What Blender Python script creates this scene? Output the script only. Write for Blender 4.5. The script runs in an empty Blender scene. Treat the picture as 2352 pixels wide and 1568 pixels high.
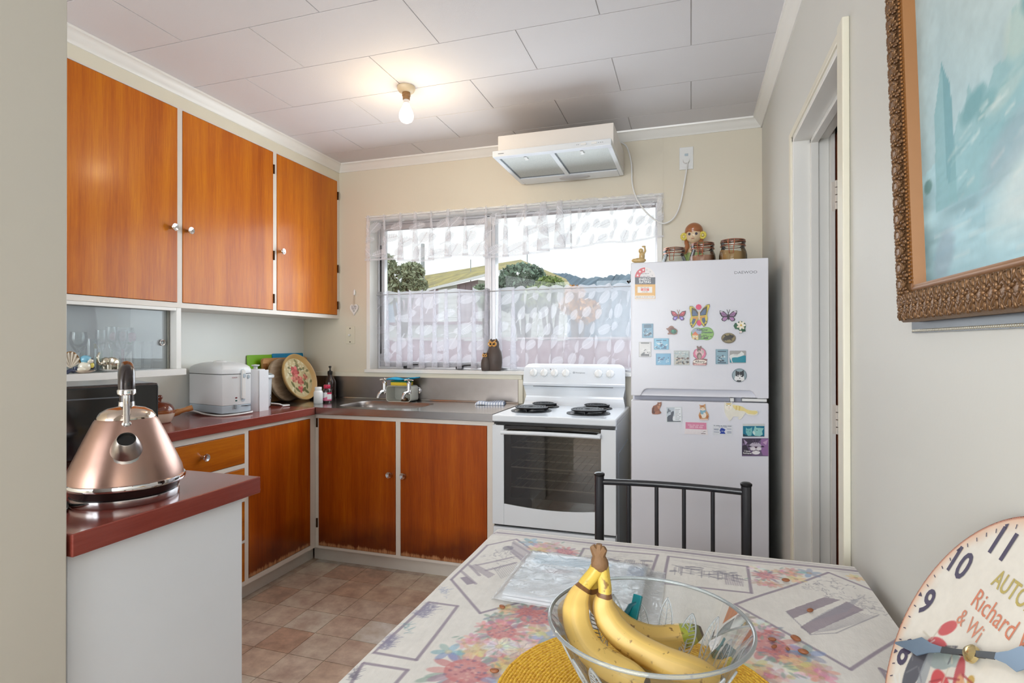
import bpy, bmesh, math, random
import numpy as np
from mathutils import Vector, Matrix

sc = bpy.context.scene
col = sc.collection
random.seed(7)
rng = np.random.default_rng(11)
PI = math.pi

# ------------------------------------------------------------------ camera
W, H = 2352, 1568
FPX = 1289.15
YAW, PITCH, ROLL = [math.radians(a) for a in (17.6886, 0.1834, -0.0724)]
EYE = Vector((0, 0, 1.21))
_F = Vector((-math.sin(YAW), math.cos(YAW), 0)); _R = Vector((math.cos(YAW), math.sin(YAW), 0)); _U = Vector((0, 0, 1))
CF = _F * math.cos(PITCH) + _U * math.sin(PITCH)
_U2 = _U * math.cos(PITCH) - _F * math.sin(PITCH)
CR = _R * math.cos(ROLL) + _U2 * math.sin(ROLL)
CU = _U2 * math.cos(ROLL) - _R * math.sin(ROLL)
cam_data = bpy.data.cameras.new('camera')
cam_data.sensor_width = 36.0
cam_data.lens = FPX * 36.0 / W
cam_data.clip_start = 0.02
cam_data.clip_end = 2000
cam = bpy.data.objects.new('camera', cam_data)
col.objects.link(cam)
cam.matrix_world = Matrix(((CR.x, CU.x, -CF.x, EYE.x), (CR.y, CU.y, -CF.y, EYE.y), (CR.z, CU.z, -CF.z, EYE.z), (0, 0, 0, 1)))
sc.camera = cam

# ------------------------------------------------------------------ light
world = bpy.data.worlds.new('overcast_sky'); sc.world = world
world.use_nodes = True
_bg = world.node_tree.nodes['Background']
_bg.inputs[0].default_value = (0.95, 0.975, 1.0, 1); _bg.inputs[1].default_value = 1.16
sc.view_settings.view_transform = 'Standard'
sc.view_settings.look = 'None'
sc.view_settings.exposure = 0.1
sc.view_settings.gamma = 1.0
sc.view_settings.use_curve_mapping = False
sc.cycles.use_denoising = True
sc.cycles.max_bounces = 6
sc.cycles.diffuse_bounces = 3
sc.cycles.glossy_bounces = 3
sc.cycles.transmission_bounces = 4
sc.cycles.use_adaptive_sampling = True
sc.cycles.adaptive_threshold = 0.07
sc.cycles.adaptive_min_samples = 16
sc.cycles.transparent_max_bounces = 12
sc.cycles.sample_clamp_indirect = 6.0
sc.cycles.caustics_reflective = False
sc.cycles.caustics_refractive = False

# warm lamp hanging in the dining room behind the camera, mirrored in the fridge door
_dl = bpy.data.lights.new('dining_lamp', 'POINT'); _dl.energy = 2.5; _dl.color = (1.0, 0.8, 0.55); _dl.shadow_soft_size = 0.06
_do = bpy.data.objects.new('dining_lamp', _dl); col.objects.link(_do); _do.location = (0.25, -0.9, 1.67)

def area_light(name, loc, target, sx, sy, power, color=(1, 1, 1)):
    l = bpy.data.lights.new(name, 'AREA'); l.shape = 'RECTANGLE'; l.size = sx; l.size_y = sy
    l.energy = power; l.color = color
    o = bpy.data.objects.new(name, l); col.objects.link(o); o.location = loc
    d = Vector(target) - Vector(loc); o.rotation_euler = d.to_track_quat('-Z', 'Y').to_euler()
    return o
# daylight that comes in through the dining room's window behind the camera
area_light('daylight_dining_window', (-0.95, -2.52, 1.45), (-0.75, 3.0, 1.15), 2.3, 1.5, 98, (0.90, 0.955, 1.0))
area_light('side_fill', (-2.36, -1.3, 1.5), (0.3, -0.4, 1.3), 1.8, 1.3, 34, (0.90, 0.955, 1.0))  # unseen fill lamp added on the left; that wall has no window
# daylight entering the kitchen window, on the room side of its curtains
area_light('daylight_kitchen_window', (-1.05, 2.995, 1.53), (-1.15, 0.0, 1.1), 1.7, 0.86, 14, (0.84, 0.93, 1.0))

area_light('curtain_fill', (-1.05, 3.34, 1.38), (-1.05, 0.0, 1.3), 1.75, 0.66, 5.5, (0.9, 0.95, 1.0))  # lamp added just outside the glass to brighten the lower curtain

# ------------------------------------------------------------------ helpers
def lin(c):
    c = c / 255.0
    return c / 12.92 if c <= 0.04045 else ((c + 0.055) / 1.055) ** 2.4
def C(r, g, b): return (lin(r), lin(g), lin(b), 1.0)
def lin3(a):
    a = np.asarray(a, float) / 255.0
    return np.where(a <= 0.04045, a / 12.92, ((a + 0.055) / 1.055) ** 2.4)
def ray(px, py): return CF + CR * ((px - W / 2) / FPX) + CU * ((H / 2 - py) / FPX)
def at(px, py, ax, val):
    d = ray(px, py); i = 'xyz'.index(ax); t = (val - EYE[i]) / d[i]; return EYE + d * t
def along(px, depth, z):
    d = CF + CR * ((px - W / 2) / FPX); p = EYE + d * depth; return Vector((p.x, p.y, z))
def hit(px, py, p0, n):
    d = ray(px, py); t = (Vector(p0) - EYE).dot(n) / d.dot(n); return EYE + d * t

class MB:
    """collects faces; build() links them as one mesh object"""
    def __init__(s): s.v = []; s.f = []; s.c = []; s.col = None
    def add(s, vs, fs):
        o = len(s.v); s.v += [tuple(p) for p in vs]; s.f += [tuple(i + o for i in f) for f in fs]
        s.c += [s.col] * len(fs); return s
    def box(s, a, b):
        x0, y0, z0 = a; x1, y1, z1 = b
        if x0 > x1: x0, x1 = x1, x0
        if y0 > y1: y0, y1 = y1, y0
        if z0 > z1: z0, z1 = z1, z0
        return s.add([(x0,y0,z0),(x1,y0,z0),(x1,y1,z0),(x0,y1,z0),(x0,y0,z1),(x1,y0,z1),(x1,y1,z1),(x0,y1,z1)],
                     [(0,3,2,1),(4,5,6,7),(0,1,5,4),(1,2,6,5),(2,3,7,6),(3,0,4,7)])
    def lathe(s, prof, n=32, c=(0,0,0), M=None, sx=1.0, sy=1.0):
        vs = []; fs = []
        idx = []
        for r, z in prof:
            if r < 1e-6:
                idx.append([len(vs)]); vs.append((0, 0, z))
            else:
                idx.append(list(range(len(vs), len(vs) + n)))
                vs += [(r * math.cos(2*PI*k/n) * sx, r * math.sin(2*PI*k/n) * sy, z) for k in range(n)]
        for a, b in zip(idx, idx[1:]):
            if len(a) == 1 and len(b) == 1: continue
            for k in range(n):
                k2 = (k + 1) % n
                if len(a) == 1: fs.append((a[0], b[k2], b[k]))
                elif len(b) == 1: fs.append((a[k], a[k2], b[0]))
                else: fs.append((a[k], a[k2], b[k2], b[k]))
        vs = [Vector(p) for p in vs]
        if M is not None: vs = [M @ p for p in vs]
        c = Vector(c)
        return s.add([p + c for p in vs], fs)
    def cyl(s, p0, p1, r0, r1=None, n=20):
        r1 = r0 if r1 is None else r1
        p0 = Vector(p0); p1 = Vector(p1); d = p1 - p0; L = d.length
        M = d.to_track_quat('Z', 'Y').to_matrix()
        return s.lathe([(0, 0), (r0, 0), (r1, L), (0, L)], n, p0, M)
    def tube(s, pts, r, n=10, closed=False, caps=True, flat=1.0):
        pts = [Vector(p) for p in pts]; m = len(pts)
        rs = r if isinstance(r, (list, tuple)) else [r] * m
        prev = None; vs = []; fs = []
        for i, p in enumerate(pts):
            if closed: t = pts[(i+1) % m] - pts[i-1]
            else: t = pts[min(i+1, m-1)] - pts[max(i-1, 0)]
            t.normalize()
            if prev is None:
                a = Vector((0,0,1)) if abs(t.z) < 0.9 else Vector((1,0,0))
                u = t.cross(a).normalized()
            else:
                u = (prev - t * prev.dot(t)).normalized()
            prev = u; w = t.cross(u)
            vs += [p + (u * math.cos(2*PI*k/n) + w * math.sin(2*PI*k/n) * flat) * rs[i] for k in range(n)]
        for i in range(m if closed else m - 1):
            j = (i + 1) % m
            for k in range(n):
                k2 = (k+1) % n
                fs.append((i*n+k, i*n+k2, j*n+k2, j*n+k))
        if caps and not closed:
            fs.append(tuple(range(n-1, -1, -1))); fs.append(tuple((m-1)*n + k for k in range(n)))
        return s.add(vs, fs)
    def prism(s, poly, z0, z1, M=None):
        n = len(poly); M = M or Matrix.Identity(4)
        vs = [M @ Vector((x, y, z0)) for x, y in poly] + [M @ Vector((x, y, z1)) for x, y in poly]
        fs = [tuple(range(n-1, -1, -1)), tuple(range(n, 2*n))] + [(i, (i+1) % n, n + (i+1) % n, n + i) for i in range(n)]
        return s.add(vs, fs)
    def flat(s, poly, z, M=None):
        M = M or Matrix.Identity(4)
        return s.add([M @ Vector((x, y, z)) for x, y in poly], [tuple(range(len(poly)))])
    def sphere(s, c, r, n=16, m=10, M=None):
        rx, ry, rz = r if isinstance(r, (tuple, list)) else (r, r, r)
        prof = [(math.sin(PI*i/m), -math.cos(PI*i/m)) for i in range(m+1)]
        prof[0] = (0, -1); prof[-1] = (0, 1)
        S = Matrix.Diagonal((rx, ry, rz)).to_4x4()
        if M is not None: S = M.to_4x4() @ S
        return s.lathe(prof, n, c, S)
    def grid(s, fn, nu, nv):
        vs = [fn(i / nu, j / nv) for j in range(nv+1) for i in range(nu+1)]
        fs = [(j*(nu+1)+i, j*(nu+1)+i+1, (j+1)*(nu+1)+i+1, (j+1)*(nu+1)+i) for j in range(nv) for i in range(nu)]
        return s.add(vs, fs)
    def xf(s, M, start=0):
        s.v = s.v[:start] + [tuple(M @ Vector(p)) for p in s.v[start:]]; return s
    def mesh(s, name, smooth=None):
        me = bpy.data.meshes.new(name); me.from_pydata(s.v, [], s.f); me.update()
        if any(c is not None for c in s.c):
            ca = me.color_attributes.new('Col', 'FLOAT_COLOR', 'CORNER')
            arr = np.ones((len(me.loops), 4), np.float32)
            for p, c in zip(me.polygons, s.c):
                if c is not None: arr[p.loop_start:p.loop_start + p.loop_total, :3] = lin3(c)
            ca.data.foreach_set('color', arr.ravel())
        if smooth is not None:
            me.polygons.foreach_set('use_smooth', [True] * len(me.polygons))
            me.set_sharp_from_angle(angle=math.radians(smooth))
        return me
    def build(s, name, mat, parent=None, smooth=None, bevel=0, seg=2, loc=None, rz=0):
        o = bpy.data.objects.new(name, s.mesh(name, smooth)); col.objects.link(o)
        if mat is not None: o.data.materials.append(mat)
        if parent is not None: o.parent = parent
        if loc is not None: o.location = loc
        if rz: o.rotation_euler = (0, 0, rz)
        if bevel:
            m = o.modifiers.new('bevel', 'BEVEL'); m.width = bevel; m.segments = seg; m.limit_method = 'ANGLE'; m.angle_limit = math.radians(35)
            if smooth is None:
                o.data.polygons.foreach_set('use_smooth', [True] * len(o.data.polygons))
                m.harden_normals = True
        return o

def tag(o, label, cat, group=None):
    o['label'] = label; o['category'] = cat
    if group: o['group'] = group
    return o
def thing(name, label, cat, loc=(0,0,0), rz=0, group=None):
    o = bpy.data.objects.new(name, None); col.objects.link(o); o.empty_display_size = 0.05
    o.location = loc; o.rotation_euler = (0, 0, rz); return tag(o, label, cat, group)
def struct(o): o['kind'] = 'structure'; return o
def copy_tree(o, parent=None):
    c = o.copy(); col.objects.link(c)
    if parent is not None: c.parent = parent
    for ch in list(o.children): copy_tree(ch, c)
    return c

_txt = {}
def text_polys(s, bold=0.0):
    """glyph outlines as flat triangles, height of a capital = 1, origin at the left baseline"""
    key = (s, bold)
    if key in _txt: return _txt[key]
    cu = bpy.data.curves.new('t', 'FONT'); cu.body = s; cu.size = 1.0; cu.resolution_u = 3; cu.offset = bold
    cu.fill_mode = 'FRONT'
    ob = bpy.data.objects.new('t', cu)
    me = ob.to_mesh()
    V = np.array([tuple(v.co)[:2] for v in me.vertices]) if len(me.vertices) else np.zeros((0, 2))
    Fs = [tuple(p.vertices) for p in me.polygons]
    ob.to_mesh_clear(); bpy.data.objects.remove(ob); bpy.data.curves.remove(cu)
    if len(V): V = (V - [V[:, 0].min(), 0]) / 0.729
    _txt[key] = (V, Fs); return _txt[key]
def put_text(mb, s, x, y, size, z, color=None, M=None, width=None, center=False, bold=0.0, slant=0.0):
    if s.startswith('~'):      # print too small to read: a line of word-long strokes
        qq = random.Random(len(_txt) + int(abs(x + y) * 9973)); width = width or size * 5.0; nw = max(1, int(width / size / 3.2)); ws = [qq.choice((2, 3, 4, 5)) for k in range(nw)]
        V = []; Fs = []; cx = 0.0
        for w in ws:
            o = len(V); V += [(cx, 0), (cx + w, 0), (cx + w, 0.55), (cx, 0.55)]; Fs.append((o, o + 1, o + 2, o + 3)); cx += w + 0.8
        V = np.array(V)
    else:
        V, Fs = text_polys(s, bold)
    if not len(V): return
    w = V[:, 0].max(); sx = size
    if width: sx = width / w
    ox = x - (w * sx / 2 if center else 0)
    M = M or Matrix.Identity(4)
    mb.col = color
    mb.add([M @ Vector((ox + a * sx + slant * b * size, y + b * size, z)) for a, b in V], Fs)

# ------------------------------------------------------------------ materials
def nodes(name):
    m = bpy.data.materials.new(name); m.use_nodes = True
    nt = m.node_tree; return m, nt, nt.nodes['Principled BSDF']
def N(nt, t, **kw):
    n = nt.nodes.new(t)
    for k, v in kw.items(): setattr(n, k, v)
    return n
def plain(name, c, rough=0.5, metal=0.0, coat=0.0, var=0.04, scale=6.0, bump=0.0, bscale=80.0, spec=None, trans=0.0, sss=0.0, ior=None):
    """plain painted / moulded surface with a faint procedural unevenness"""
    m, nt, b = nodes(name)
    b.inputs['Roughness'].default_value = rough; b.inputs['Metallic'].default_value = metal
    b.inputs['Coat Weight'].default_value = coat; b.inputs['Coat Roughness'].default_value = 0.08
    if spec is not None: b.inputs['Specular IOR Level'].default_value = spec
    if trans: b.inputs['Transmission Weight'].default_value = trans
    if ior: b.inputs['IOR'].default_value = ior
    if sss: b.inputs['Subsurface Weight'].default_value = sss; b.inputs['Subsurface Radius'].default_value = (0.01, 0.006, 0.004)
    tc = N(nt, 'ShaderNodeTexCoord'); no = N(nt, 'ShaderNodeTexNoise'); no.inputs['Scale'].default_value = scale; no.inputs['Detail'].default_value = 5
    nt.links.new(tc.outputs['Object'], no.inputs['Vector'])
    mx = N(nt, 'ShaderNodeMix', data_type='RGBA')
    mx.inputs['A'].default_value = tuple(max(0, x * (1 - var)) for x in c[:3]) + (1,)
    mx.inputs['B'].default_value = tuple(min(1, x * (1 + var)) for x in c[:3]) + (1,)
    nt.links.new(no.outputs['Fac'], mx.inputs['Factor']); nt.links.new(mx.outputs['Result'], b.inputs['Base Color'])
    if bump:
        n2 = N(nt, 'ShaderNodeTexNoise'); n2.inputs['Scale'].default_value = bscale; n2.inputs['Detail'].default_value = 3
        nt.links.new(tc.outputs['Object'], n2.inputs['Vector'])
        bp = N(nt, 'ShaderNodeBump'); bp.inputs['Strength'].default_value = bump; bp.inputs['Distance'].default_value = 0.002
        nt.links.new(n2.outputs['Fac'], bp.inputs['Height']); nt.links.new(bp.outputs['Normal'], b.inputs['Normal'])
    return m
def wood(name, c0, c1, c2, rough=0.28, coat=0.35, sc_=(16, 16, 0.9), wear=None, bands=1.0):
    """straight-grained veneer: stretched noise for the grain, broad bands across the board"""
    m, nt, b = nodes(name)
    tc = N(nt, 'ShaderNodeTexCoord'); mp = N(nt, 'ShaderNodeMapping'); mp.inputs['Scale'].default_value = sc_
    oi = N(nt, 'ShaderNodeObjectInfo'); ad = N(nt, 'ShaderNodeVectorMath', operation='ADD')
    cb = N(nt, 'ShaderNodeCombineXYZ'); ml = N(nt, 'ShaderNodeMath', operation='MULTIPLY'); ml.inputs[1].default_value = 37.0
    nt.links.new(oi.outputs['Random'], ml.inputs[0])
    for k in range(3): nt.links.new(ml.outputs[0], cb.inputs[k])
    nt.links.new(tc.outputs['Object'], mp.inputs['Vector']); nt.links.new(mp.outputs['Vector'], ad.inputs[0]); nt.links.new(cb.outputs[0], ad.inputs[1])
    a = N(nt, 'ShaderNodeTexNoise'); a.inputs['Scale'].default_value = 1.1; a.inputs['Detail'].default_value = 3
    f = N(nt, 'ShaderNodeTexNoise'); f.inputs['Scale'].default_value = 9.0; f.inputs['Detail'].default_value = 6; f.inputs['Roughness'].default_value = 0.7
    nt.links.new(ad.outputs[0], a.inputs['Vector']); nt.links.new(ad.outputs[0], f.inputs['Vector'])
    mm = N(nt, 'ShaderNodeMix', data_type='FLOAT'); mm.inputs['Factor'].default_value = 0.42
    nt.links.new(a.outputs['Fac'], mm.inputs['A']); nt.links.new(f.outputs['Fac'], mm.inputs['B'])
    cr = N(nt, 'ShaderNodeValToRGB'); e = cr.color_ramp.elements
    e[0].position = 0.5 - 0.2 * bands; e[0].color = c0; e[1].position = 0.5 + 0.2 * bands; e[1].color = c2
    k = e.new(0.5); k.color = c1
    nt.links.new(mm.outputs['Result'], cr.inputs['Fac'])
    out = cr.outputs['Color']
    if wear:   # scuffed veneer towards the bottom edge: bare fibres in ragged patches
        zlo, wc = wear
        sp = N(nt, 'ShaderNodeSeparateXYZ'); nt.links.new(tc.outputs['Object'], sp.inputs[0])
        w = N(nt, 'ShaderNodeTexNoise'); w.inputs['Scale'].default_value = 5.0; w.inputs['Detail'].default_value = 8; w.inputs['Roughness'].default_value = 0.75
        mp2 = N(nt, 'ShaderNodeMapping'); mp2.inputs['Scale'].default_value = (9, 9, 1.6)
        nt.links.new(tc.outputs['Object'], mp2.inputs['Vector']); nt.links.new(mp2.outputs['Vector'], w.inputs['Vector'])
        mr = N(nt, 'ShaderNodeMapRange'); mr.inputs['From Min'].default_value = zlo + 0.07; mr.inputs['From Max'].default_value = zlo
        nt.links.new(sp.outputs['Z'], mr.inputs['Value'])
        s1 = N(nt, 'ShaderNodeMath', operation='ADD'); nt.links.new(w.outputs['Fac'], s1.inputs[0]); nt.links.new(mr.outputs['Result'], s1.inputs[1])
        th = N(nt, 'ShaderNodeMapRange'); th.inputs['From Min'].default_value = 1.36; th.inputs['From Max'].default_value = 1.55
        nt.links.new(s1.outputs[0], th.inputs['Value'])
        m3 = N(nt, 'ShaderNodeMapRange'); m3.inputs['From Min'].default_value = zlo + 0.26; m3.inputs['From Max'].default_value = zlo
        nt.links.new(sp.outputs['Z'], m3.inputs['Value'])     # ragged water stain above the kick
        w2 = N(nt, 'ShaderNodeTexNoise'); w2.inputs['Scale'].default_value = 5.0; w2.inputs['Detail'].default_value = 3; nt.links.new(tc.outputs['Object'], w2.inputs['Vector'])
        s3 = N(nt, 'ShaderNodeMath', operation='ADD'); nt.links.new(w2.outputs['Fac'], s3.inputs[0]); nt.links.new(m3.outputs['Result'], s3.inputs[1])
        t3 = N(nt, 'ShaderNodeMapRange'); t3.inputs['From Min'].default_value = 0.85; t3.inputs['From Max'].default_value = 1.45; t3.inputs['To Max'].default_value = 0.75; nt.links.new(s3.outputs[0], t3.inputs['Value'])
        mst = N(nt, 'ShaderNodeMix', data_type='RGBA'); mst.inputs['B'].default_value = C(74, 24, 10); nt.links.new(out, mst.inputs['A']); nt.links.new(t3.outputs['Result'], mst.inputs['Factor']); out = mst.outputs['Result']
        mx = N(nt, 'ShaderNodeMix', data_type='RGBA'); mx.inputs['B'].default_value = wc
        nt.links.new(out, mx.inputs['A']); nt.links.new(th.outputs['Result'], mx.inputs['Factor']); out = mx.outputs['Result']
    nt.links.new(out, b.inputs['Base Color'])
    b.inputs['Roughness'].default_value = rough; b.inputs['Coat Weight'].default_value = coat; b.inputs['Coat Roughness'].default_value = 0.16; b.inputs['Specular IOR Level'].default_value = 0.32
    return m
def thin_glass(name, tint=(0.97, 0.985, 0.98, 1), refl=0.5, rough=0.0, haze=0.0):
    """sheet glass: lets light straight through, mirrors by angle, optionally a pale haze mixed in"""
    m, nt, b = nodes(name); nt.nodes.remove(b)
    out = nt.nodes['Material Output']
    tr = N(nt, 'ShaderNodeBsdfTransparent'); tr.inputs[0].default_value = tint
    gl = N(nt, 'ShaderNodeBsdfGlossy'); gl.inputs['Roughness'].default_value = rough
    fr = N(nt, 'ShaderNodeFresnel'); fr.inputs['IOR'].default_value = 1.45
    ml = N(nt, 'ShaderNodeMath', operation='MULTIPLY'); ml.inputs[1].default_value = refl
    nt.links.new(fr.outputs[0], ml.inputs[0])
    mx = N(nt, 'ShaderNodeMixShader'); nt.links.new(ml.outputs[0], mx.inputs[0]); nt.links.new(tr.outputs[0], mx.inputs[1]); nt.links.new(gl.outputs[0], mx.inputs[2])
    last = mx.outputs[0]
    if haze:
        df = N(nt, 'ShaderNodeBsdfDiffuse'); df.inputs[0].default_value = (0.85, 0.9, 0.93, 1)
        m2 = N(nt, 'ShaderNodeMixShader'); m2.inputs[0].default_value = haze
        nt.links.new(last, m2.inputs[1]); nt.links.new(df.outputs[0], m2.inputs[2]); last = m2.outputs[0]
    nt.links.new(last, out.inputs[0]); return m
def printed(name, rough=0.4, coat=0.0, weave=0.0):
    """flat print: the drawing's inks are stored on the mesh as a colour attribute"""
    m, nt, b = nodes(name)
    a = N(nt, 'ShaderNodeAttribute'); a.attribute_name = 'Col'
    tc = N(nt, 'ShaderNodeTexCoord'); no = N(nt, 'ShaderNodeTexNoise'); no.inputs['Scale'].default_value = 90; no.inputs['Detail'].default_value = 4
    nt.links.new(tc.outputs['Object'], no.inputs['Vector'])
    mr = N(nt, 'ShaderNodeMapRange'); mr.inputs['To Min'].default_value = 0.93; mr.inputs['To Max'].default_value = 1.07
    nt.links.new(no.outputs['Fac'], mr.inputs['Value'])
    vm = N(nt, 'ShaderNodeVectorMath', operation='SCALE'); nt.links.new(a.outputs['Color'], vm.inputs[0]); nt.links.new(mr.outputs['Result'], vm.inputs['Scale'])
    nt.links.new(vm.outputs[0], b.inputs['Base Color'])
    b.inputs['Roughness'].default_value = rough; b.inputs['Coat Weight'].default_value = coat; b.inputs['Coat Roughness'].default_value = 0.1
    if weave:
        wv = N(nt, 'ShaderNodeTexNoise'); wv.inputs['Scale'].default_value = 420
        mp = N(nt, 'ShaderNodeMapping'); mp.inputs['Scale'].default_value = (1, 0.35, 1)
        nt.links.new(tc.outputs['Object'], mp.inputs['Vector']); nt.links.new(mp.outputs['Vector'], wv.inputs['Vector'])
        bp = N(nt, 'ShaderNodeBump'); bp.inputs['Strength'].default_value = weave; bp.inputs['Distance'].default_value = 0.001
        nt.links.new(wv.outputs['Fac'], bp.inputs['Height']); nt.links.new(bp.outputs['Normal'], b.inputs['Normal'])
    return m
def glow(name, c, strength):
    m, nt, b = nodes(name)
    b.inputs['Base Color'].default_value = c; b.inputs['Emission Color'].default_value = c; b.inputs['Emission Strength'].default_value = strength
    b.inputs['Roughness'].default_value = 0.3
    return m

M = {}
M['wall'] = plain('cream_wall_paint', C(226, 217, 198), 0.42, var=0.025, scale=3, bump=0.06, bscale=140)
M['wallgrey'] = plain('pale_wall_paint', C(216, 215, 208), 0.5, var=0.03, scale=2.5, bump=0.06, bscale=140)
M['ceil'] = plain('ceiling_paint', C(224, 222, 225), 0.7, var=0.02, scale=4, bump=0.25, bscale=260)
M['joint'] = plain('ceiling_joint_grey', C(200, 195, 193), 0.8)  # grey slab colour seen between the ceiling panels
M['trim'] = plain('white_gloss_trim', C(240, 238, 233), 0.25, var=0.02, scale=9, bump=0.03, bscale=60)
M['trimworn'] = plain('chipped_white_paint', C(232, 224, 214), 0.35, var=0.06, scale=14, bump=0.1, bscale=50)
M['creamtrim'] = plain('cream_gloss_trim', C(233, 227, 208), 0.3, var=0.02)
M['wallnear'] = plain('beige_wall_paint', C(206, 200, 188), 0.5, var=0.03, scale=2.5, bump=0.08, bscale=60)
M['panelwhite'] = plain('white_painted_board', C(236, 239, 244), 0.35, var=0.03, scale=5, bump=0.08, bscale=90)
M['wood_up'] = wood('varnished_rimu_upper', C(166, 78, 4), C(198, 106, 8), C(220, 134, 20), rough=0.3, coat=0.14)
M['wood_low'] = wood('varnished_rimu_lower', C(118, 42, 12), C(152, 66, 18), C(180, 92, 28), wear=(0.10, C(196, 140, 96)))
M['wood_drawer'] = wood('varnished_rimu_drawer', C(150, 72, 6), C(184, 98, 14), C(206, 122, 28), sc_=(16, 0.9, 16))
M['laminate'] = wood('red_brown_laminate', C(120, 48, 40), C(138, 62, 52), C(152, 76, 64), rough=0.16, coat=0.3, sc_=(22, 1.2, 22), bands=1.3)
M['steel'] = plain('brushed_steel', C(196, 192, 188), 0.2, metal=1.0, var=0.05, scale=18, bump=0.03, bscale=220)
M['steelrough'] = plain('worn_steel_basin', C(150, 143, 139), 0.34, metal=1.0, var=0.08, scale=24, bump=0.04, bscale=200)
M['chrome'] = plain('chrome', C(226, 226, 228), 0.06, metal=1.0, var=0.01)
M['brassdark'] = plain('dark_brass_hinge', C(72, 48, 30), 0.4, metal=0.7)
M['enamel'] = plain('white_enamel', C(230, 235, 240), 0.14, var=0.01, coat=0.3)
M['fridge'] = plain('white_fridge_lacquer', C(230, 230, 238), 0.22, var=0.012, bump=0.05, bscale=320)
M['fridgegrey'] = plain('grey_fridge_gasket', C(176, 176, 188), 0.5)
M['black'] = plain('black_plastic', C(20, 20, 22), 0.3, var=0.1)
M['blackgloss'] = plain('black_gloss', C(12, 12, 13), 0.08, var=0.1, coat=0.4)
M['blackiron'] = plain('black_iron', C(24, 24, 26), 0.42, metal=0.3, var=0.15, scale=40)
M['tubeblack'] = plain('black_powder_coat', C(38, 38, 42), 0.28, var=0.1, scale=20, coat=0.2)
M['alu'] = plain('anodised_aluminium', C(196, 196, 200), 0.38, metal=0.75, var=0.03)
M['plastic'] = plain('white_plastic', C(238, 238, 236), 0.3, var=0.01)
M['greyplastic'] = plain('blue_grey_plastic', C(188, 202, 212), 0.35, var=0.02)
M['glass_win'] = thin_glass('window_glass', (0.97, 0.99, 0.985, 1), 0.5)
M['print'] = printed('flat_print', 0.32, 0.25)
M['matteprint'] = printed('matte_print', 0.6)

# ================================================================== the room
XL, XR, YB, ZC = -2.444, 0.348, 3.12, 2.36
XU = -2.165          # front of the wall cupboards
ZB = 0.861           # worktop height
YF = -2.6

fl = MB().box((XL - 0.1, YF - 0.1, -0.06), (1.6, YB + 0.14, -0.003)).build('floor', plain('vinyl_grout', C(186, 168, 150), 0.5))
struct(fl)
def vinyl():
    m, nt, b = nodes('stone_look_vinyl')
    tc = N(nt, 'ShaderNodeTexCoord'); oi = N(nt, 'ShaderNodeObjectInfo')
    cr = N(nt, 'ShaderNodeValToRGB'); e = cr.color_ramp.elements
    e[0].position = 0.0; e[0].color = C(178, 146, 126); e[1].position = 1.0; e[1].color = C(212, 204, 192)
    for p, c in ((0.3, C(206, 184, 166)), (0.55, C(196, 178, 164)), (0.8, C(200, 172, 154))): k = e.new(p); k.color = c
    nt.links.new(oi.outputs['Random'], cr.inputs['Fac'])
    ad = N(nt, 'ShaderNodeVectorMath', operation='ADD'); nt.links.new(tc.outputs['Object'], ad.inputs[0]); nt.links.new(oi.outputs['Location'], ad.inputs[1])
    a = N(nt, 'ShaderNodeTexNoise'); a.inputs['Scale'].default_value = 11; a.inputs['Detail'].default_value = 8; a.inputs['Roughness'].default_value = 0.65
    nt.links.new(ad.outputs[0], a.inputs['Vector'])
    mx = N(nt, 'ShaderNodeMix', data_type='RGBA', blend_type='OVERLAY'); mx.inputs['Factor'].default_value = 0.9
    nt.links.new(cr.outputs['Color'], mx.inputs['A'])
    r2 = N(nt, 'ShaderNodeValToRGB'); r2.color_ramp.elements[0].position = 0.36; r2.color_ramp.elements[0].color = (0.44, 0.42, 0.4, 1)
    r2.color_ramp.elements[1].position = 0.66; r2.color_ramp.elements[1].color = (0.8, 0.79, 0.77, 1)
    nt.links.new(a.outputs['Fac'], r2.inputs['Fac']); nt.links.new(r2.outputs['Color'], mx.inputs['B'])
    nt.links.new(mx.outputs['Result'], b.inputs['Base Color']); b.inputs['Roughness'].default_value = 0.34
    return m
M['vinyl'] = vinyl()
TP = 0.1645
tile_me = MB().box((0.0014, 0.0014, -0.006), (TP - 0.0014, TP - 0.0014, 0.0)).mesh('floor_tile'); tile_me.materials.append(M['vinyl'])
n_t = 0
for i in range(-6, 10):
    for j in range(-8, 7):
        x, y = -1.337 + i * TP, 1.99 + j * TP
        if x < -2.2 or x > 0.18 or y < 0.75 or y > 2.95: continue
        o = bpy.data.objects.new('floor_tile', tile_me); col.objects.link(o); o.parent = fl; o.location = (x, y, 0); n_t += 1

ce = struct(MB().box((XL - 0.1, YF - 0.1, ZC + 0.003), (1.6, YB + 0.14, ZC + 0.1)).build('ceiling', M['joint']))
full = MB().box((0.002, 0.002, 0.0), (0.615 - 0.002, 0.312 - 0.002, 0.006)).mesh('ceiling_panel'); full.materials.append(M['ceil'])
j = 0
for row in range(-13, 5):
    y0 = 1.652 + row * 0.312
    off = -1.842 if row % 2 else -1.532
    for k in range(-2, 6):
        x0 = off + k * 0.615; x1 = x0 + 0.615; a, b = max(x0, XL), min(x1, 1.5)
        c, d = max(y0, YF), min(y0 + 0.312, YB)
        if b - a < 0.03 or d - c < 0.03: continue
        if a == x0 and b == x1 and d == y0 + 0.312 and c == y0:
            o = bpy.data.objects.new('ceiling_panel', full); col.objects.link(o); o.location = (a, c, ZC); o.parent = ce
        else:
            MB().box((a + .002, c + .002, ZC), (b - .002, d - .002, ZC + .006)).build('ceiling_panel', M['ceil'], ce)

struct(MB().box((XL - 0.1, YF - 0.1, 0), (XL, YB + 0.14, ZC)).build('wall_left', M['wall']))
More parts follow.
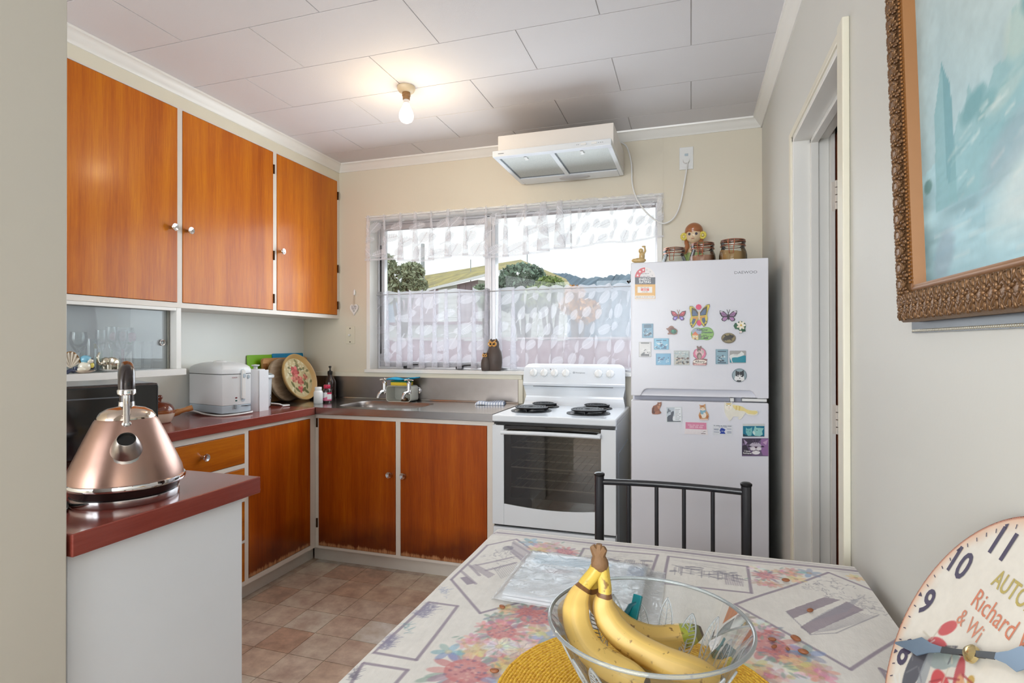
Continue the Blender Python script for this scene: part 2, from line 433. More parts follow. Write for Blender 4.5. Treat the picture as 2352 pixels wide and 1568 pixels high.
# back wall with the window hole
WX0, WX1, WZ0, WZ1 = -1.94, -0.166, 1.045, 1.995
wb = MB()
wb.box((XL, YB, 0), (WX0, YB + 0.14, ZC)); wb.box((WX1, YB, 0), (1.6, YB + 0.14, ZC))
wb.box((WX0, YB, 0), (WX1, YB + 0.14, WZ0)); wb.box((WX0, YB, WZ1), (WX1, YB + 0.14, ZC))
struct(wb.build('wall_back', M['wall']))
# right wall with the doorway
DY0, DY1, DZ = 1.503, 2.205, 1.94
wr = MB()
wr.box((XR, YF, 0), (XR + 0.1, DY0, ZC)); wr.box((XR, DY1, 0), (XR + 0.1, YB, ZC)); wr.box((XR, DY0, DZ), (XR + 0.1, DY1, ZC))
struct(wr.build('wall_right', M['wallgrey']))
# short wall that the peninsula runs into
struct(MB().box((-1.2, -0.3, 0), (-1.082, 0.728, ZC)).build('wall_near', M['wallnear'], bevel=0.003))
# hallway beyond the doorway
wh = MB()
wh.box((1.45, 0.2, 0), (1.6, YB, ZC)); wh.box((XR + 0.1, 0.2, 0), (1.45, 0.3, ZC))
struct(wh.build('wall_hall', M['wallgrey']))
# dining room end wall with its window
wf = MB()
wf.box((XL, YF - 0.1, 0), (-2.15, YF, ZC)); wf.box((0.25, YF - 0.1, 0), (1.6, YF, ZC))
wf.box((-2.15, YF - 0.1, 0), (0.25, YF, 0.7)); wf.box((-2.15, YF - 0.1, 2.2), (0.25, YF, ZC))
struct(wf.build('wall_front', M['wallgrey']))
w2 = struct(MB().box((-2.15, YF - 0.06, 0.7), (-2.1, YF - 0.01, 2.2)).box((0.2, YF - 0.06, 0.7), (0.25, YF - 0.01, 2.2)).box((-2.1, YF - 0.06, 0.7), (0.2, YF - 0.01, 0.75)).box((-2.1, YF - 0.06, 2.15), (0.2, YF - 0.01, 2.2)).box((-0.98, YF - 0.06, 0.75), (-0.92, YF - 0.01, 2.15)).build('window_2', M['alu']))
MB().box((-2.1, YF - 0.04, 0.75), (-0.98, YF - 0.035, 2.15)).build('pane', M['glass_win'], w2)
MB().box((-0.92, YF - 0.04, 0.75), (0.2, YF - 0.035, 2.15)).build('pane', M['glass_win'], w2)
# bulkhead over the wall cupboards
struct(MB().box((XL, 1.0, 2.262), (XU - 0.004, YB, ZC)).build('wall_bulkhead', M['creamtrim']))

# cornices
def cornice(name, p0, p1, inward):
    p0, p1 = Vector(p0), Vector(p1); inn = Vector(inward)
    prof = [(0, 0), (0, -0.048), (0.006, -0.048), (0.008, -0.042), (0.016, -0.036), (0.03, -0.02), (0.036, -0.01), (0.044, -0.008), (0.046, 0)]
    mb = MB(); n = len(prof)
    vs = [p0 + inn * a + Vector((0, 0, b)) for a, b in prof] + [p1 + inn * a + Vector((0, 0, b)) for a, b in prof]
    mb.add(vs, [(i, (i+1) % n, n + (i+1) % n, n + i) for i in range(n)] + [tuple(range(n)), tuple(range(2*n-1, n-1, -1))])
    return struct(mb.build(name, M['trim'], smooth=50))
cornice('trim_1', (XU - 0.004, 1.0, ZC), (XU - 0.004, YB, ZC), (1, 0, 0))
cornice('trim_2', (XU - 0.004, YB, ZC), (XR, YB, ZC), (0, -1, 0))
cornice('trim_3', (XR, YB, ZC), (XR, YF, ZC), (-1, 0, 0))
struct(MB().box((XR - 0.014, YF, 0), (XR, DY0 - 0.05, 0.09)).build('baseboard_right', M['trim'], bevel=0.003))

# doorway: jamb, stop, casing, open door
jb = MB()
jb.box((XR - 0.004, DY1 - 0.018, 0), (XR + 0.11, DY1, DZ)); jb.box((XR - 0.004, DY0, 0), (XR + 0.11, DY0 + 0.018, DZ)); jb.box((XR - 0.004, DY0, DZ - 0.02), (XR + 0.11, DY1, DZ))
jb.box((XR + 0.05, DY1 - 0.032, 0), (XR + 0.075, DY1 - 0.018, DZ - 0.02)); jb.box((XR + 0.05, DY0 + 0.018, DZ - 0.034), (XR + 0.075, DY1 - 0.018, DZ - 0.02))
jb.box((XR + 0.05, DY0 + 0.018, 0), (XR + 0.075, DY0 + 0.032, DZ - 0.02))
struct(jb.build('trim_4', M['trim'], bevel=0.002))
cs = MB()
cs.box((XR - 0.016, DY0 - 0.046, 0), (XR, DY0 + 0.003, DZ + 0.02)); cs.box((XR - 0.01, DY1 - 0.003, 0), (XR, DY1 + 0.03, DZ + 0.02)); cs.box((XR - 0.01, DY0 + 0.003, DZ - 0.003), (XR, DY1 - 0.003, DZ + 0.02))
struct(cs.build('trim_5', M['creamtrim'], bevel=0.003))
M['doorbrown'] = wood('brown_stained_door', C(96, 48, 28), C(120, 64, 40), C(140, 80, 52), rough=0.35, coat=0.2)
dr = struct(MB().box((0.474, DY1 - 0.06, 0.01), (1.175, DY1 - 0.022, 1.925)).build('door_1', M['doorbrown'], bevel=0.002))
struct(MB().box((XR + 0.11, DY1 - 0.045, 0), (0.47, DY1 - 0.005, DZ)).build('trim_6', M['trim']))
for z in (1.66, 0.9):
    hg = MB()
    hg.box((0.459, DY1 - 0.0475, z), (0.47, DY1 - 0.045, z + 0.1))
    for k in range(4): hg.cyl((0.471, DY1 - 0.064, z + 0.002 + k * 0.025), (0.471, DY1 - 0.064, z + 0.024 + k * 0.025), 0.006, n=10)
    hg.build('hinge', M['trimworn'], dr)
hk = MB().cyl((1.12, DY1 - 0.06, 1.0), (1.12, DY1 - 0.105, 1.0), 0.011).sphere((1.12, DY1 - 0.125, 1.0), 0.026); hk.build('door_knob', M['chrome'], dr, smooth=40)

# window: lining, sill, casing, aluminium frames, panes
wn = MB()
wn.box((WX0 - 0.02, YB - 0.012, WZ0), (WX0 + 0.006, YB + 0.1, WZ1 + 0.02)); wn.box((WX1 - 0.006, YB - 0.012, WZ0), (WX1 + 0.02, YB + 0.1, WZ1 + 0.02)); wn.box((WX0 + 0.006, YB - 0.012, WZ1 - 0.006), (WX1 - 0.006, YB + 0.1, WZ1 + 0.02))
win = struct(wn.build('window_1', M['trim'], bevel=0.002))
MB().box((WX0 - 0.025, YB - 0.03, WZ0 - 0.018), (WX1 + 0.025, YB + 0.1, WZ0 + 0.003)).build('window_sill', M['trim'], win, bevel=0.003)
GY = YB + 0.1
def frame(name, x0, x1, z0, z1, w, y0, y1, mat, parent):
    f = MB(); f.box((x0, y0, z0), (x0 + w, y1, z1)); f.box((x1 - w, y0, z0), (x1, y1, z1)); f.box((x0 + w, y0, z0), (x1 - w, y1, z0 + w)); f.box((x0 + w, y0, z1 - w), (x1 - w, y1, z1))
    return f.build(name, mat, parent, bevel=0.002)
frame('window_frame', WX0 + 0.006, WX1 - 0.006, WZ0 + 0.003, WZ1 - 0.006, 0.014, GY - 0.02, GY + 0.04, M['alu'], win)
frame('sash', WX0 + 0.02, -1.165, WZ0 + 0.017, WZ1 - 0.02, 0.032, GY - 0.012, GY + 0.025, M['alu'], win)
MB().box((-1.18, GY - 0.02, WZ0 + 0.01), (-1.126, GY + 0.04, WZ1 - 0.01)).box((-1.158, GY - 0.026, WZ0 + 0.01), (-1.148, GY - 0.02, WZ1 - 0.01)).build('mullion', M['alu'], win, bevel=0.002)
MB().box((WX0 + 0.05, GY + 0.002, WZ0 + 0.045), (-1.195, GY + 0.006, WZ1 - 0.05)).build('pane', M['glass_win'], win)
MB().box((-1.126, GY + 0.002, WZ0 + 0.017), (WX1 - 0.02, GY + 0.006, WZ1 - 0.02)).build('pane', M['glass_win'], win)
for x in (-1.74, -1.38):
    MB().box((x, GY - 0.035, WZ0 + 0.006), (x + 0.045, GY - 0.012, WZ0 + 0.022)).tube([(x + 0.02, GY - 0.03, WZ0 + 0.02), (x + 0.06, GY - 0.035, WZ0 + 0.03), (x + 0.1, GY - 0.03, WZ0 + 0.032)], 0.004).build('window_catch', M['black'], win)
MB().box((WX0 + 0.022, GY - 0.016, WZ0 + 0.1), (WX0 + 0.03, GY - 0.012, WZ1 - 0.15)).build('seal', M['black'], win)
# painted boards round the steel splashback
sb = MB().box((XL, YB - 0.016, 1.0), (-0.93, YB, WZ0 - 0.018)); sb.box((-0.953, YB - 0.016, ZB), (-0.925, YB, 1.0)); struct(sb.build('trim_7', M['creamtrim'], bevel=0.002))
struct(MB().box((XL, 1.938, ZB + 0.0), (XL + 0.003, YB, 1.37)).build('trim_9', plain('white_wall_sheet', C(242, 242, 234), 0.3, var=0.02)))  # whiter sheet laid over the left wall between worktop and wall cupboards
# wallpaper joins on the back wall
for x in (-0.19,): struct(MB().box((x, YB - 0.0012, 2.0), (x + 0.05, YB, 2.31)).build('trim_8', M['wall']))

# ================================================================== cupboards
knob_prof = [(0, 0), (0.008, 0), (0.007, 0.008), (0.008, 0.014), (0.015, 0.022), (0.0165, 0.026), (0.0155, 0.0285), (0.012, 0.0278), (0.003, 0.0245), (0, 0.0245)]
ZX = Matrix.Rotation(PI / 2, 4, 'Y')       # +z -> +x
ZYn = Matrix.Rotation(PI / 2, 4, 'X')      # +z -> -y
knob_x = MB().lathe(knob_prof, 20, (0, 0, 0), ZX).mesh('knob', 40); knob_x.materials.append(M['chrome'])
knob_y = MB().lathe(knob_prof, 20, (0, 0, 0), ZYn).mesh('knob', 40); knob_y.materials.append(M['chrome'])
hinge_x = MB().box((-0.002, -0.004, -0.025), (0.004, 0.004, 0.025)).cyl((0.003, 0, -0.025), (0.003, 0, 0.025), 0.004, n=8).mesh('hinge'); hinge_x.materials.append(M['brassdark'])
def inst(me, name, loc, parent):
    o = bpy.data.objects.new(name, me); col.objects.link(o); o.location = loc; o.parent = parent; return o

# wall cupboards: three units side by side
def wall_unit(label, y0, y1, dy0, dy1, knob_y_, hinge_ys, extra=None):
    t = thing('wall_cupboard', label, 'cupboard', (XL, y0, 1.37), 0, 'wall cupboards over the left worktop')
    L = lambda x, y, z: (x - XL, y - y0, z - 1.37)
    b = MB()
    b.box(L(XL, y0, 1.37), L(XU - 0.03, y1, 2.262))
    b.box(L(XU - 0.03, y0, 1.37), L(XU - 0.003, dy0 - 0.002, 2.262)); b.box(L(XU - 0.03, dy1 + 0.002, 1.37), L(XU - 0.003, y1, 2.262))
    b.box(L(XU - 0.03, dy0 - 0.002, 1.37), L(XU - 0.003, dy1 + 0.002, 1.392)); b.box(L(XU - 0.03, dy0 - 0.002, 2.254), L(XU - 0.003, dy1 + 0.002, 2.262))
    b.build('body', M['trimworn'], t)
    d = MB().box((-0.02, 0, 0), (0, dy1 - dy0, 2.252 - 1.394)).build('door', M['wood_up'], t, bevel=0.0015, loc=L(XU, dy0, 1.394))
    inst(knob_x, 'knob', (0, knob_y_ - dy0, 1.718 - 1.394), d)
    for yy in hinge_ys:
        for z in (1.455, 1.69, 2.16): inst(hinge_x, 'hinge', (0, yy - dy0, z - 1.394), d)
    return t
wall_unit('varnished wooden wall cupboard above the glass-fronted shelf, cut off by the near wall', 1.0, 1.93, 1.345, 1.916, 1.882, [])
wall_unit('middle varnished wooden wall cupboard with dark hinges on its right', 1.93, 2.53, 1.945, 2.514, 1.965, [2.518])
wall_unit('varnished wooden wall cupboard nearest the window wall', 2.53, 3.118, 2.545, 3.094, 2.565, [3.1])

# glass-fronted shelf under the first cupboard
ds = thing('display_shelf', 'white shelf box with sliding glass front below the first wall cupboard', 'shelf', (XL, 1.0, 1.072))
L = lambda x, y, z: (x - XL, y - 1.0, z - 1.072)
b = MB()
b.box(L(XL, 1.0, 1.072), L(XU + 0.03, 1.936, 1.1)); b.box(L(XL, 1.912, 1.1), L(XU, 1.936, 1.369)); b.box(L(XL, 1.0, 1.1), L(XL + 0.006, 1.912, 1.369)); b.box(L(XU - 0.02, 1.0, 1.355), L(XU, 1.912, 1.369))
b.build('body', M['trim'], ds, bevel=0.0015)
M['glass_door'] = thin_glass('hazy_sheet_glass', (0.93, 0.965, 0.965, 1), 0.9, haze=0.2)  # white haze mixed into the glass to brighten the shelf behind it
g1 = MB().box(L(XU - 0.042, 1.25, 1.1), L(XU - 0.037, 1.9, 1.357)).build('sliding_pane', M['glass_door'], ds)
MB().box(L(XU - 0.052, 1.0, 1.1), L(XU - 0.047, 1.42, 1.357)).build('sliding_pane', M['glass_door'], ds)
MB().box(L(XU - 0.044, 1.897, 1.1), L(XU - 0.034, 1.903, 1.357)).build('pane_edge', plain('glass_edge', C(150, 150, 140), 0.3), ds)
tp = MB().lathe([(0.0085, 0), (0.014, 0.001), (0.0145, 0.004), (0.012, 0.006), (0.0085, 0.004), (0.0085, -0.006), (0, -0.006)], 24, L(XU - 0.037, 1.872, 1.215), ZX).build('finger_pull', M['chrome'], g1, smooth=40)

# base units: drawers and a door on the left, two doors under the sink bench
XF = -1.975
def base_left(t, y0, y1, pieces):
    L = lambda x, y, z: (x - XL, y - y0, z)
    b = MB(); b.box(L(XL + 0.002, y0, 0.086), L(XF - 0.025, y1, 0.82)); b.box(L(XL + 0.002, y0, 0.0), L(-2.035, y1, 0.086))
    zs = [p[2] for p in pieces]; 
    ys = (pieces[0][0], pieces[0][1])
    b.box(L(XF - 0.025, y0, 0.086), L(XF - 0.002, ys[0] - 0.002, 0.8205)); b.box(L(XF - 0.025, ys[1] + 0.002, 0.086), L(XF - 0.002, y1, 0.8205))
    prev = 0.086
    for p in pieces:
        b.box(L(XF - 0.025, ys[0] - 0.002, prev), L(XF - 0.002, ys[1] + 0.002, p[2] - 0.002)); prev = p[3] + 0.002
    b.box(L(XF - 0.025, ys[0] - 0.002, prev), L(XF - 0.002, ys[1] + 0.002, 0.8205))
    b.build('body', M['trimworn'], t)
    for (a, c, z0, z1, kind, kn) in pieces:
        d = MB().box((-0.02, 0, 0), (0, c - a, z1 - z0)).build(kind, M['wood_drawer' if kind == 'drawer' else 'wood_low_local'], t, bevel=0.0015, loc=L(XF, a, z0))
        inst(knob_x, 'knob', (0, kn[0] - a, kn[1] - z0), d)
M['wood_low_local'] = wood('varnished_rimu_base_door', C(134, 50, 6), C(170, 78, 10), C(198, 106, 18), coat=0.2, wear=(0.012, C(196, 140, 96)))
t = thing('drawer_unit', 'base unit of four wooden drawers behind the peninsula', 'drawers', (XL, 1.5, 0))
base_left(t, 1.5, 2.12, [(1.545, 2.107, 0.11, 0.284, 'drawer', (1.83, 0.2)), (1.545, 2.107, 0.3, 0.476, 'drawer', (1.83, 0.39)), (1.545, 2.107, 0.496, 0.632, 'drawer', (1.83, 0.565)), (1.545, 2.107, 0.656, 0.791, 'drawer', (1.868, 0.728))])
t = thing('base_cupboard', 'base cupboard with one dark wooden door left of the sink corner', 'cupboard', (XL, 2.12, 0))
base_left(t, 2.12, 2.68, [(2.134, 2.578, 0.112, 0.8, 'door', (2.16, 0.52))])
t = thing('sink_cupboard', 'base cupboard with two dark wooden doors below the sink bench', 'cupboard', (XF, 2.62, 0))
L = lambda x, y, z: (x - XF, y - 2.62, z)
b = MB(); b.box(L(XF, 2.645, 0.086), L(-0.93, 3.11, 0.82)); b.box(L(XF - 0.05, 2.68, 0), L(-0.935, 3.1, 0.086))
for x0, x1 in ((XF, -1.955), (-1.477, -1.45), (-0.966, -0.93)): b.box(L(x0, 2.622, 0.1), L(x1, 2.645, 0.8))
b.box(L(XF, 2.622, 0.086), L(-0.93, 2.645, 0.1)); b.box(L(XF, 2.622, 0.8), L(-0.93, 2.645, 0.8205))
b.build('body', M['trimworn'], t)
for x0, x1, kx in ((-1.953, -1.479, -1.505), (-1.448, -0.968, -1.424)):
    d = MB().box((0, 0, 0), (x1 - x0, 0.02, 0.698)).build('door', M['wood_low_local'], t, bevel=0.0015, loc=L(x0, 2.62, 0.101))
    inst(knob_y, 'knob', (kx - x0, 0, 0.422), d)
for x, z in ((-1.963, 0.75), (-1.963, 0.2)):
    MB().box(L(x - 0.005, 2.616, z), L(x + 0.004, 2.622, z + 0.05)).build('hinge', M['brassdark'], t)

# worktops
wt = MB().box((XL + 0.001, 1.208, ZB - 0.04), (-1.96, 2.599, ZB)).build('worktop', M['laminate'], bevel=0.003)
tag(wt, 'red-brown laminate worktop along the left wall', 'worktop')
pt = MB().box((XL, 0.735, ZB - 0.043), (-1.079, 1.207, ZB)).build('worktop', M['laminate'], bevel=0.003)
tag(pt, 'red-brown laminate peninsula top under the kettle', 'worktop')
pn = thing('peninsula', 'white painted peninsula base beside the near wall', 'cupboard', (-2.3, 0.74, 0))
MB().box((-0.0, 0, 0), (1.2, 0.425, ZB - 0.044)).build('panel', M['panelwhite'], pn, bevel=0.002)
MB().box((1.2, 0.02, 0.0), (1.208, 0.42, 0.08)).build('skirting', M['trim'], pn)

# steel sink bench with pressed bowl
SX0, SX1, SY0, SY1 = -1.9, -1.405, 2.69, 2.985
bn = thing('sink_bench', 'stainless steel sink bench with pressed bowl under the window', 'sink', (XL, 2.6, ZB))
L = lambda x, y, z: (x - XL, y - 2.6, z - ZB)
def rrect(x0, x1, y0, y1, r, n=6):
    pts = []
    for cx, cy, a0 in ((x1 - r, y1 - r, 0), (x0 + r, y1 - r, 90), (x0 + r, y0 + r, 180), (x1 - r, y0 + r, 270)):
        for k in range(n + 1):
            a = math.radians(a0 + 90 * k / n); pts.append((cx + r * math.cos(a), cy + r * math.sin(a)))
    return pts
ring = rrect(SX0, SX1, SY0, SY1, 0.07)
ring_out = []
for x, y in ring:      # matching points on the bench outline
    ring_out.append((x, y))
mb = MB()
nr = len(ring)
# top sheet: quads from the bowl rim out to the rectangle edge
def outward(x, y):
    cx, cy = (SX0 + SX1) / 2, (SY0 + SY1) / 2
    dx, dy = x - cx, y - cy
    best = 1e9
    if dx > 1e-9: best = min(best, (-0.93 - cx) / dx)
    if dx < -1e-9: best = min(best, (XL - cx) / dx)
    if dy > 1e-9: best = min(best, (YB - 0.012 - cy) / dy)
    if dy < -1e-9: best = min(best, (2.6 - cy) / dy)
    return (cx + dx * best, cy + dy * best)
outer = [outward(x, y) for x, y in ring]
corners = [(-0.93, YB - 0.012), (XL, YB - 0.012), (XL, 2.6), (-0.93, 2.6)]
vs = [L(x, y, ZB) for x, y in ring] + [L(x, y, ZB) for x, y in outer]
fs = []
for i in range(nr):
    k = (i + 1) % nr
    fs.append((i, nr + i, nr + k, k))
for c in corners:   # fill the corner triangles
    best = min(range(nr), key=lambda i: math.hypot(outer[i][0] - c[0], outer[i][1] - c[1]) + math.hypot(outer[(i+1) % nr][0] - c[0], outer[(i+1) % nr][1] - c[1]))
    vs.append(L(c[0], c[1], ZB)); fs.append((nr + best, len(vs) - 1, nr + (best + 1) % nr))
mb.add(vs, fs)
mb.box(L(XL, 2.6, ZB - 0.036), L(-0.93, 2.604, ZB)); mb.box(L(-0.934, 2.604, ZB - 0.036), L(-0.93, YB - 0.012, ZB))
mb.build('bench_top', M['steel'], bn)
bw = MB(); lv = [(0.0, 0.0), (0.006, -0.006), (0.012, -0.03), (0.022, -0.13), (0.04, -0.15), (0.09, -0.158)]
vv = []; 
for ins, dz in lv:
    vv += [L(x, y, ZB + dz) for x, y in rrect(SX0 + ins, SX1 - ins, SY0 + ins, SY1 - ins, max(0.03, 0.07 - ins * 0.4))]
bw.add(vv, [(a * nr + i, a * nr + (i + 1) % nr, (a + 1) * nr + (i + 1) % nr, (a + 1) * nr + i) for a in range(len(lv) - 1) for i in range(nr)] + [tuple((len(lv) - 1) * nr + i for i in range(nr))])
bw.build('bowl', M['steelrough'], bn, smooth=50)
MB().box(L(XL, YB - 0.014, ZB), L(-0.955, YB - 0.008, 1.0)).build('splashback', M['steelrough'], bn)
MB().tube([L(XL + 0.02, 3.104, ZB + 0.003), L(-0.95, 3.104, ZB + 0.003)], 0.006, n=8).build('seam', M['steel'], bn, smooth=40)

# ================================================================== stove
st = thing('stove', 'white freestanding electric stove with four coil burners', 'stove', (-0.905, 2.52, 0))
SW, SD = 0.588, 0.56
MB().box((0.002, 0.03, 0.04), (0.012, SD, 0.838)).box((SW - 0.012, 0.03, 0.04), (SW - 0.002, SD, 0.838)).box((0.012, SD - 0.01, 0.04), (SW - 0.012, SD, 0.838)).box((0.012, 0.05, 0.04), (SW - 0.012, SD - 0.01, 0.34)).box((0.012, 0.03, 0.826), (SW - 0.012, SD - 0.01, 0.836)).build('body', M['enamel'], st, bevel=0.002)
MB().box((SW - 0.0022, 0.10, 0.12), (SW - 0.001, 0.105, 0.7)).box((SW - 0.0022, 0.10, 0.7), (SW - 0.001, 0.5, 0.705)).build('pressed_line', M['greyplastic'], st)
for x in (0.04, SW - 0.04):
    for y in (0.08, SD - 0.06): MB().cyl((x, y, 0), (x, y, 0.04), 0.018).build('foot', M['black'], st, smooth=40)
MB().box((0, 0, 0.838), (SW, SD, 0.87)).build('hob', M['enamel'], st, bevel=0.007, seg=3)
MB().box((0.008, 0.012, 0.825), (SW - 0.008, 0.05, 0.838)).build('vent_gap', M['black'], st)
dwr = MB().box((0.004, 0.004, 0.06), (SW - 0.004, 0.05, 0.34)).build('storage_drawer', M['enamel'], st, bevel=0.004)
MB().box((0.006, 0.02, 0.338), (SW - 0.006, 0.05, 0.352)).build('drawer_gap', M['black'], st)
# oven door: white frame round a dark pane
gx0, gx1, gz0, gz1 = 0.06, 0.519, 0.452, 0.822
dm = MB()
dm.box((0.002, 0.0, 0.352), (gx0, 0.03, 0.822)); dm.box((gx1, 0.0, 0.352), (SW - 0.002, 0.03, 0.822))
arc = [(gx0 + (gx1 - gx0) * k / 14, gz0 - 0.014 * math.sin(PI * k / 14)) for k in range(15)]
dm.prism([(gx0, 0.352)] + [(gx1, 0.352)] + arc[::-1], 0.0, 0.03, Matrix(((1,0,0,0),(0,0,1,0),(0,1,0,0),(0,0,0,1))))
dm.build('oven_door', M['enamel'], st, bevel=0.002)
M['ovenglass'] = thin_glass('smoked_oven_glass', (0.62, 0.6, 0.58, 1), 2.2)
MB().prism(arc + [(gx1, gz1), (gx0, gz1)], 0.004, 0.009, Matrix(((1,0,0,0),(0,0,1,0),(0,1,0,0),(0,0,0,1)))).build('oven_pane', M['ovenglass'], st)
fr = MB()
pf = Matrix(((1,0,0,0),(0,0,1,0),(0,1,0,0),(0,0,0,1)))
fr.prism([(gx0, gz0), (gx0 + 0.03, gz0), (gx0 + 0.03, gz1), (gx0, gz1)], 0.012, 0.02, pf); fr.prism([(gx1 - 0.014, gz0), (gx1, gz0), (gx1, gz1), (gx1 - 0.014, gz1)], 0.012, 0.02, pf)
fr.prism([(gx0, gz1 - 0.035), (gx1, gz1 - 0.035), (gx1, gz1), (gx0, gz1)], 0.012, 0.02, pf); fr.prism(arc + [(gx1, gz0 + 0.03), (gx0, gz0 + 0.03)], 0.012, 0.02, pf)
fr.build('pane_border', M['blackgloss'], st)
M['cavity'] = plain('oven_enamel', C(120, 112, 106), 0.35, var=0.15, scale=20)
cv = MB(); cv.box((0.04, 0.42, 0.4), (0.55, 0.43, 0.82)); cv.box((0.04, 0.03, 0.4), (0.05, 0.42, 0.82)); cv.box((0.54, 0.03, 0.4), (0.55, 0.42, 0.82)); cv.box((0.05, 0.03, 0.4), (0.54, 0.42, 0.41)); cv.box((0.05, 0.03, 0.815), (0.54, 0.42, 0.825))
cv.build('oven_cavity', M['cavity'], st)
M['rack'] = plain('bright_rack_wire', C(226, 220, 208), 0.35, metal=0.2)
for z in (0.52, 0.615, 0.71):
    rk = MB()
    for y in (0.06, 0.23, 0.40): rk.tube([(0.052, y, z), (0.538, y, z)], 0.0036, n=6)
    for k in range(15): rk.tube([(0.07 + k * 0.032, 0.06, z + 0.004), (0.07 + k * 0.032, 0.40, z + 0.004)], 0.0016, n=5)
    rk.build('oven_rack', M['rack'], st, smooth=40)
hp = [(0.056 + 0.464 * k / 16, -0.028 - 0.006 * math.sin(PI * k / 16), 0.793 + 0.003 * math.sin(PI * k / 16)) for k in range(17)]
hm = MB().tube(hp, 0.0125, n=14, flat=0.75); hm.box((0.058, -0.03, 0.785), (0.074, 0.004, 0.801)); hm.box((0.504, -0.03, 0.785), (0.52, 0.004, 0.801))
hm.build('handle', M['enamel'], st, smooth=45)
# backguard
prof = [(0.475, 0.868), (0.49, 0.885), (0.497, 0.92), (0.492, 0.962), (0.488, 0.972), (0.476, 0.978), (0.474, 0.99), (0.48, 1.01), (0.497, 1.075), (0.506, 1.09), (0.52, 1.095), (0.555, 1.095), (0.555, 0.868)]
bg = MB(); n = len(prof)
def bgx(z, side):     # rounded upper corners
    r = 0.035; i = 0.0
    if z > 1.095 - r: i = r - math.sqrt(max(0, r * r - (z - (1.095 - r)) ** 2))
    w = 0.008 if z > 0.975 else 0.02 - 0.012 * abs(z - 0.92) / 0.055
    return (0.006 + i + max(w, 0)) if side < 0 else SW - (0.006 + i + max(w, 0))
extra = []
P2 = []
for (a, b_), (c, d) in zip(prof[:-3], prof[1:-2]):
    for k in range(3): P2.append((a + (c - a) * k / 3, b_ + (d - b_) * k / 3))
P2 += prof[-3:]; n = len(P2)
vs = [(bgx(z, -1), y, z) for y, z in P2] + [(bgx(z, 1), y, z) for y, z in P2]
bg.add(vs, [(i, (i+1) % n, n + (i+1) % n, n + i) for i in range(n)] + [tuple(range(n)), tuple(range(2*n-1, n-1, -1))])
bgo = bg.build('backguard', M['enamel'], st, smooth=40)
MB().box((0.07, 0.484, 0.9715), (0.51, 0.5, 0.9745)).build('slot', M['black'], bgo)
Mc = Matrix.Translation((0, 0.477, 1.0)) @ Matrix.Rotation(math.radians(90 - 14.5), 4, 'X')   # console face frame: x right, y up the face, z out
for px in (1225, 1249, 1273, 1299, 1374, 1401):
    kx = at(px, 850, 'y', 3.0).x + 0.905
    k = MB(); k.lathe([(0, 0), (0.021, 0), (0.0215, 0.003), (0.02, 0.006), (0.014, 0.009), (0.0, 0.009)], 24)
    k.prism([(-0.0055, -0.016), (0.0055, -0.016), (0.007, 0.0), (0.004, 0.019), (-0.004, 0.019), (-0.007, 0.0)], 0.008, 0.02)
    k.xf(Mc @ Matrix.Translation((kx, 0.047, 0.001))); k.build('knob', M['plastic'], st, smooth=40)
    tk = MB()
    for a in range(-130, 131, 37):
        ca, sa = math.cos(math.radians(90 - a)), math.sin(math.radians(90 - a))
        tk.box((ca * 0.0265 - 0.0007, sa * 0.0265 - 0.0007, 0), (ca * 0.0265 + 0.0007, sa * 0.0265 + 0.0007, 0.0004))
    tk.xf(Mc @ Matrix.Translation((kx, 0.047, 0.0012))); tk.build('dial_marks', M['black'], bgo)
M['inkgrey'] = plain('grey_ink', C(120, 126, 132), 0.5)
t_ = MB(); put_text(t_, 'Westinghouse', 0.306, 0.048, 0.0068, 0.0016, M=Mc); t_.tube([Mc @ Vector((0.298 + 0.0045 * math.cos(a * PI / 8), 0.0515 + 0.0045 * math.sin(a * PI / 8), 0.0016)) for a in range(16)], 0.0007, n=5, closed=True); put_text(t_, 'W', 0.298, 0.0495, 0.004, 0.0016, M=Mc, center=True)
t_.build('lettering', M['inkgrey'], bgo)
MB().cyl(Mc @ Vector((0.168, 0.068, 0.001)), Mc @ Vector((0.168, 0.068, 0.004)), 0.0025, n=10).build('indicator_light', plain('dark_red_lens', C(90, 20, 16), 0.2), bgo)
# coil burners
def burner(cx, cy, r, turns):
    ring = MB().lathe([(r * 0.86, 0.001), (r * 0.98, 0.004), (r * 1.02, 0.003), (r * 1.02, 0.0), (r * 0.9, -0.001), (r * 0.86, 0.001)], 40, (cx, cy, 0.87)).build('burner', M['blackiron'], st, smooth=40)
    MB().lathe([(r * 0.88, 0.002), (r * 0.6, -0.004), (0, -0.004)], 40, (cx, cy, 0.8755)).build('drip_bowl', M['black'], ring, smooth=40)
    pts = []
    for k in range(turns * 28 + 1):
        a = 2 * PI * k / 28; rr = r * (0.16 + 0.66 * k / (turns * 28)); pts.append((cx + rr * math.cos(a), cy + rr * math.sin(a), 0.889))
    MB().tube(pts, r * 0.054, n=8, flat=0.8).build('coil', M['blackiron'], ring, smooth=50)
    sp = MB()
    for a in (0.5, 2.6, 4.7): sp.box((-0.002, 0.01, 0.876), (0.002, r * 0.86, 0.884)); 
    s2 = MB()
    for a in (0.5, 2.6, 4.7):
        m_ = MB().box((0.01, -0.0015, 0.874), (r * 0.88, 0.0015, 0.885)); m_.xf(Matrix.Translation((cx, cy, 0)) @ Matrix.Rotation(a, 4, 'Z')); s2.add(m_.v, m_.f)
    s2.build('support', M['blackiron'], ring)
burner(0.138, 0.205, 0.1, 5); burner(0.43, 0.185, 0.103, 5); burner(0.155, 0.395, 0.079, 4); burner(0.435, 0.4, 0.08, 4)

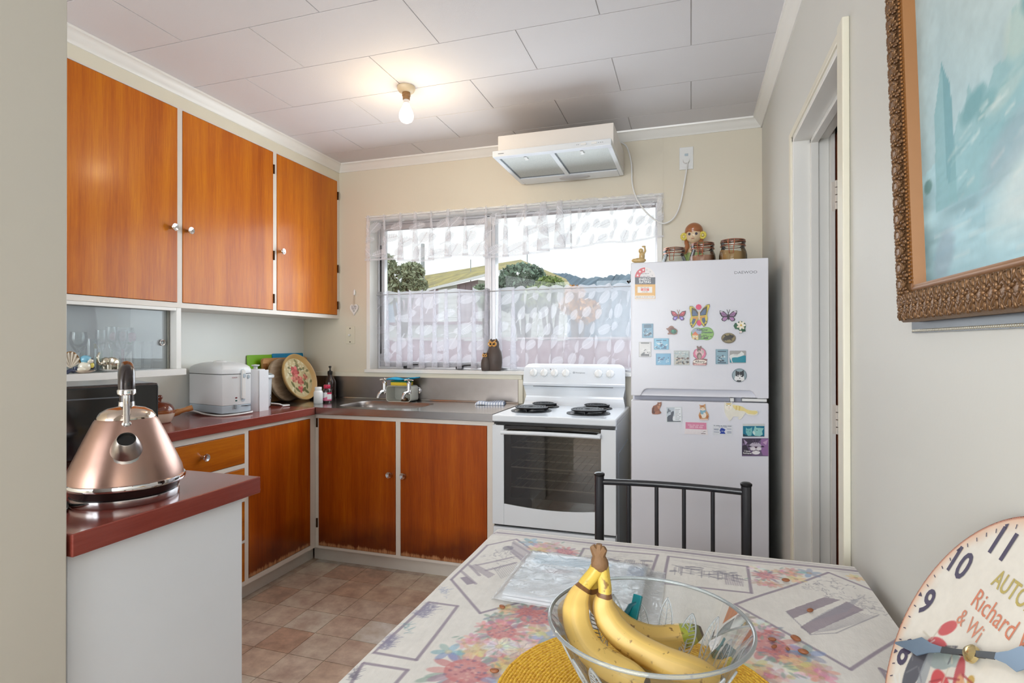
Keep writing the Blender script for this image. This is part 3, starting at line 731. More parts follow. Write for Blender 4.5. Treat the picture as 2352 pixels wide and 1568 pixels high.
# ================================================================== fridge
FA = math.radians(2.6)
FO = Vector((-0.2445, 2.438, 0))      # front left foot of the door plane
fd = thing('fridge', 'white two-door fridge freezer covered in magnets', 'fridge', FO, FA)
FW, FH = 0.543, 1.553
MB().box((0.004, 0.065, 0.03), (FW - 0.004, 0.56, FH - 0.003)).build('body', M['fridge'], fd, bevel=0.006)
MB().box((0.012, 0.05, 0.06), (FW - 0.012, 0.066, FH - 0.01)).build('gasket', M['fridgegrey'], fd)
for x in (0.05, FW - 0.05):
    for y in (0.1, 0.5): MB().cyl((x, y, 0), (x, y, 0.03), 0.02).build('foot', M['black'], fd, smooth=40)
# freezer door with a scooped grip along its lower edge
pl = Matrix(((1,0,0,0),(0,0,1,0),(0,1,0,0),(0,0,0,1)))
gx = (0.045, FW - 0.05); zb, zt = 0.986, 1.017
outl = [(0, zb)] + [(gx[0] - 0.008, zb), (gx[0] - 0.002, zb + 0.004), (gx[0] + 0.002, zb + 0.014), (gx[0] + 0.01, zb + 0.026), (gx[0] + 0.022, zt)] + [(gx[1] - 0.022, zt), (gx[1] - 0.01, zb + 0.026), (gx[1] - 0.002, zb + 0.014), (gx[1] + 0.002, zb + 0.004), (gx[1] + 0.008, zb), (FW, zb), (FW, FH), (0, FH)]
du = MB().prism(outl, 0.0, 0.05, pl).build('freezer_door', M['fridge'], fd, bevel=0.004, seg=3)
sc_m = MB()
sc_m.grid(lambda u, v: (gx[0] - 0.01 + (gx[1] - gx[0] + 0.02) * u, 0.022 - 0.016 * math.sin(v * PI / 2) if v < 1 else 0.006, zt - 0.002 - 0.027 * v), 24, 6)
sc_m.build('grip', M['fridge'], du, smooth=60)
MB().box((gx[0] - 0.01, 0.022, zb + 0.001), (gx[1] + 0.01, 0.05, zt)).build('grip_back', M['fridge'], du)
dl = MB().box((0, 0, 0.05), (FW, 0.05, 0.968)).build('fridge_door', M['fridge'], fd, bevel=0.006, seg=3)
hgm = MB().box((FW - 0.1, 0.008, 0.972), (FW - 0.006, 0.05, 0.984)).box((FW - 0.145, 0.012, 0.969), (FW - 0.13, 0.05, 0.985)); hgm.build('hinge_cover', M['plastic'], fd, bevel=0.002)
tm = MB(); Mf = Matrix(((1,0,0,0),(0,0,-1,0),(0,1,0,0),(0,0,0,1)))     # drawing plane of the door: x right, y up, z towards the room
FN = Vector((math.sin(FA), -math.cos(FA), 0))
def on_fridge(px, py):
    p = hit(px, py, FO, FN); q = Matrix.Rotation(-FA, 3, 'Z') @ (p - FO); return q.x, q.z
a0 = on_fridge(1687, 629); a1 = on_fridge(1739, 629)
put_text(tm, 'DAEWOO', a0[0], a0[1], 0.0115, 0.0008, M=Mf, width=a1[0] - a0[0]); tm.build('lettering', plain('silver_lettering', C(150, 152, 158), 0.25, metal=0.6), du)
FRM = Matrix.Translation(FO) @ Matrix.Rotation(FA, 4, 'Z') @ Mf

# ================================================================== range hood
hd = thing('range_hood', 'white range hood with twin filters under the ceiling', 'range hood', (-0.93, 2.6, 2.125))
HW = 0.582
MB().box((0, 0.085, 0.03), (HW, 0.52, 0.134)).build('body', plain('hood_enamel', C(236, 230, 224), 0.3, var=0.02), hd, bevel=0.003)
tr = MB(); tr.box((0, 0, 0), (HW, 0.04, 0.03)); tr.box((0, 0.04, 0), (0.022, 0.5, 0.03)); tr.box((HW - 0.022, 0.04, 0), (HW, 0.5, 0.03)); tr.box((0.022, 0.4, 0), (HW - 0.022, 0.51, 0.03)); tr.box((HW / 2 - 0.012, 0.04, 0.0), (HW / 2 + 0.012, 0.4, 0.03))
tr.build('tray', M['enamel'], hd, bevel=0.003)
def mesh_filter():
    m, nt, b = nodes('filter_mesh')
    tc = N(nt, 'ShaderNodeTexCoord'); w = N(nt, 'ShaderNodeTexVoronoi'); w.inputs['Scale'].default_value = 330
    nt.links.new(tc.outputs['Object'], w.inputs['Vector']); cr = N(nt, 'ShaderNodeValToRGB')
    cr.color_ramp.elements[0].color = C(206, 208, 204); cr.color_ramp.elements[1].color = C(168, 172, 170)
    nt.links.new(w.outputs['Distance'], cr.inputs['Fac']); nt.links.new(cr.outputs['Color'], b.inputs['Base Color']); b.inputs['Roughness'].default_value = 0.5; b.inputs['Metallic'].default_value = 0.35
    return m
M['filter'] = mesh_filter()
for x0, x1 in ((0.024, HW / 2 - 0.014), (HW / 2 + 0.014, HW - 0.024)):
    f = MB().box((x0, 0.042, 0.008), (x1, 0.398, 0.016)).build('filter', M['filter'], hd)
    cx = (x0 + x1) / 2
    MB().box((cx - 0.007, 0.06, 0.003), (cx + 0.007, 0.095, 0.008)).cyl((cx, 0.09, 0.001), (cx, 0.09, 0.008), 0.01).build('catch', M['plastic'], f, bevel=0.001)
    MB().box((x0, 0.041, 0.006), (x0 + 0.003, 0.399, 0.01)).box((x0, 0.394, 0.006), (x1, 0.399, 0.01)).build('edge_gap', M['inkgrey'], f)
MB().lathe([(0, -0.010), (0.06, -0.007), (0.085, -0.002), (0.088, 0.002), (0, 0.002)], 32, (HW / 2 + 0.03, 0.455, 0.0), sy=0.42).build('lamp_cover', plain('frosted_lamp_cover', C(190, 188, 186), 0.35), hd, smooth=50)
for x in (0.44, 0.49): MB().box((x, -0.003, 0.011), (x + 0.026, 0.001, 0.021)).build('switch', M['plastic'], hd, bevel=0.001)
dt = MB()
for x in (0.42, 0.428, 0.522, 0.532, 0.541): dt.box((x, -0.0006, 0.014), (x + 0.003, 0, 0.017))
put_text(dt, '~', 0.03, 0.012, 0.006, 0.0005, M=Mf); dt.build('lettering', M['inkgrey'], hd)
vsl = MB()
for k in range(22): vsl.box((0.15 + k * 0.013, 0.083, 0.036), (0.159 + k * 0.013, 0.0852, 0.039))
vsl.build('vent_slots', M['inkgrey'], hd)

# hood flex to the socket
p0 = at(1424, 326, 'y', 3.112); p1 = at(1580, 368, 'y', 3.105)
pts = [p0] + [at(px, py, 'y', 3.085) for px, py in ((1440, 338), (1450, 375), (1452, 420), (1462, 455), (1482, 485), (1505, 505), (1526, 513), (1548, 500), (1562, 470), (1572, 420))] + [p1]
def smooth_pts(ps, k=6):
    ps = [Vector(p) for p in ps]; out = []
    for i in range(len(ps) - 1):
        a, b, c, d = ps[max(i-1, 0)], ps[i], ps[i+1], ps[min(i+2, len(ps)-1)]
        for j in range(k):
            t = j / k
            out.append(0.5 * ((2*b) + (c - a) * t + (2*a - 5*b + 4*c - d) * t*t + (3*b - a - 3*c + d) * t**3))
    return out + [ps[-1]]
tag(MB().tube(smooth_pts(pts), 0.0042, n=8).build('power_cord', M['plastic'], smooth=60), 'white flex looping from the range hood to the wall socket', 'cord')
so = thing('wall_socket', 'white single wall socket right of the window', 'socket', (-0.057, YB, 2.13))
MB().box((0, -0.008, 0), (0.071, 0, 0.119)).build('plate', M['plastic'], so, bevel=0.003)
MB().box((0.012, -0.0095, 0.014), (0.059, -0.008, 0.105)).build('inset', M['plastic'], so, bevel=0.001)
MB().box((0.027, -0.0125, 0.07), (0.045, -0.0095, 0.083)).build('rocker', M['greyplastic'], so, bevel=0.002)
MB().cyl((0.0355, -0.0095, 0.045), (0.0355, -0.026, 0.045), 0.018, 0.015).build('plug', M['plastic'], so, smooth=40)
sw = thing('light_switch', 'old cream toggle light switch on the back wall', 'switch', (-2.117, YB, 1.208))
MB().box((0, -0.005, 0), (0.066, 0, 0.112)).build('plate', plain('aged_plastic', C(226, 218, 196), 0.35), sw, bevel=0.002)
MB().box((0.027, -0.02, 0.05), (0.039, -0.005, 0.062)).build('toggle', M['plastic'], sw, bevel=0.003)
MB().cyl((0.033, -0.006, 0.012), (0.033, -0.005, 0.012), 0.004).cyl((0.033, -0.006, 0.099), (0.033, -0.005, 0.099), 0.004).build('screw', M['brassdark'], sw)

# bare bulb on a ceiling batten
bl = thing('ceiling_light', 'bare glowing pear bulb in a cream ceiling holder', 'light', (-1.215, 2.253, ZC))
MB().lathe([(0, 0), (0.04, 0), (0.041, -0.008), (0.034, -0.02), (0.026, -0.026), (0, -0.026)], 32).build('ceiling_rose', plain('aged_bakelite', C(226, 205, 170), 0.35), bl, smooth=40)
MB().lathe([(0.018, -0.026), (0.019, -0.04), (0.0165, -0.042), (0.0155, -0.058), (0, -0.058)], 24).build('lamp_holder', plain('heat_browned_holder', C(150, 110, 66), 0.4), bl, smooth=40)
MB().lathe([(0.0125, -0.05), (0.0135, -0.06), (0.0125, -0.064), (0.0135, -0.07), (0.0125, -0.076), (0, -0.076)], 24).build('cap', M['chrome'], bl, smooth=40)
MB().lathe([(0.0125, -0.072), (0.016, -0.086), (0.024, -0.1), (0.0305, -0.115), (0.0325, -0.129), (0.031, -0.141), (0.025, -0.152), (0.014, -0.159), (0, -0.161)], 32).build('bulb', glow('lit_bulb', (1.0, 0.88, 0.66, 1), 4.0), bl, smooth=60)
lp = bpy.data.lights.new('bulb_light', 'POINT'); lp.energy = 3.6; lp.color = (1.0, 0.74, 0.42); lp.shadow_soft_size = 0.034
lo = bpy.data.objects.new('bulb_light', lp); col.objects.link(lo); lo.parent = bl; lo.location = (0, 0, -0.2)

# hanging heart
hh = thing('heart_ornament', 'white heart ornament with black writing hanging on the back wall', 'ornament', (-2.052, YB, 1.39))
def heart(r, n=28):
    pts = []
    for k in range(n):
        t = 2 * PI * k / n; pts.append((r * math.sin(t) ** 3, r * (13 * math.cos(t) - 5 * math.cos(2*t) - 2 * math.cos(3*t) - math.cos(4*t)) / 15 * 1.25))
    return pts
hm_ = MB().prism(heart(0.03), 0.003, 0.011, Mf); hm_.xf(Matrix.Translation((0, 0, 0.041))); hb = hm_.build('heart', M['plastic'], hh, bevel=0.0015)
MB().tube([(0.004, -0.008, 0.072), (0.001, -0.006, 0.11), (0.0, -0.008, 0.13), (-0.006, -0.006, 0.11), (-0.004, -0.008, 0.072)], 0.0009, n=5).build('string', plain('jute', C(200, 188, 170), 0.9), hh)
MB().sphere((0, -0.006, 0.147), (0.009, 0.006, 0.02)).cyl((0, -0.008, 0.128), (0, -0.015, 0.132), 0.003, n=8).build('wall_hook', M['plastic'], hh, smooth=50)
tx = MB()
for i, s in enumerate(('~', '~', '~', '~', '~', '~')): put_text(tx, s, 0, 0.058 - i * 0.0068, 0.0042, 0.0116, M=Mf, center=True, width=(0.036, 0.036, 0.034, 0.03, 0.016, 0.012)[i])
tx.build('lettering', M['black'], hb)

# taps
def tap(px):
    x = at(px, 880, 'y', 3.0).x
    t = thing('tap', 'chrome bib tap over the sink, ' + ('left of the pair' if px < 900 else 'right of the pair beside the splash mark'), 'tap', (x, 2.99, 0.90), 0, 'sink taps')
    b = MB(); b.cyl((0, 0, 0.02), (0, 0, 0.075), 0.0145, 0.0125); b.sphere((0, 0, 0.022), (0.017, 0.017, 0.018)); b.cyl((0, 0, 0.075), (0, 0, 0.088), 0.006); b.lathe([(0.0155, 0.07), (0.0155, 0.076), (0.012, 0.08), (0, 0.08)], 16)
    b.build('body', M['chrome'], t, smooth=40)
    h = MB()
    for a in (0.35, 0.35 + PI / 2, 0.35 + PI, 0.35 + 1.5 * PI): h.tube([(0, 0, 0.092), (0.014 * math.cos(a), 0.014 * math.sin(a), 0.094), (0.027 * math.cos(a), 0.027 * math.sin(a), 0.091)], [0.0065, 0.0045, 0.006], n=8)
    h.sphere((0, 0, 0.094), 0.008); h.build('handle', plain('worn_chrome', C(170, 160, 150), 0.2, metal=1.0), t, smooth=50)
    MB().tube(smooth_pts([(0, 0, 0.022), (-0.006, -0.02, 0.02), (-0.012, -0.04, 0.008), (-0.016, -0.05, -0.016)], 4), [0.0125] * 4 + [0.0105] * 9, n=12).build('spout', M['chrome'], t, smooth=50)
    MB().cyl((0, 0, 0.022), (0.0, 0.118, 0.022), 0.0085).lathe([(0, 0), (0.024, 0), (0.022, 0.006), (0.013, 0.012), (0, 0.012)], 24, (0.0, 0.12, 0.022), ZYn).build('wall_pipe', M['chrome'], t, smooth=40)
tap(885); tap(941)

# plastic caddy between the taps
cd = thing('sink_caddy', 'translucent white plastic caddy standing between the taps', 'caddy', (-1.665, 2.985, ZB))
def milky():
    m, nt, b = nodes('milky_plastic'); b.inputs['Base Color'].default_value = C(214, 214, 204); b.inputs['Roughness'].default_value = 0.35
    b.inputs['Transmission Weight'].default_value = 0.25; b.inputs['Subsurface Weight'].default_value = 0.2; b.inputs['Subsurface Radius'].default_value = (0.01, 0.01, 0.01); return m
M['milky'] = milky()
oo = rrect(-0.082, 0.082, 0.0, 0.096, 0.02, 5); ii = rrect(-0.079, 0.079, 0.003, 0.093, 0.018, 5); n = len(oo)
cm = MB(); V = []
for y in (0.0, 0.1):
    V += [(x, y, z) for x, z in oo] + [(x, y, z) for x, z in ii]
fs = []
for i in range(n):
    k = (i + 1) % n
    fs += [(i, k, 2*n + k, 2*n + i), (n + k, n + i, 3*n + i, 3*n + k), (k, i, n + i, n + k)]
fs.append(tuple(2*n + i for i in range(n)))
cm.add(V, fs); cm.build('bin', M['milky'], cd, smooth=40)
tag(MB().lathe([(0, 0), (0.022, 0), (0.026, 0.004), (0.02, 0.006), (0.017, 0.017), (0.012, 0.019), (0, 0.019)], 24, (-1.64, 3.02, ZB + 0.003)).tube([(-1.648, 3.02, ZB + 0.022), (-1.64, 3.02, ZB + 0.028), (-1.632, 3.02, ZB + 0.022)], 0.002, n=6).build('sink_plug', plain('tarnished_metal', C(120, 96, 76), 0.3, metal=0.9), smooth=40), 'small tarnished metal sink plug lying in the caddy', 'plug')
sp = thing('sponge', 'yellow and green scouring sponge on the sink caddy', 'sponge', (-1.665, 3.03, ZB + 0.0965))
MB().box((-0.058, -0.034, 0), (0.058, 0.034, 0.02)).build('foam', plain('yellow_foam', C(226, 196, 60), 0.9, var=0.15, scale=200, bump=0.5, bscale=300), sp, bevel=0.003)
MB().box((-0.058, -0.034, 0.02), (0.058, 0.034, 0.028)).build('scourer', plain('green_scourer', C(20, 110, 90), 0.95, var=0.2, scale=300, bump=0.6, bscale=400), sp, bevel=0.002)
cl = MB().grid(lambda u, v: (-1.755 + 0.19 * u, 2.99 + 0.085 * v, ZB + 0.1275 + 0.006 * math.sin(u * 5 + 1.2) * v + 0.012 * u * u + 0.003 * math.sin(9 * u)), 26, 8)
tag(cl.build('dishcloth', plain('teal_cloth', C(0, 140, 180), 0.85, var=0.1, scale=160, bump=0.4, bscale=260), smooth=60), 'bright blue folded dishcloth on top of the sponge', 'cloth')
_s = bpy.data.objects['dishcloth'].modifiers.new('t', 'SOLIDIFY'); _s.thickness = 0.007; _s.offset = 1

# folded checked tea towel on the bench
q = [at(1090, 930, 'z', ZB), at(1158, 931, 'z', ZB), at(1163, 917, 'z', ZB), at(1107, 915, 'z', ZB)]
q[2] = q[1] + Vector((-0.02, 0.10, 0)); q[3] = q[0] + Vector((-0.0, 0.10, 0))
q = [p + Vector((0.0, 0.0, 0)) for p in q]
tw = MB()
nu, nv = 44, 30
for j in range(nv):
    for i in range(nu):
        def pt(a, b_):
            p = (q[0] * (1 - a) + q[1] * a) * (1 - b_) + (q[3] * (1 - a) + q[2] * a) * b_
            e = min(a, 1 - a, b_, 1 - b_); hgt = 0.017 * min(1, e / 0.07) ** 0.5 + 0.003 * math.sin(7 * a + 3 * b_)
            return (p.x, p.y, ZB + max(0.001, hgt))
        ca, cb = (i // 2) % 2, (j // 2) % 2
        tw.col = (236, 238, 242) if ca + cb == 0 else ((104, 118, 150) if ca + cb == 2 else (170, 180, 200))
        tw.add([pt(i / nu, j / nv), pt((i+1) / nu, j / nv), pt((i+1) / nu, (j+1) / nv), pt(i / nu, (j+1) / nv)], [(0, 1, 2, 3)])
bm_o = tw.build('tea_towel', M['matteprint'])
_b = bmesh.new(); _b.from_mesh(bm_o.data); bmesh.ops.remove_doubles(_b, verts=_b.verts, dist=1e-5); _b.to_mesh(bm_o.data); _b.free()
bm_o.data.polygons.foreach_set('use_smooth', [True] * len(bm_o.data.polygons))
tag(bm_o, 'folded blue and white checked tea towel on the steel bench', 'tea towel')

# ================================================================== magnets on the fridge
CROP = {'A': (1430, 580, 5.2278), 'B': (1430, 870, 6.5333)}
def fp(c, x, y):
    ox, oy, s = CROP[c]; return on_fridge(ox + x / s, oy + y / s)
def ell(cx, cy, rx, ry, n=20, a0=0, a1=360, rot=0):
    out = []; cr, sr = math.cos(math.radians(rot)), math.sin(math.radians(rot))
    m = n if a1 - a0 == 360 else n + 1
    for k in range(m):
        a = math.radians(a0 + (a1 - a0) * k / n); x, y = rx * math.cos(a), ry * math.sin(a)
        out.append((cx + x * cr - y * sr, cy + x * sr + y * cr))
    return out
def rect(x0, y0, x1, y1, r=0): return [(x0, y0), (x1, y0), (x1, y1), (x0, y1)] if not r else rrect(x0, x1, y0, y1, r, 4)
def star(cx, cy, r): return [(cx + (r if k % 2 == 0 else r * 0.42) * math.sin(PI * k / 5), cy - (r if k % 2 == 0 else r * 0.42) * math.cos(PI * k / 5)) for k in range(10)]
def ccw(p):
    a = sum(p[i-1][0] * p[i][1] - p[i][0] * p[i-1][1] for i in range(len(p))); return p if a > 0 else p[::-1]
def magnet(name, label, crop, outline, base, layers=(), texts=(), thick=0.003, cat='magnet', group='magnets on the fridge doors', side=None):
    P0 = [fp(crop, *p) for p in outline]
    cx = sum(p[0] for p in P0) / len(P0); cy = sum(p[1] for p in P0) / len(P0)
    mb = MB(); mb.col = base
    mb.prism(ccw([(x - cx, y - cy) for x, y in P0]), 0.0, thick)
    z = thick
    for c, pts in layers:
        z += 0.00012; mb.col = c
        mb.flat(ccw([(a - cx, b_ - cy) for a, b_ in [fp(crop, *p) for p in pts]]), z)
    for t in texts:
        s, x, y, w, hgt, c = t[:6]
        a = fp(crop, x, y); e = fp(crop, x + w, y)
        put_text(mb, s, a[0] - cx, a[1] - cy, hgt / CROP[crop][2] * 0.00186, z + 0.00015, c, width=e[0] - a[0], bold=0.015)
    o = mb.build(name, M['print'])
    o.matrix_world = FRM @ Matrix.Translation((cx, cy, 0.0004))
    return tag(o, label, cat, group)

# energy sticker
cxx, r0 = 270, 122
arch = [(148, 578), (393, 578)] + [(cxx + r0 * math.cos(math.radians(a)), 298 - r0 * math.sin(math.radians(a))) for a in range(0, 181, 12)]
ringp = [(cxx + r0 * math.cos(math.radians(a)), 298 - (r0 - 2) * math.sin(math.radians(a))) for a in range(90, 181, 10)] + [(cxx + 62 * math.cos(math.radians(a)), 298 - 62 * math.sin(math.radians(a))) for a in range(180, 89, -10)]
lay = [((214, 62, 72), ringp)]
for a in (165, 132, 103): lay.append(((250, 240, 240), star(cxx + 92 * math.cos(math.radians(a)), 298 - 92 * math.sin(math.radians(a)), 17)))
for a in (15, 48, 77): lay.append(((206, 202, 204), star(cxx + 92 * math.cos(math.radians(a)), 298 - 92 * math.sin(math.radians(a)), 15)))
lay += [((38, 38, 54), rect(149, 296, 392, 380)), ((232, 172, 62), rect(149, 381, 392, 553)), ((240, 234, 226), rect(180, 410, 356, 482)), ((226, 84, 66), rect(220, 430, 318, 459)), ((244, 236, 226), rect(153, 517, 386, 549))]
magnet('energy_label', 'tall energy rating sticker at the top left of the freezer door', 'A', arch, (236, 230, 230), lay,
       [('ENERGY', 197, 336, 145, 30, (250, 250, 250)), ('RATING', 202, 370, 136, 30, (250, 250, 250)), ('332', 246, 455, 48, 20, (252, 240, 230)), ('~', 225, 258, 90, 9, (90, 88, 96)), ('~', 212, 290, 115, 9, (90, 88, 96)), ('~', 216, 423, 100, 8, (150, 80, 60)), ('~', 232, 474, 70, 8, (150, 80, 60)), ('~', 162, 537, 214, 9, (120, 90, 70))], thick=0.0003, cat='sticker', group='labels on the freezer door')

wingL = lambda cx, cy, w, hh_, lo=0.9: [(cx, cy - hh_ * .1), (cx - w * .5, cy - hh_ * .62), (cx - w, cy - hh_ * .72), (cx - w * .98, cy - hh_ * .35), (cx - w * .78, cy + hh_ * .02), (cx - w * .62, cy + hh_ * .1), (cx - w * .8, cy + hh_ * .35), (cx - w * .7, cy + hh_ * .62 * lo), (cx - w * .4, cy + hh_ * .7 * lo), (cx - w * .12, cy + hh_ * .35), (cx, cy + hh_ * .2)]
def mirror(p, cx): return [(2 * cx - x, y) for x, y in p][::-1]
def scale_(p, k, c): return [(c[0] + (x - c[0]) * k, c[1] + (y - c[1]) * k) for x, y in p]
def butterfly(name, label, cx, cy, w, hh_, edge, up, low, body, spots=(), thick=0.004):
    L_ = wingL(cx, cy, w, hh_); R_ = mirror(L_, cx)
    out = L_[::-1] + R_[::-1]
    out = [p for i, p in enumerate(out) if i == 0 or p != out[i-1]]
    lay = []
    for s in (-1, 1):
        f = (lambda pts: pts) if s < 0 else (lambda pts: mirror(pts, cx))
        lay.append((up, f([(cx - w * .12, cy - hh_ * .12), (cx - w * .5, cy - hh_ * .5), (cx - w * .86, cy - hh_ * .6), (cx - w * .84, cy - hh_ * .35), (cx - w * .66, cy - hh_ * .02), (cx - w * .2, cy + hh_ * .0)])))
        lay.append((low, f([(cx - w * .12, cy + hh_ * .1), (cx - w * .55, cy + hh_ * .12), (cx - w * .68, cy + hh_ * .36), (cx - w * .6, cy + hh_ * .52), (cx - w * .4, cy + hh_ * .56), (cx - w * .16, cy + hh_ * .3)])))
        for c, (dx, dy, rx, ry) in spots: lay.append((c, f(ell(cx - w * dx, cy + hh_ * dy, w * rx, hh_ * ry, 10))))
        lay.append((edge, f([(cx - w * .1, cy - hh_ * .1), (cx - w * .8, cy - hh_ * .42), (cx - w * .8, cy - hh_ * .39), (cx - w * .1, cy - hh_ * .06)])))
        lay.append((edge, f([(cx - w * .1, cy - hh_ * .02), (cx - w * .7, cy - hh_ * .2), (cx - w * .7, cy - hh_ * .17), (cx - w * .1, cy + hh_ * .01)])))
    lay.append((body, ell(cx, cy + hh_ * .05, w * .09, hh_ * .42, 12)))
    lay.append((body, [(cx - 3, cy - hh_ * .35), (cx - w * .2, cy - hh_ * .85), (cx - w * .14, cy - hh_ * .85), (cx + 3, cy - hh_ * .35)]))
    lay.append((body, [(cx - 3, cy - hh_ * .35), (cx + w * .14, cy - hh_ * .85), (cx + w * .2, cy - hh_ * .85), (cx + 3, cy - hh_ * .35)]))
    return magnet(name, label, 'A', out, edge, lay, thick=thick)
butterfly('butterfly_magnet', 'small red and violet butterfly magnet', 670, 760, 90, 88, (86, 44, 60), (206, 62, 86), (128, 104, 200), (150, 96, 60), [((236, 120, 130), (.55, -.38, .14, .1)), ((216, 200, 240), (.45, .3, .1, .1))])
butterfly('butterfly_magnet', 'black and mauve butterfly magnet with white wing tips', 1268, 765, 104, 96, (38, 26, 40), (168, 122, 168), (176, 128, 176), (30, 20, 34), [((238, 230, 238), (.86, -.56, .1, .08)), ((238, 230, 238), (.72, -.58, .07, .05))])
# big butterfly
bx, by = 916, 752
Lw = [(bx - 4, by - 20), (bx - 40, by - 75), (bx - 85, by - 118), (bx - 120, by - 122), (bx - 122, by - 90), (bx - 104, by - 40), (bx - 96, by + 8), (bx - 108, by + 40), (bx - 104, by + 95), (bx - 80, by + 140), (bx - 60, by + 142), (bx - 30, by + 95), (bx - 6, by + 50)]
tilt = lambda pts: [(x + (by - y) * 0.06, y - (x - bx) * 0.10) for x, y in pts]
Rw = mirror(Lw, bx)
lay = [((226, 60, 110), ell(bx - 4, by - 98, 36, 34, 8)), ((226, 60, 110), ell(bx + 2, by + 92, 30, 36, 8))]
for m_ in (0, 1):
    f = (lambda p: tilt(p)) if not m_ else (lambda p: tilt(mirror(p, bx)))
    lay += [((216, 196, 66), f(scale_(Lw, 0.95, (bx - 60, by)))), ((66, 52, 34), f([(bx - 6, by - 20), (bx - 44, by - 74), (bx - 92, by - 104), (bx - 92, by - 40), (bx - 84, by + 6), (bx - 16, by + 8)])), ((78, 104, 140), f([(bx - 14, by - 8), (bx - 46, by - 56), (bx - 78, by - 70), (bx - 80, by - 4), (bx - 30, by + 4)])),
            ((214, 150, 60), f([(bx - 10, by + 20), (bx - 80, by + 14), (bx - 66, by + 70), (bx - 30, by + 70)])), ((60, 90, 120), f([(bx - 36, by + 40), (bx - 70, by + 34), (bx - 84, by + 80), (bx - 66, by + 112), (bx - 44, by + 80)])), ((40, 32, 26), f(ell(bx - 78, by + 118, 9, 9, 8))), ((40, 32, 26), f(ell(bx - 94, by + 84, 6, 6, 8)))]
lay.append(((226, 200, 170), ell(bx + 1, by + 4, 12, 58, 14)))
magnet('butterfly_magnet', 'large yellow and blue butterfly magnet over a pink flower', 'A', tilt(Lw[::-1]) + tilt(Rw[::-1]), (58, 46, 34), lay, thick=0.006)
# flower
fx, fy = 1420, 872
out = [(1330, 880), (1350, 842), (1378, 850), (1395, 826), (1425, 822), (1450, 838), (1470, 850), (1478, 880), (1468, 912), (1476, 945), (1440, 950), (1425, 968), (1400, 968), (1404, 940), (1385, 920), (1352, 918)]
lay = [((34, 92, 60), [(1332, 880), (1352, 846), (1380, 862), (1384, 905), (1354, 914)]), ((30, 84, 54), [(1420, 920), (1470, 920), (1474, 944), (1440, 948)])]
for k in range(7): a = 2 * PI * k / 7; lay.append(((240, 228, 208) if k % 2 else (250, 242, 228), ell(fx + 30 * math.cos(a), fy + 30 * math.sin(a), 27, 14, 12, rot=math.degrees(a))))
lay += [((222, 186, 90), ell(fx, fy, 13, 13, 12)), ((244, 226, 224), ell(1415, 952, 18, 14, 12))]
magnet('flower_magnet', 'white daisy magnet with green leaves', 'A', out, (48, 100, 66), lay, thick=0.006)
# turtle
out = [(520, 912), (545, 905), (568, 882), (592, 878), (612, 892), (618, 908), (640, 915), (658, 935), (650, 975), (620, 984), (570, 978), (548, 984), (538, 972), (556, 955), (545, 935)]
magnet('turtle_magnet', 'brown turtle magnet with a shiny green shell', 'A', out, (150, 100, 76), [((120, 70, 50), ell(600, 938, 46, 40, 16, rot=20)), ((20, 110, 84), ell(614, 948, 36, 28, 14, rot=10)), ((80, 190, 150), ell(604, 940, 9, 7, 8)), ((10, 70, 60), ell(630, 958, 12, 9, 8))], thick=0.009)
# natural disaster oval
out = [p for p in ell(900, 975, 80, 74, 26, 70, 292)] + [p for p in ell(1010, 972, 84, 78, 26, -112, 110)]
lay = [((150, 196, 110), ell(1012, 972, 76, 70, 22)), ((170, 180, 200), ell(890, 950, 60, 40, 16)), ((120, 150, 110), ell(890, 1012, 62, 34, 16)), ((238, 210, 150), [(835, 985), (908, 985), (908, 1046), (838, 1036)]), ((226, 120, 70), [(828, 990), (872, 946), (914, 990)]), ((240, 236, 226), rect(850, 1000, 866, 1016)), ((240, 236, 226), rect(880, 1000, 896, 1016)), ((150, 110, 90), rect(862, 1024, 880, 1046)), ((120, 130, 110), ell(928, 1005, 16, 32, 12)), ((60, 70, 60), rect(970, 1018, 1026, 1034))]
magnet('oval_magnet', 'green double-oval magnet reading Natural Disaster with a little house', 'A', out, (118, 168, 84), lay, [('Natural', 892, 938, 124, 24, (40, 52, 84)), ('Disaster', 950, 968, 134, 24, (40, 52, 84)), ('~', 960, 996, 52, 10, (40, 70, 50)), ('~', 945, 1010, 126, 11, (50, 80, 60))])
# gecko stone
lay = [((150, 136, 96), ell(1270, 1022, 74, 54, 22)), ((58, 50, 40), ell(1270, 1020, 56, 26, 16, rot=-8)), ((44, 38, 32), ell(1312, 1006, 22, 16, 12)), ((58, 50, 40), [(1220, 1010), (1200, 1040), (1216, 1060), (1236, 1050), (1236, 1030)])]
for a, b_ in ((1240, 1046), (1300, 1046), (1232, 996), (1290, 990)): lay.append(((44, 38, 32), ell(a, b_, 16, 7, 10, rot=30)))
magnet('stone_magnet', 'oval brown stone magnet with a dark animal relief', 'A', ell(1270, 1026, 86, 62, 28), (112, 98, 70), lay, thick=0.007)
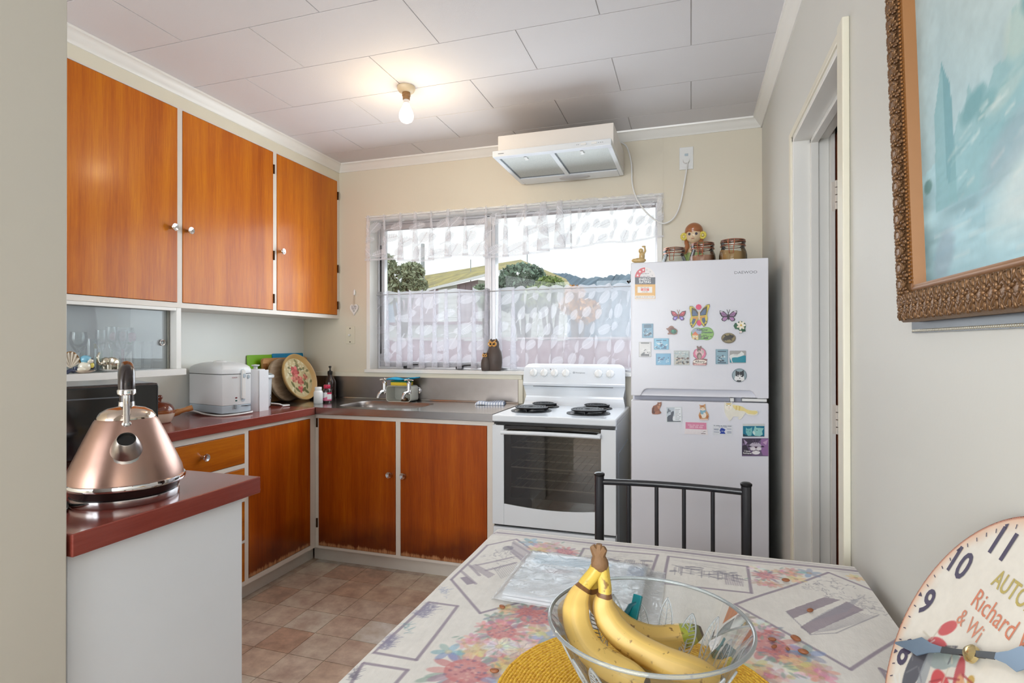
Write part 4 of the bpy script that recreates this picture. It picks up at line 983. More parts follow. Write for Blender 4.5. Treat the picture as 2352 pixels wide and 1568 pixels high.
# postage-stamp style tiles
def stamp(label, x0, y0, x1, y1, bg, ink, pale, seed, words=(), wide=False):
    r = random.Random(seed); w, hh_ = x1 - x0, y1 - y0
    lay = [(bg, rect(x0 + w * .04, y0 + hh_ * .04, x1 - w * .04, y1 - hh_ * .04))]
    for k in range(26):
        cx = x0 + w * r.uniform(.14, .86); cy = y0 + hh_ * (r.uniform(.4, .84) if not wide else r.uniform(.3, .8))
        c = [ink, pale, bg, tuple(int(i * .75 + j * .25) for i, j in zip(ink, pale))][r.randrange(4)]
        lay.append((c, ell(cx, cy, w * r.uniform(.03, .13), hh_ * r.uniform(.015, .07), 8, rot=r.uniform(-40, 40))))
    n_ = 11
    for k in range(n_):
        lay.append((pale, ell(x0 + w * (k + .5) / n_, y0 + 1, 3.4, 3.4, 6))); lay.append((pale, ell(x0 + w * (k + .5) / n_, y1 - 1, 3.4, 3.4, 6)))
    tx = [(s, x0 + w * .16, y0 + hh_ * f, w * .68, 16, ink) for s, f in words]
    return magnet('stamp_magnet', label, 'A', rect(x0, y0, x1, y1), tuple(int(i * .7 + j * .3) for i, j in zip(bg, ink)), lay, tx)
stamp('tall blue stamp-shaped magnet, highest on the left of the freezer door', 234, 852, 368, 1024, (116, 166, 194), (30, 52, 76), (206, 230, 240), 3, (('~', .14), ('~', .26)))
stamp('upper wide pale blue stamp-shaped magnet with a lying animal', 376, 1028, 555, 1165, (128, 196, 226), (40, 84, 124), (226, 242, 248), 5, (('~', .22), ('~', .9)), True)
stamp('lower wide blue stamp-shaped magnet with dense scrollwork', 400, 1210, 578, 1348, (112, 178, 214), (50, 96, 140), (176, 216, 236), 8, (), True)
stamp('tall grey-blue stamp-shaped magnet beside the teal cat magnet', 1116, 1160, 1264, 1338, (140, 176, 192), (46, 66, 84), (214, 230, 234), 13, (('~', .16), ('~', .92)))
stamp('off-white stamp magnet with a black engraving on the freezer door edge', 196, 1072, 344, 1252, (226, 224, 222), (60, 60, 66), (238, 236, 234), 21, (('~', .1), ('~', .86), ('~', .93)))
# pebbles photo
r = random.Random(4); lay = []
for k in range(60):
    cx, cy = 625 + r.random() * 170, 1180 + r.random() * 168
    top = cy < 1250
    c = r.choice([(186, 206, 208), (170, 190, 194), (206, 216, 214)]) if top else r.choice([(84, 88, 90), (150, 146, 140), (206, 196, 180), (110, 84, 76), (60, 66, 70), (222, 212, 196)])
    rr = r.uniform(8, 18); cx = min(max(cx, 622 + rr), 798 - rr); cy = min(max(cy, 1182 + rr), 1344 - rr)
    lay.append((c, ell(cx, cy, rr, rr * .6, 9, rot=r.uniform(-30, 30))))
magnet('photo_magnet', 'square photo magnet of grey rocks and foam', 'A', rect(614, 1174, 803, 1350), (196, 200, 198), lay, [('~', 640, 1206, 110, 12, (236, 240, 240)), ('~', 640, 1228, 110, 12, (236, 240, 240))], thick=0.004)
# kangaroo
kx, ky = 925, 1235
out = [(842, 1325), (845, 1298), (862, 1284), (880, 1272), (850, 1246), (846, 1205), (862, 1168), (896, 1150), (890, 1126), (900, 1118), (916, 1134), (930, 1124), (946, 1120), (948, 1138), (970, 1150), (996, 1176), (1004, 1215), (992, 1248), (968, 1272), (1000, 1276), (1016, 1284), (1008, 1300), (1010, 1325), (1014, 1338), (996, 1354), (850, 1350), (840, 1338)]
lay = [((226, 120, 156), ell(924, 1212, 74, 66, 24)), ((232, 190, 196), ell(924, 1204, 52, 50, 20)), ((122, 100, 92), ell(920, 1240, 30, 42, 16)), ((178, 160, 150), ell(924, 1248, 18, 28, 14)), ((122, 100, 92), ell(916, 1170, 24, 24, 14)), ((122, 100, 92), ell(900, 1140, 9, 22, 10, rot=-18)), ((122, 100, 92), ell(936, 1140, 9, 22, 10, rot=18)), ((196, 176, 164), ell(920, 1182, 14, 10, 10)), ((30, 24, 24), ell(910, 1166, 3.5, 4.5, 8)), ((30, 24, 24), ell(928, 1166, 3.5, 4.5, 8)), ((198, 184, 176), ell(962, 1188, 14, 20, 12)), ((150, 90, 90), [(880, 1276), (1016, 1278), (1012, 1288), (862, 1288)]), ((246, 234, 222), ell(926, 1308, 82, 24, 24)), ((214, 140, 140), rect(852, 1334, 1000, 1350))]
magnet('kangaroo_magnet', 'pink shaped magnet of a kangaroo above the word Albany', 'A', out, (150, 110, 108), lay, [('Albany', 868, 1318, 118, 26, (40, 30, 30)), ('AUSTRALIA', 862, 1347, 128, 10, (250, 240, 236))], thick=0.005)
# teal cat
lay = [((20, 140, 160), rect(1286, 1235, 1478, 1318, 6)), ((226, 228, 226), [(1284, 1248), (1292, 1228), (1330, 1216), (1380, 1222), (1408, 1206), (1424, 1184), (1440, 1196), (1458, 1212), (1454, 1232), (1420, 1244), (1380, 1256), (1340, 1256), (1312, 1262), (1310, 1290), (1322, 1318), (1312, 1322), (1298, 1290)]), ((190, 194, 194), [(1330, 1222), (1380, 1228), (1380, 1234), (1330, 1230)])]
magnet('cat_magnet', 'teal magnet with a white cat stretched out asleep', 'A', rect(1284, 1176, 1480, 1325, 8), (170, 168, 166), lay)
# round cat badge
lay = [((150, 170, 178), ell(1400, 1472, 80, 76, 26)), ((236, 236, 236), [(1340, 1520), (1352, 1470), (1372, 1440), (1400, 1430), (1436, 1444), (1456, 1490), (1462, 1530), (1420, 1548), (1370, 1544)]), ((44, 48, 54), [(1354, 1480), (1356, 1410), (1384, 1428), (1400, 1426), (1404, 1456), (1392, 1486)]), ((44, 48, 54), [(1404, 1456), (1404, 1426), (1424, 1428), (1452, 1408), (1456, 1470), (1440, 1494), (1416, 1484)]), ((236, 238, 238), ell(1384, 1472, 9, 5, 10)), ((236, 238, 238), ell(1424, 1472, 9, 5, 10)), ((60, 60, 60), ell(1404, 1506, 7, 5, 8)), ((50, 54, 60), ell(1395, 1540, 30, 12, 12)), ((236, 238, 238), ell(1398, 1524, 14, 8, 10))]
magnet('badge_magnet', 'round magnet with a black and white cat face', 'A', ell(1400, 1472, 88, 82, 30), (104, 126, 136), lay, thick=0.004)

# lower door
out = [(448, 525), (438, 500), (440, 440), (462, 402), (500, 388), (522, 370), (526, 346), (542, 352), (562, 350), (580, 340), (584, 366), (580, 395), (568, 420), (552, 450), (560, 480), (582, 500), (568, 518), (530, 528), (480, 528)]
magnet('cat_magnet', 'small russet cat magnet sitting in profile', 'B', out, (150, 92, 66), [((190, 132, 100), [(520, 400), (560, 400), (566, 420), (548, 450), (530, 440)]), ((96, 50, 36), [(444, 500), (450, 440), (478, 410), (470, 470), (500, 516), (460, 516)]), ((170, 108, 80), ell(520, 500, 40, 20, 14, rot=-20)), ((40, 28, 24), ell(572, 378, 6, 5, 8)), ((200, 150, 120), ell(556, 380, 14, 16, 10))], thick=0.006)
lay = [((236, 240, 244), rect(664, 428, 878, 640)), ((196, 206, 216), rect(664, 428, 780, 560)), ((86, 92, 104), [(668, 640), (668, 570), (690, 546), (722, 534), (726, 500), (740, 490), (764, 476), (770, 500), (766, 530), (756, 560), (750, 600), (758, 628), (874, 628), (874, 640)]), ((120, 128, 140), ell(690, 470, 14, 30, 8)), ((120, 128, 140), ell(712, 480, 10, 20, 8)), ((120, 128, 140), ell(676, 500, 10, 18, 8))]
magnet('card_magnet', 'square white card magnet with a grey cat silhouette and verse', 'B', rect(656, 420, 888, 650), (214, 220, 222), lay, [(s, 790, 460 + k * 21, w, 11, (150, 156, 164)) for k, (s, w) in enumerate((('~', 70), ('~', 54), ('~', 50), ('~', 76), ('~', 56), ('~', 84), ('~', 70), ('~', 60)))])
out = [(1142, 560), (1138, 540), (1156, 500), (1170, 470), (1158, 440), (1160, 410), (1150, 382), (1176, 394), (1210, 392), (1226, 376), (1240, 378), (1238, 410), (1246, 440), (1244, 470), (1272, 500), (1290, 530), (1292, 560), (1278, 588), (1288, 600), (1282, 616), (1160, 614), (1154, 598), (1164, 586)]
magnet('cat_magnet', 'ginger striped cat magnet wearing a pale blue bow', 'B', out, (206, 160, 110), [((236, 222, 206), ell(1200, 450, 36, 26, 14)), ((178, 108, 60), ell(1196, 404, 30, 10, 10)), ((238, 230, 218), ell(1214, 540, 40, 44, 16)), ((190, 116, 64), ell(1166, 566, 20, 28, 12)), ((190, 116, 64), ell(1270, 566, 18, 26, 12)), ((130, 176, 196), [(1160, 462), (1200, 474), (1246, 460), (1244, 500), (1212, 500), (1210, 528), (1176, 524), (1164, 500)]), ((60, 50, 44), ell(1184, 436, 5, 5, 8)), ((60, 50, 44), ell(1220, 436, 5, 5, 8)), ((220, 170, 140), ell(1202, 452, 6, 4, 8)), ((236, 206, 196), rect(1158, 596, 1284, 612))], thick=0.006)
out = [(1530, 340), (1548, 356), (1575, 360), (1610, 358), (1640, 342), (1646, 372), (1680, 382), (1740, 394), (1800, 412), (1840, 440), (1880, 462), (1930, 468), (1985, 464), (2020, 474), (2032, 505), (2018, 535), (1980, 546), (1930, 548), (1880, 536), (1840, 512), (1822, 530), (1806, 560), (1776, 596), (1748, 604), (1730, 594), (1744, 566), (1700, 560), (1656, 560), (1640, 590), (1612, 626), (1590, 622), (1584, 596), (1556, 560), (1530, 500), (1526, 450), (1524, 390)]
lay = [((238, 220, 150), [(1650, 388), (1740, 398), (1800, 416), (1850, 452), (1930, 474), (2010, 478), (2024, 505), (1980, 530), (1880, 520), (1820, 480), (1740, 470), (1680, 450), (1654, 420)]), ((246, 240, 226), ell(1588, 420, 54, 50, 18)), ((226, 200, 130), ell(1588, 372, 40, 12, 12)), ((110, 130, 70), ell(1564, 396, 8, 6, 8)), ((110, 130, 70), ell(1614, 396, 8, 6, 8)), ((216, 150, 130), ell(1594, 420, 8, 5, 8)), ((140, 110, 90), [(1576, 436), (1594, 446), (1612, 436), (1594, 450)]), ((220, 190, 110), [(1700, 400), (1712, 402), (1704, 470), (1694, 466)]), ((220, 190, 110), [(1750, 404), (1762, 408), (1752, 474), (1742, 470)])]
magnet('cat_magnet', 'large cream and yellow long-haired cat magnet, standing', 'B', out, (236, 232, 218), lay, thick=0.006)
magnet('card_magnet', 'pink and white card magnet with a phone number', 'B', [(946, 640), (1262, 652), (1280, 838), (926, 822)], (236, 228, 230), [((222, 136, 168), [(944, 646), (1256, 656), (1258, 758), (944, 744)]), ((70, 60, 60), [(1198, 804), (1222, 784), (1260, 782), (1226, 790)])], [('~', 980, 692, 236, 14, (246, 220, 230)), ('0800 500 400', 1002, 730, 198, 28, (244, 206, 222)), ('~', 1178, 820, 66, 12, (90, 60, 70))])
lay = [((24, 60, 160), [(1458, 812), (1474, 796), (1462, 786), (1456, 770), (1470, 740), (1490, 732), (1520, 744), (1544, 760), (1530, 776), (1522, 790), (1540, 812), (1540, 822), (1462, 820)]), ((232, 236, 244), [(1470, 780), (1500, 776), (1524, 782), (1500, 784)])]
magnet('card_magnet', 'white card magnet with a blue dog and cat emblem', 'B', [(1352, 684), (1650, 688), (1648, 846), (1352, 838)], (222, 224, 230), lay, [('~', 1366, 702, 266, 14, (110, 116, 130)), ('~', 1444, 720, 120, 11, (110, 116, 140)), ('~', 1368, 750, 74, 12, (110, 120, 150)), ('~', 1370, 764, 70, 12, (110, 120, 150)), ('~', 1368, 796, 76, 12, (110, 120, 150)), ('~', 1562, 752, 70, 12, (110, 120, 150)), ('~', 1566, 794, 66, 12, (110, 120, 150)), ('~', 1566, 810, 66, 12, (110, 120, 150))])
lay = [((16, 118, 148), rect(1804, 704, 2126, 860)), ((18, 60, 78), [(1804, 820), (1880, 850), (2126, 850), (2126, 862), (1804, 862)]), ((120, 186, 188), [(1848, 726), (1872, 744), (1910, 742), (1942, 722), (1944, 780), (1930, 850), (1880, 852), (1846, 800)]), ((150, 206, 202), [(1972, 740), (1986, 690), (2006, 730), (2060, 732), (2118, 738), (2090, 780), (2100, 830), (2060, 856), (1980, 850), (1950, 800)]), ((40, 80, 92), ell(1864, 774, 7, 6, 8)), ((40, 80, 92), ell(1906, 780, 7, 6, 8)), ((40, 70, 80), ell(2014, 766, 8, 7, 8)), ((200, 226, 222), ell(1968, 806, 18, 30, 12, rot=-20))]
magnet('photo_magnet', 'teal-toned photo magnet of two kittens', 'B', rect(1802, 672, 2128, 862, 8), (206, 208, 206), lay)
r = random.Random(9)
lay = [((150, 110, 160), [(2080, 894), (2184, 898), (2184, 1152), (2100, 1140), (2060, 1030)]), ((66, 56, 76), [(1796, 890), (2080, 894), (2020, 960), (1880, 980), (1800, 960)]), ((56, 48, 66), [(1794, 1000), (1850, 980), (1880, 1040), (1940, 1140), (1794, 1134)]), ((172, 150, 184), [(1812, 900), (1872, 950), (1840, 990)]), ((196, 160, 196), [(2176, 910), (2100, 950), (2150, 990)]), ((190, 180, 196), ell(1990, 1010, 90, 62, 22)), ((90, 76, 100), [(1986, 900), (2004, 900), (2000, 970), (1990, 970)]), ((90, 76, 100), [(1944, 910), (1958, 906), (1976, 970), (1968, 972)]), ((90, 76, 100), [(2040, 910), (2028, 906), (2014, 970), (2022, 972)]), ((226, 220, 226), ell(1956, 1046, 44, 26, 16)), ((226, 220, 226), ell(2038, 1046, 44, 26, 16)), ((236, 232, 236), ell(2000, 1100, 60, 30, 16)), ((70, 44, 66), [(1972, 1010), (2026, 1010), (2000, 1044)]), ((44, 36, 50), [(1864, 1010), (1900, 996), (1944, 1010), (1900, 1020)]), ((44, 36, 50), [(2060, 1012), (2100, 998), (2130, 1016), (2096, 1022)]), ((70, 50, 70), [(1930, 1058), (1964, 1074), (2000, 1056), (2036, 1074), (2070, 1058), (2036, 1082), (2000, 1066), (1964, 1082)])]
magnet('photo_magnet', 'purple photo magnet of a smiling kitten reading I love humans', 'B', rect(1790, 888, 2186, 1156), (110, 92, 124), lay, [('I love', 1822, 1088, 90, 26, (246, 244, 246)), ('humans!', 1806, 1118, 130, 26, (246, 244, 246))])

# ================================================================== on top of the fridge
def fridge_glass():
    m, nt, b = nodes('clear_jar_glass'); b.inputs['Base Color'].default_value = (0.95, 0.98, 0.97, 1); b.inputs['Roughness'].default_value = 0.02
    b.inputs['Transmission Weight'].default_value = 1.0; b.inputs['IOR'].default_value = 1.3; return m
M['jar'] = thin_glass('clear_jar_glass', (0.93, 0.96, 0.95, 1), 1.6, 0.03)
M['copper'] = plain('copper_wire', C(206, 130, 104), 0.2, metal=0.9, var=0.04)
FT = FH
def jar(label, px, depth, D, fill, fillh, slope=0):
    p = along(px, depth, FT + 0.001)
    t = thing('storage_jar', label, 'jar', p, math.radians(-10), 'glass clip jars on the fridge')
    r = D / 2; hb = 0.085
    MB().lathe([(0, 0), (r * .86, 0), (r * .97, 0.006), (r, 0.02), (r, hb * .62), (r * .96, hb * .8), (r * .84, hb), (r * .82, hb + 0.008), (r * .87, hb + 0.012), (r * .87, hb + 0.018), (r * .8, hb + 0.02)], 32).build('glass_body', M['jar'], t, smooth=50)
    MB().lathe([(r * .87, hb + 0.02), (r * .89, hb + 0.024), (r * .89, hb + 0.033), (r * .84, hb + 0.038), (r * .5, hb + 0.042), (0, hb + 0.043)], 32).build('lid', M['jar'], t, smooth=50)
    w = MB()
    for z in (hb + 0.010, hb + 0.028, hb + 0.036): w.tube([(r * (.9 if z < hb + 0.03 else .86) * math.cos(a * PI / 16), r * (.9 if z < hb + 0.03 else .86) * math.sin(a * PI / 16), z) for a in range(32)], 0.0017, n=6, closed=True)
    f = -r * .92
    w.tube([(-0.012, f, hb + 0.036), (-0.014, f - 0.006, hb + 0.022), (-0.011, f - 0.004, hb + 0.008), (-0.009, f - 0.006, hb - 0.028), (0.009, f - 0.006, hb - 0.028), (0.011, f - 0.004, hb + 0.008), (0.014, f - 0.006, hb + 0.022), (0.012, f, hb + 0.036)], 0.0016, n=6)
    w.build('wire_clip', M['copper'], t, smooth=50)
    c = MB(); q = r * .93
    c.lathe([(0, 0.004), (q * .85, 0.004), (q, 0.016), (q, fillh), (0, fillh)], 28)
    if slope: c.v = [(x, y, z + (slope * x if z > fillh - 1e-6 else 0)) for x, y, z in c.v]
    c.build('contents', fill, t, smooth=50)
    return t
M['salt'] = plain('white_crystals', C(226, 226, 226), 0.7, var=0.08, scale=200, bump=0.5, bscale=500)
M['pinkpowder'] = plain('pink_powder', C(206, 150, 122), 0.9, var=0.1, scale=60, bump=0.2, bscale=300)
M['coffee'] = plain('tan_powder', C(196, 152, 96), 0.9, var=0.1, scale=60, bump=0.2, bscale=300)
jar('copper-clipped glass jar of white crystals, left of three on the fridge', 1549, 2.77, 0.118, M['salt'], 0.05)
jar('copper-clipped glass jar of pink powder in front of the doll', 1614, 2.63, 0.118, M['pinkpowder'], 0.062)
jar('copper-clipped glass jar of tan powder, right of three on the fridge', 1684, 2.55, 0.12, M['coffee'], 0.07, -0.12)
_c = [o for o in bpy.data.objects if o.name.startswith('storage_jar')][-1]
MB().lathe([(0, 0.006), (0.05, 0.006), (0.0545, 0.016), (0.0545, 0.03), (0, 0.03)], 28).xf(Matrix.Identity(4)).build('dark_layer', plain('brown_powder', C(84, 46, 32), 0.9, var=0.1), _c, smooth=50)

# doll bottle
dp = along(1594, 2.86, FT + 0.001)
dl_ = thing('doll_figurine', 'brown-haired doll figurine with yellow flowers standing behind the jars', 'figurine', dp, math.radians(-8))
M['dress'] = plain('green_glaze', C(166, 190, 120), 0.25, coat=0.4, var=0.08, scale=30)
M['skin'] = plain('cream_glaze', C(232, 206, 170), 0.25, coat=0.4)
M['hair'] = plain('brown_glaze', C(172, 108, 66), 0.3, coat=0.4, var=0.15, scale=30)
M['yflower'] = plain('yellow_glaze', C(226, 208, 88), 0.3, coat=0.3)
MB().lathe([(0, 0), (0.05, 0), (0.054, 0.01), (0.048, 0.05), (0.04, 0.09), (0.034, 0.115), (0.03, 0.122), (0, 0.124)], 28, sy=0.8).build('dress', M['dress'], dl_, smooth=50)
MB().lathe([(0.034, 0.115), (0.033, 0.13), (0.022, 0.146), (0.014, 0.152), (0.0135, 0.17), (0, 0.17)], 24, sy=0.8).build('shoulders', M['skin'], dl_, smooth=50)
MB().sphere((0, 0, 0.205), (0.039, 0.036, 0.042), 24, 16).build('head', M['skin'], dl_, smooth=60)
MB().lathe([(0.0145, 0.154), (0.0158, 0.157), (0.0145, 0.16)], 20, sy=0.8).build('choker', M['black'], dl_, smooth=50)
hr = MB(); hr.sphere((0, 0.006, 0.226), (0.045, 0.042, 0.044), 24, 14)
hr.v = [(x, y, max(z, 0.214 + (0.012 if y < -0.02 else -0.03 * (y + 0.02) / 0.06))) for x, y, z in hr.v]
hr.build('hair', M['hair'], dl_, smooth=60)
MB().grid(lambda u, v: ((u - .5) * 0.06 , -0.0365 - 0.0 + 0.016 * abs(u - .5) ** 2 * 4 * .9 + 0.002 * (1 - v), 0.236 - 0.018 * (1 - v) + 0.003 * math.sin(u * 12)), 16, 4).build('fringe', M['hair'], dl_, smooth=60)
for s in (-1, 1):
    MB().tube(smooth_pts([(s * 0.034, 0.01, 0.2), (s * 0.036, 0.0, 0.17), (s * 0.03, -0.012, 0.15), (s * 0.038, -0.018, 0.13), (s * 0.046, -0.012, 0.11)], 5), [0.011] * 20 + [0.005], n=10).build('braid', M['hair'], dl_, smooth=60)
    f = MB()
    for k in range(9): a = 2 * PI * k / 9; f.sphere((s * 0.046 + 0.012 * math.cos(a), -0.014, 0.2 + 0.014 * math.sin(a)), (0.007, 0.004, 0.007), 8, 6)
    fo = f.build('flower', M['yflower'], dl_, smooth=60)
    MB().sphere((s * 0.046, -0.018, 0.2), (0.006, 0.004, 0.006), 10, 8).build('flower_centre', plain('pale_centre', C(240, 226, 170), 0.4), fo, smooth=60)
    MB().sphere((s * 0.0165, -0.0335, 0.207), (0.0065, 0.003, 0.0065), 12, 8).build('eye', plain('dark_eye_glaze', C(50, 44, 70), 0.2), dl_, smooth=60)
    MB().sphere((s * 0.041, -0.008, 0.085), (0.014, 0.016, 0.03), 12, 10).build('sleeve', M['dress'], dl_, smooth=60)
MB().sphere((0, -0.036, 0.196), (0.003, 0.003, 0.004), 8, 6).build('nose', M['skin'], dl_, smooth=60)
MB().sphere((0, -0.0335, 0.185), (0.0075, 0.003, 0.0022), 10, 6).build('mouth', plain('rose_glaze', C(196, 130, 110), 0.3), dl_, smooth=60)
MB().sphere((0.012, -0.042, 0.06), (0.012, 0.006, 0.018), 10, 8).build('posy', M['yflower'], dl_, smooth=60)
# little gold figurine at the corner
gp = along(1468, 2.42, FT + 0.001)
gf = thing('cherub_figurine', 'tiny cream and gold reclining figurine at the fridge corner', 'figurine', gp)
M['creamgold'] = plain('cream_and_gold_glaze', C(214, 184, 128), 0.3, coat=0.3, var=0.35, scale=60)
g = MB(); g.sphere((0.0, 0, 0.012), (0.03, 0.016, 0.012)); g.sphere((-0.018, -0.004, 0.012), (0.014, 0.01, 0.009)); g.sphere((0.012, 0, 0.03), (0.013, 0.012, 0.02)); g.sphere((0.008, -0.002, 0.052), (0.011, 0.011, 0.012)); g.tube([(0.018, 0, 0.036), (0.026, 0, 0.052), (0.024, 0, 0.068), (0.014, 0, 0.072)], [0.005, 0.005, 0.004, 0.003], n=8)
g.build('body', M['creamgold'], gf, smooth=60)
MB().sphere((0.02, 0, 0.072), (0.009, 0.004, 0.003)).build('raised_hand', plain('pale_gold', C(196, 170, 120), 0.4, var=0.2), gf, smooth=60)
# black clip on the fridge side
cp = on_fridge(1450, 632)
kc = thing('hook_clip', 'black clip on the left edge of the freezer door', 'clip', FO + Vector((-0.001, 0.06, 1.495)), FA)
MB().box((-0.006, -0.012, -0.02), (0, 0.012, 0.03)).build('pad', M['black'], kc, bevel=0.002)
MB().tube([(-0.006, 0, -0.01), (-0.016, 0, -0.02), (-0.02, 0, -0.012)], 0.006, n=8).build('hook', M['blackgloss'], kc, smooth=50)

# ================================================================== kettle on the peninsula
KC = Vector((-1.226, 0.952, ZB))
ka = math.atan2(-KC.y, -KC.x)          # spout points at the room's dining side
kt = thing('kettle', 'copper-toned pyramid kettle with dark arched handle on the peninsula', 'kettle', KC, ka)
M['coppersteel'] = plain('brushed_copper_steel', C(174, 142, 130), 0.33, metal=1.0, var=0.04, scale=8, bump=0.02, bscale=300)
MB().lathe([(0, 0), (0.103, 0), (0.105, 0.003), (0.1045, 0.016), (0.1015, 0.0175), (0, 0.0175)], 48).build('power_base', plain('satin_chrome', C(206, 204, 206), 0.16, metal=1.0), kt, smooth=40)
MB().lathe([(0.1, 0.017), (0.1025, 0.0185), (0.1045, 0.025), (0.108, 0.037), (0, 0.037)], 48).build('dark_band', plain('dark_brown_plastic', C(34, 24, 24), 0.25), kt, smooth=40)
MB().lathe([(0.1075, 0.0365), (0.1165, 0.037), (0.118, 0.042), (0.1165, 0.0475), (0.1125, 0.049)], 48).build('chrome_rim', M['chrome'], kt, smooth=50)
MB().lathe([(0.1135, 0.048), (0.11, 0.066), (0.099, 0.092), (0.079, 0.138), (0.0615, 0.176), (0.0565, 0.182)], 48).build('body', M['coppersteel'], kt, smooth=50)
MB().lathe([(0.0575, 0.181), (0.057, 0.185), (0.05, 0.195), (0.036, 0.203), (0.016, 0.207), (0, 0.2075)], 40).build('lid', plain('polished_warm_steel', C(206, 190, 176), 0.14, metal=1.0), kt, smooth=60)
# spout: a short cone leaning out of the sloping side
sp0 = Vector((0.074, 0, 0.118)); sdir = Vector((0.72, 0, 0.69)).normalized()
Ms = Matrix.Translation(sp0) @ sdir.to_track_quat('Z', 'Y').to_matrix().to_4x4()
MB().lathe([(0.034, -0.012), (0.036, 0.0), (0.031, 0.003), (0.026, 0.018), (0.0185, 0.04), (0.017, 0.041), (0.017, 0.03), (0.012, 0.01)], 28, M=Ms).build('spout', plain('satin_steel', C(176, 170, 168), 0.3, metal=1.0), kt, smooth=40)
MB().lathe([(0.0165, 0.034), (0, 0.034)], 24, M=Ms).build('spout_mouth', M['black'], kt)
# handle: steel stay in front, dark grip arching back, rear foot
MB().tube(smooth_pts([(0.058, 0, 0.172), (0.062, 0, 0.2), (0.066, 0, 0.23), (0.064, 0, 0.252)], 4), 0.0068, n=12).sphere((0.057, 0, 0.172), (0.009, 0.011, 0.009)).build('handle_stay', M['chrome'], kt, smooth=50)
hp_ = smooth_pts([(0.066, 0, 0.244), (0.064, 0, 0.266), (0.05, 0, 0.286), (0.02, 0, 0.296), (-0.012, 0, 0.289), (-0.032, 0, 0.268), (-0.04, 0, 0.24), (-0.04, 0, 0.212)], 5)
MB().tube(hp_, [0.016 if i < 12 else 0.0145 for i in range(len(hp_))], n=16).build('handle', plain('dark_metallic_handle', C(54, 46, 46), 0.18, metal=0.4, coat=0.5), kt, smooth=60)
MB().lathe([(0.015, 0), (0.0175, 0.002), (0.0175, 0.01), (0.016, 0.012)], 24, (0.0665, 0, 0.238)).build('grip_collar', M['chrome'], kt, smooth=40)
MB().lathe([(0, 0), (0.017, 0), (0.016, 0.01), (0, 0.01)], 24, (-0.04, 0, 0.204)).build('rear_collar', M['chrome'], kt, smooth=40)
MB().cyl((-0.04, 0, 0.19), (-0.04, 0, 0.208), 0.013).build('hinge_post', M['black'], kt, smooth=40)
cpts = [Vector((-1.31, 0.93, ZB + 0.012)), Vector((-1.29, 0.87, ZB + 0.005)), Vector((-1.24, 0.83, ZB + 0.004)), Vector((-1.24, 0.78, ZB + 0.004)), Vector((-1.32, 0.76, ZB + 0.004))]
Ki = (Matrix.Translation(KC) @ Matrix.Rotation(ka, 4, 'Z')).inverted()
MB().tube(smooth_pts([Ki @ p for p in cpts]), 0.0035, n=8).build('power_cord', M['black'], kt, smooth=60)

# ================================================================== microwave set across the corner
mdir = Vector((0.073, 0.178, 0)).normalized()           # along its front, towards the window wall
mf = Vector((-1.583, 1.337, 0))                          # front corner nearest the window wall
mw_o = mf - mdir * 0.46
mw = thing('microwave', 'black microwave oven behind the kettle', 'microwave', (mw_o.x, mw_o.y, ZB), math.atan2(mdir.y, mdir.x))
# local: x along the front, y backwards (away from the room), z up
MD = 0.33
MB().box((0, 0.012, 0.012), (0.46, MD, 0.226)).build('case', plain('black_painted_steel', C(30, 31, 34), 0.35, var=0.1), mw, bevel=0.004)
MB().box((0.002, 0.0, 0.014), (0.458, 0.014, 0.224)).build('front', M['blackgloss'], mw, bevel=0.006, seg=3)
MB().tube(smooth_pts([(0.02, -0.001, 0.19), (0.3, -0.001, 0.19), (0.36, -0.001, 0.188), (0.385, -0.001, 0.178), (0.392, -0.001, 0.15), (0.392, -0.001, 0.04)], 5), 0.0022, n=6).build('door_moulding', plain('grey_moulding', C(96, 100, 106), 0.3), mw, smooth=50)
MB().box((0.01, 0.03, 0.2265), (0.45, 0.3, 0.2275)).build('top_sheen', plain('pale_sheen_top', C(150, 156, 160), 0.3, var=0.1), mw)  # pale sheet; light reflecting off the top is painted into its colour
for k in range(3): MB().box((0.02, -0.003, 0.03 + k * 0.012), (0.1, 0.001, 0.034 + k * 0.012)).build('vent', M['inkgrey'], mw)
for x in (0.04, 0.42):
    for y in (0.05, 0.28): MB().cyl((x, y, 0), (x, y, 0.012), 0.012).build('foot', M['black'], mw)

# ================================================================== deep fryer
fry = thing('deep_fryer', 'white deep fryer with domed lid and grey base', 'fryer', (-2.128, 2.133, ZB), math.radians(-13))
# local: x to the room (+), y towards the window wall; front face at x = 0
FWD = 0.15; FDP = 0.315; KF = FWD / 0.215
def fry_outline():
    pts = []
    for i in range(13):
        t_ = i / 12; pts.append((0.016 * math.sin(PI * t_) - 0.006, t_ * FWD))
    return [(-FDP * .9, 0.0), (-0.02, -0.003)] + pts + [(-0.02, FWD + 0.003), (-FDP * .9, FWD), (-FDP, FWD * .8), (-FDP, FWD * .2)]
M['fryer'] = plain('white_fryer_plastic', C(228, 230, 232), 0.3, var=0.01)
MB().prism(fry_outline(), 0.012, 0.05).build('base', M['greyplastic'], fry, bevel=0.004)
MB().prism(fry_outline(), 0.05, 0.2).build('housing', M['fryer'], fry, bevel=0.003)
MB().prism(fry_outline(), 0.2, 0.2025).build('seam', M['black'], fry)
ol = fry_outline(); cxm, cym = -0.13, FWD / 2
lid = MB(); lv = [(1.0, 0.2025), (1.0, 0.222), (0.96, 0.234), (0.85, 0.244), (0.65, 0.253), (0.4, 0.258), (0.15, 0.26)]
nn = len(ol); V = []
for k, z in lv: V += [(cxm + (x - cxm) * k, cym + (y - cym) * k, z) for x, y in ol]
lid.add(V, [(a * nn + i, a * nn + (i + 1) % nn, (a + 1) * nn + (i + 1) % nn, (a + 1) * nn + i) for a in range(len(lv) - 1) for i in range(nn)] + [tuple((len(lv) - 1) * nn + i for i in range(nn))])
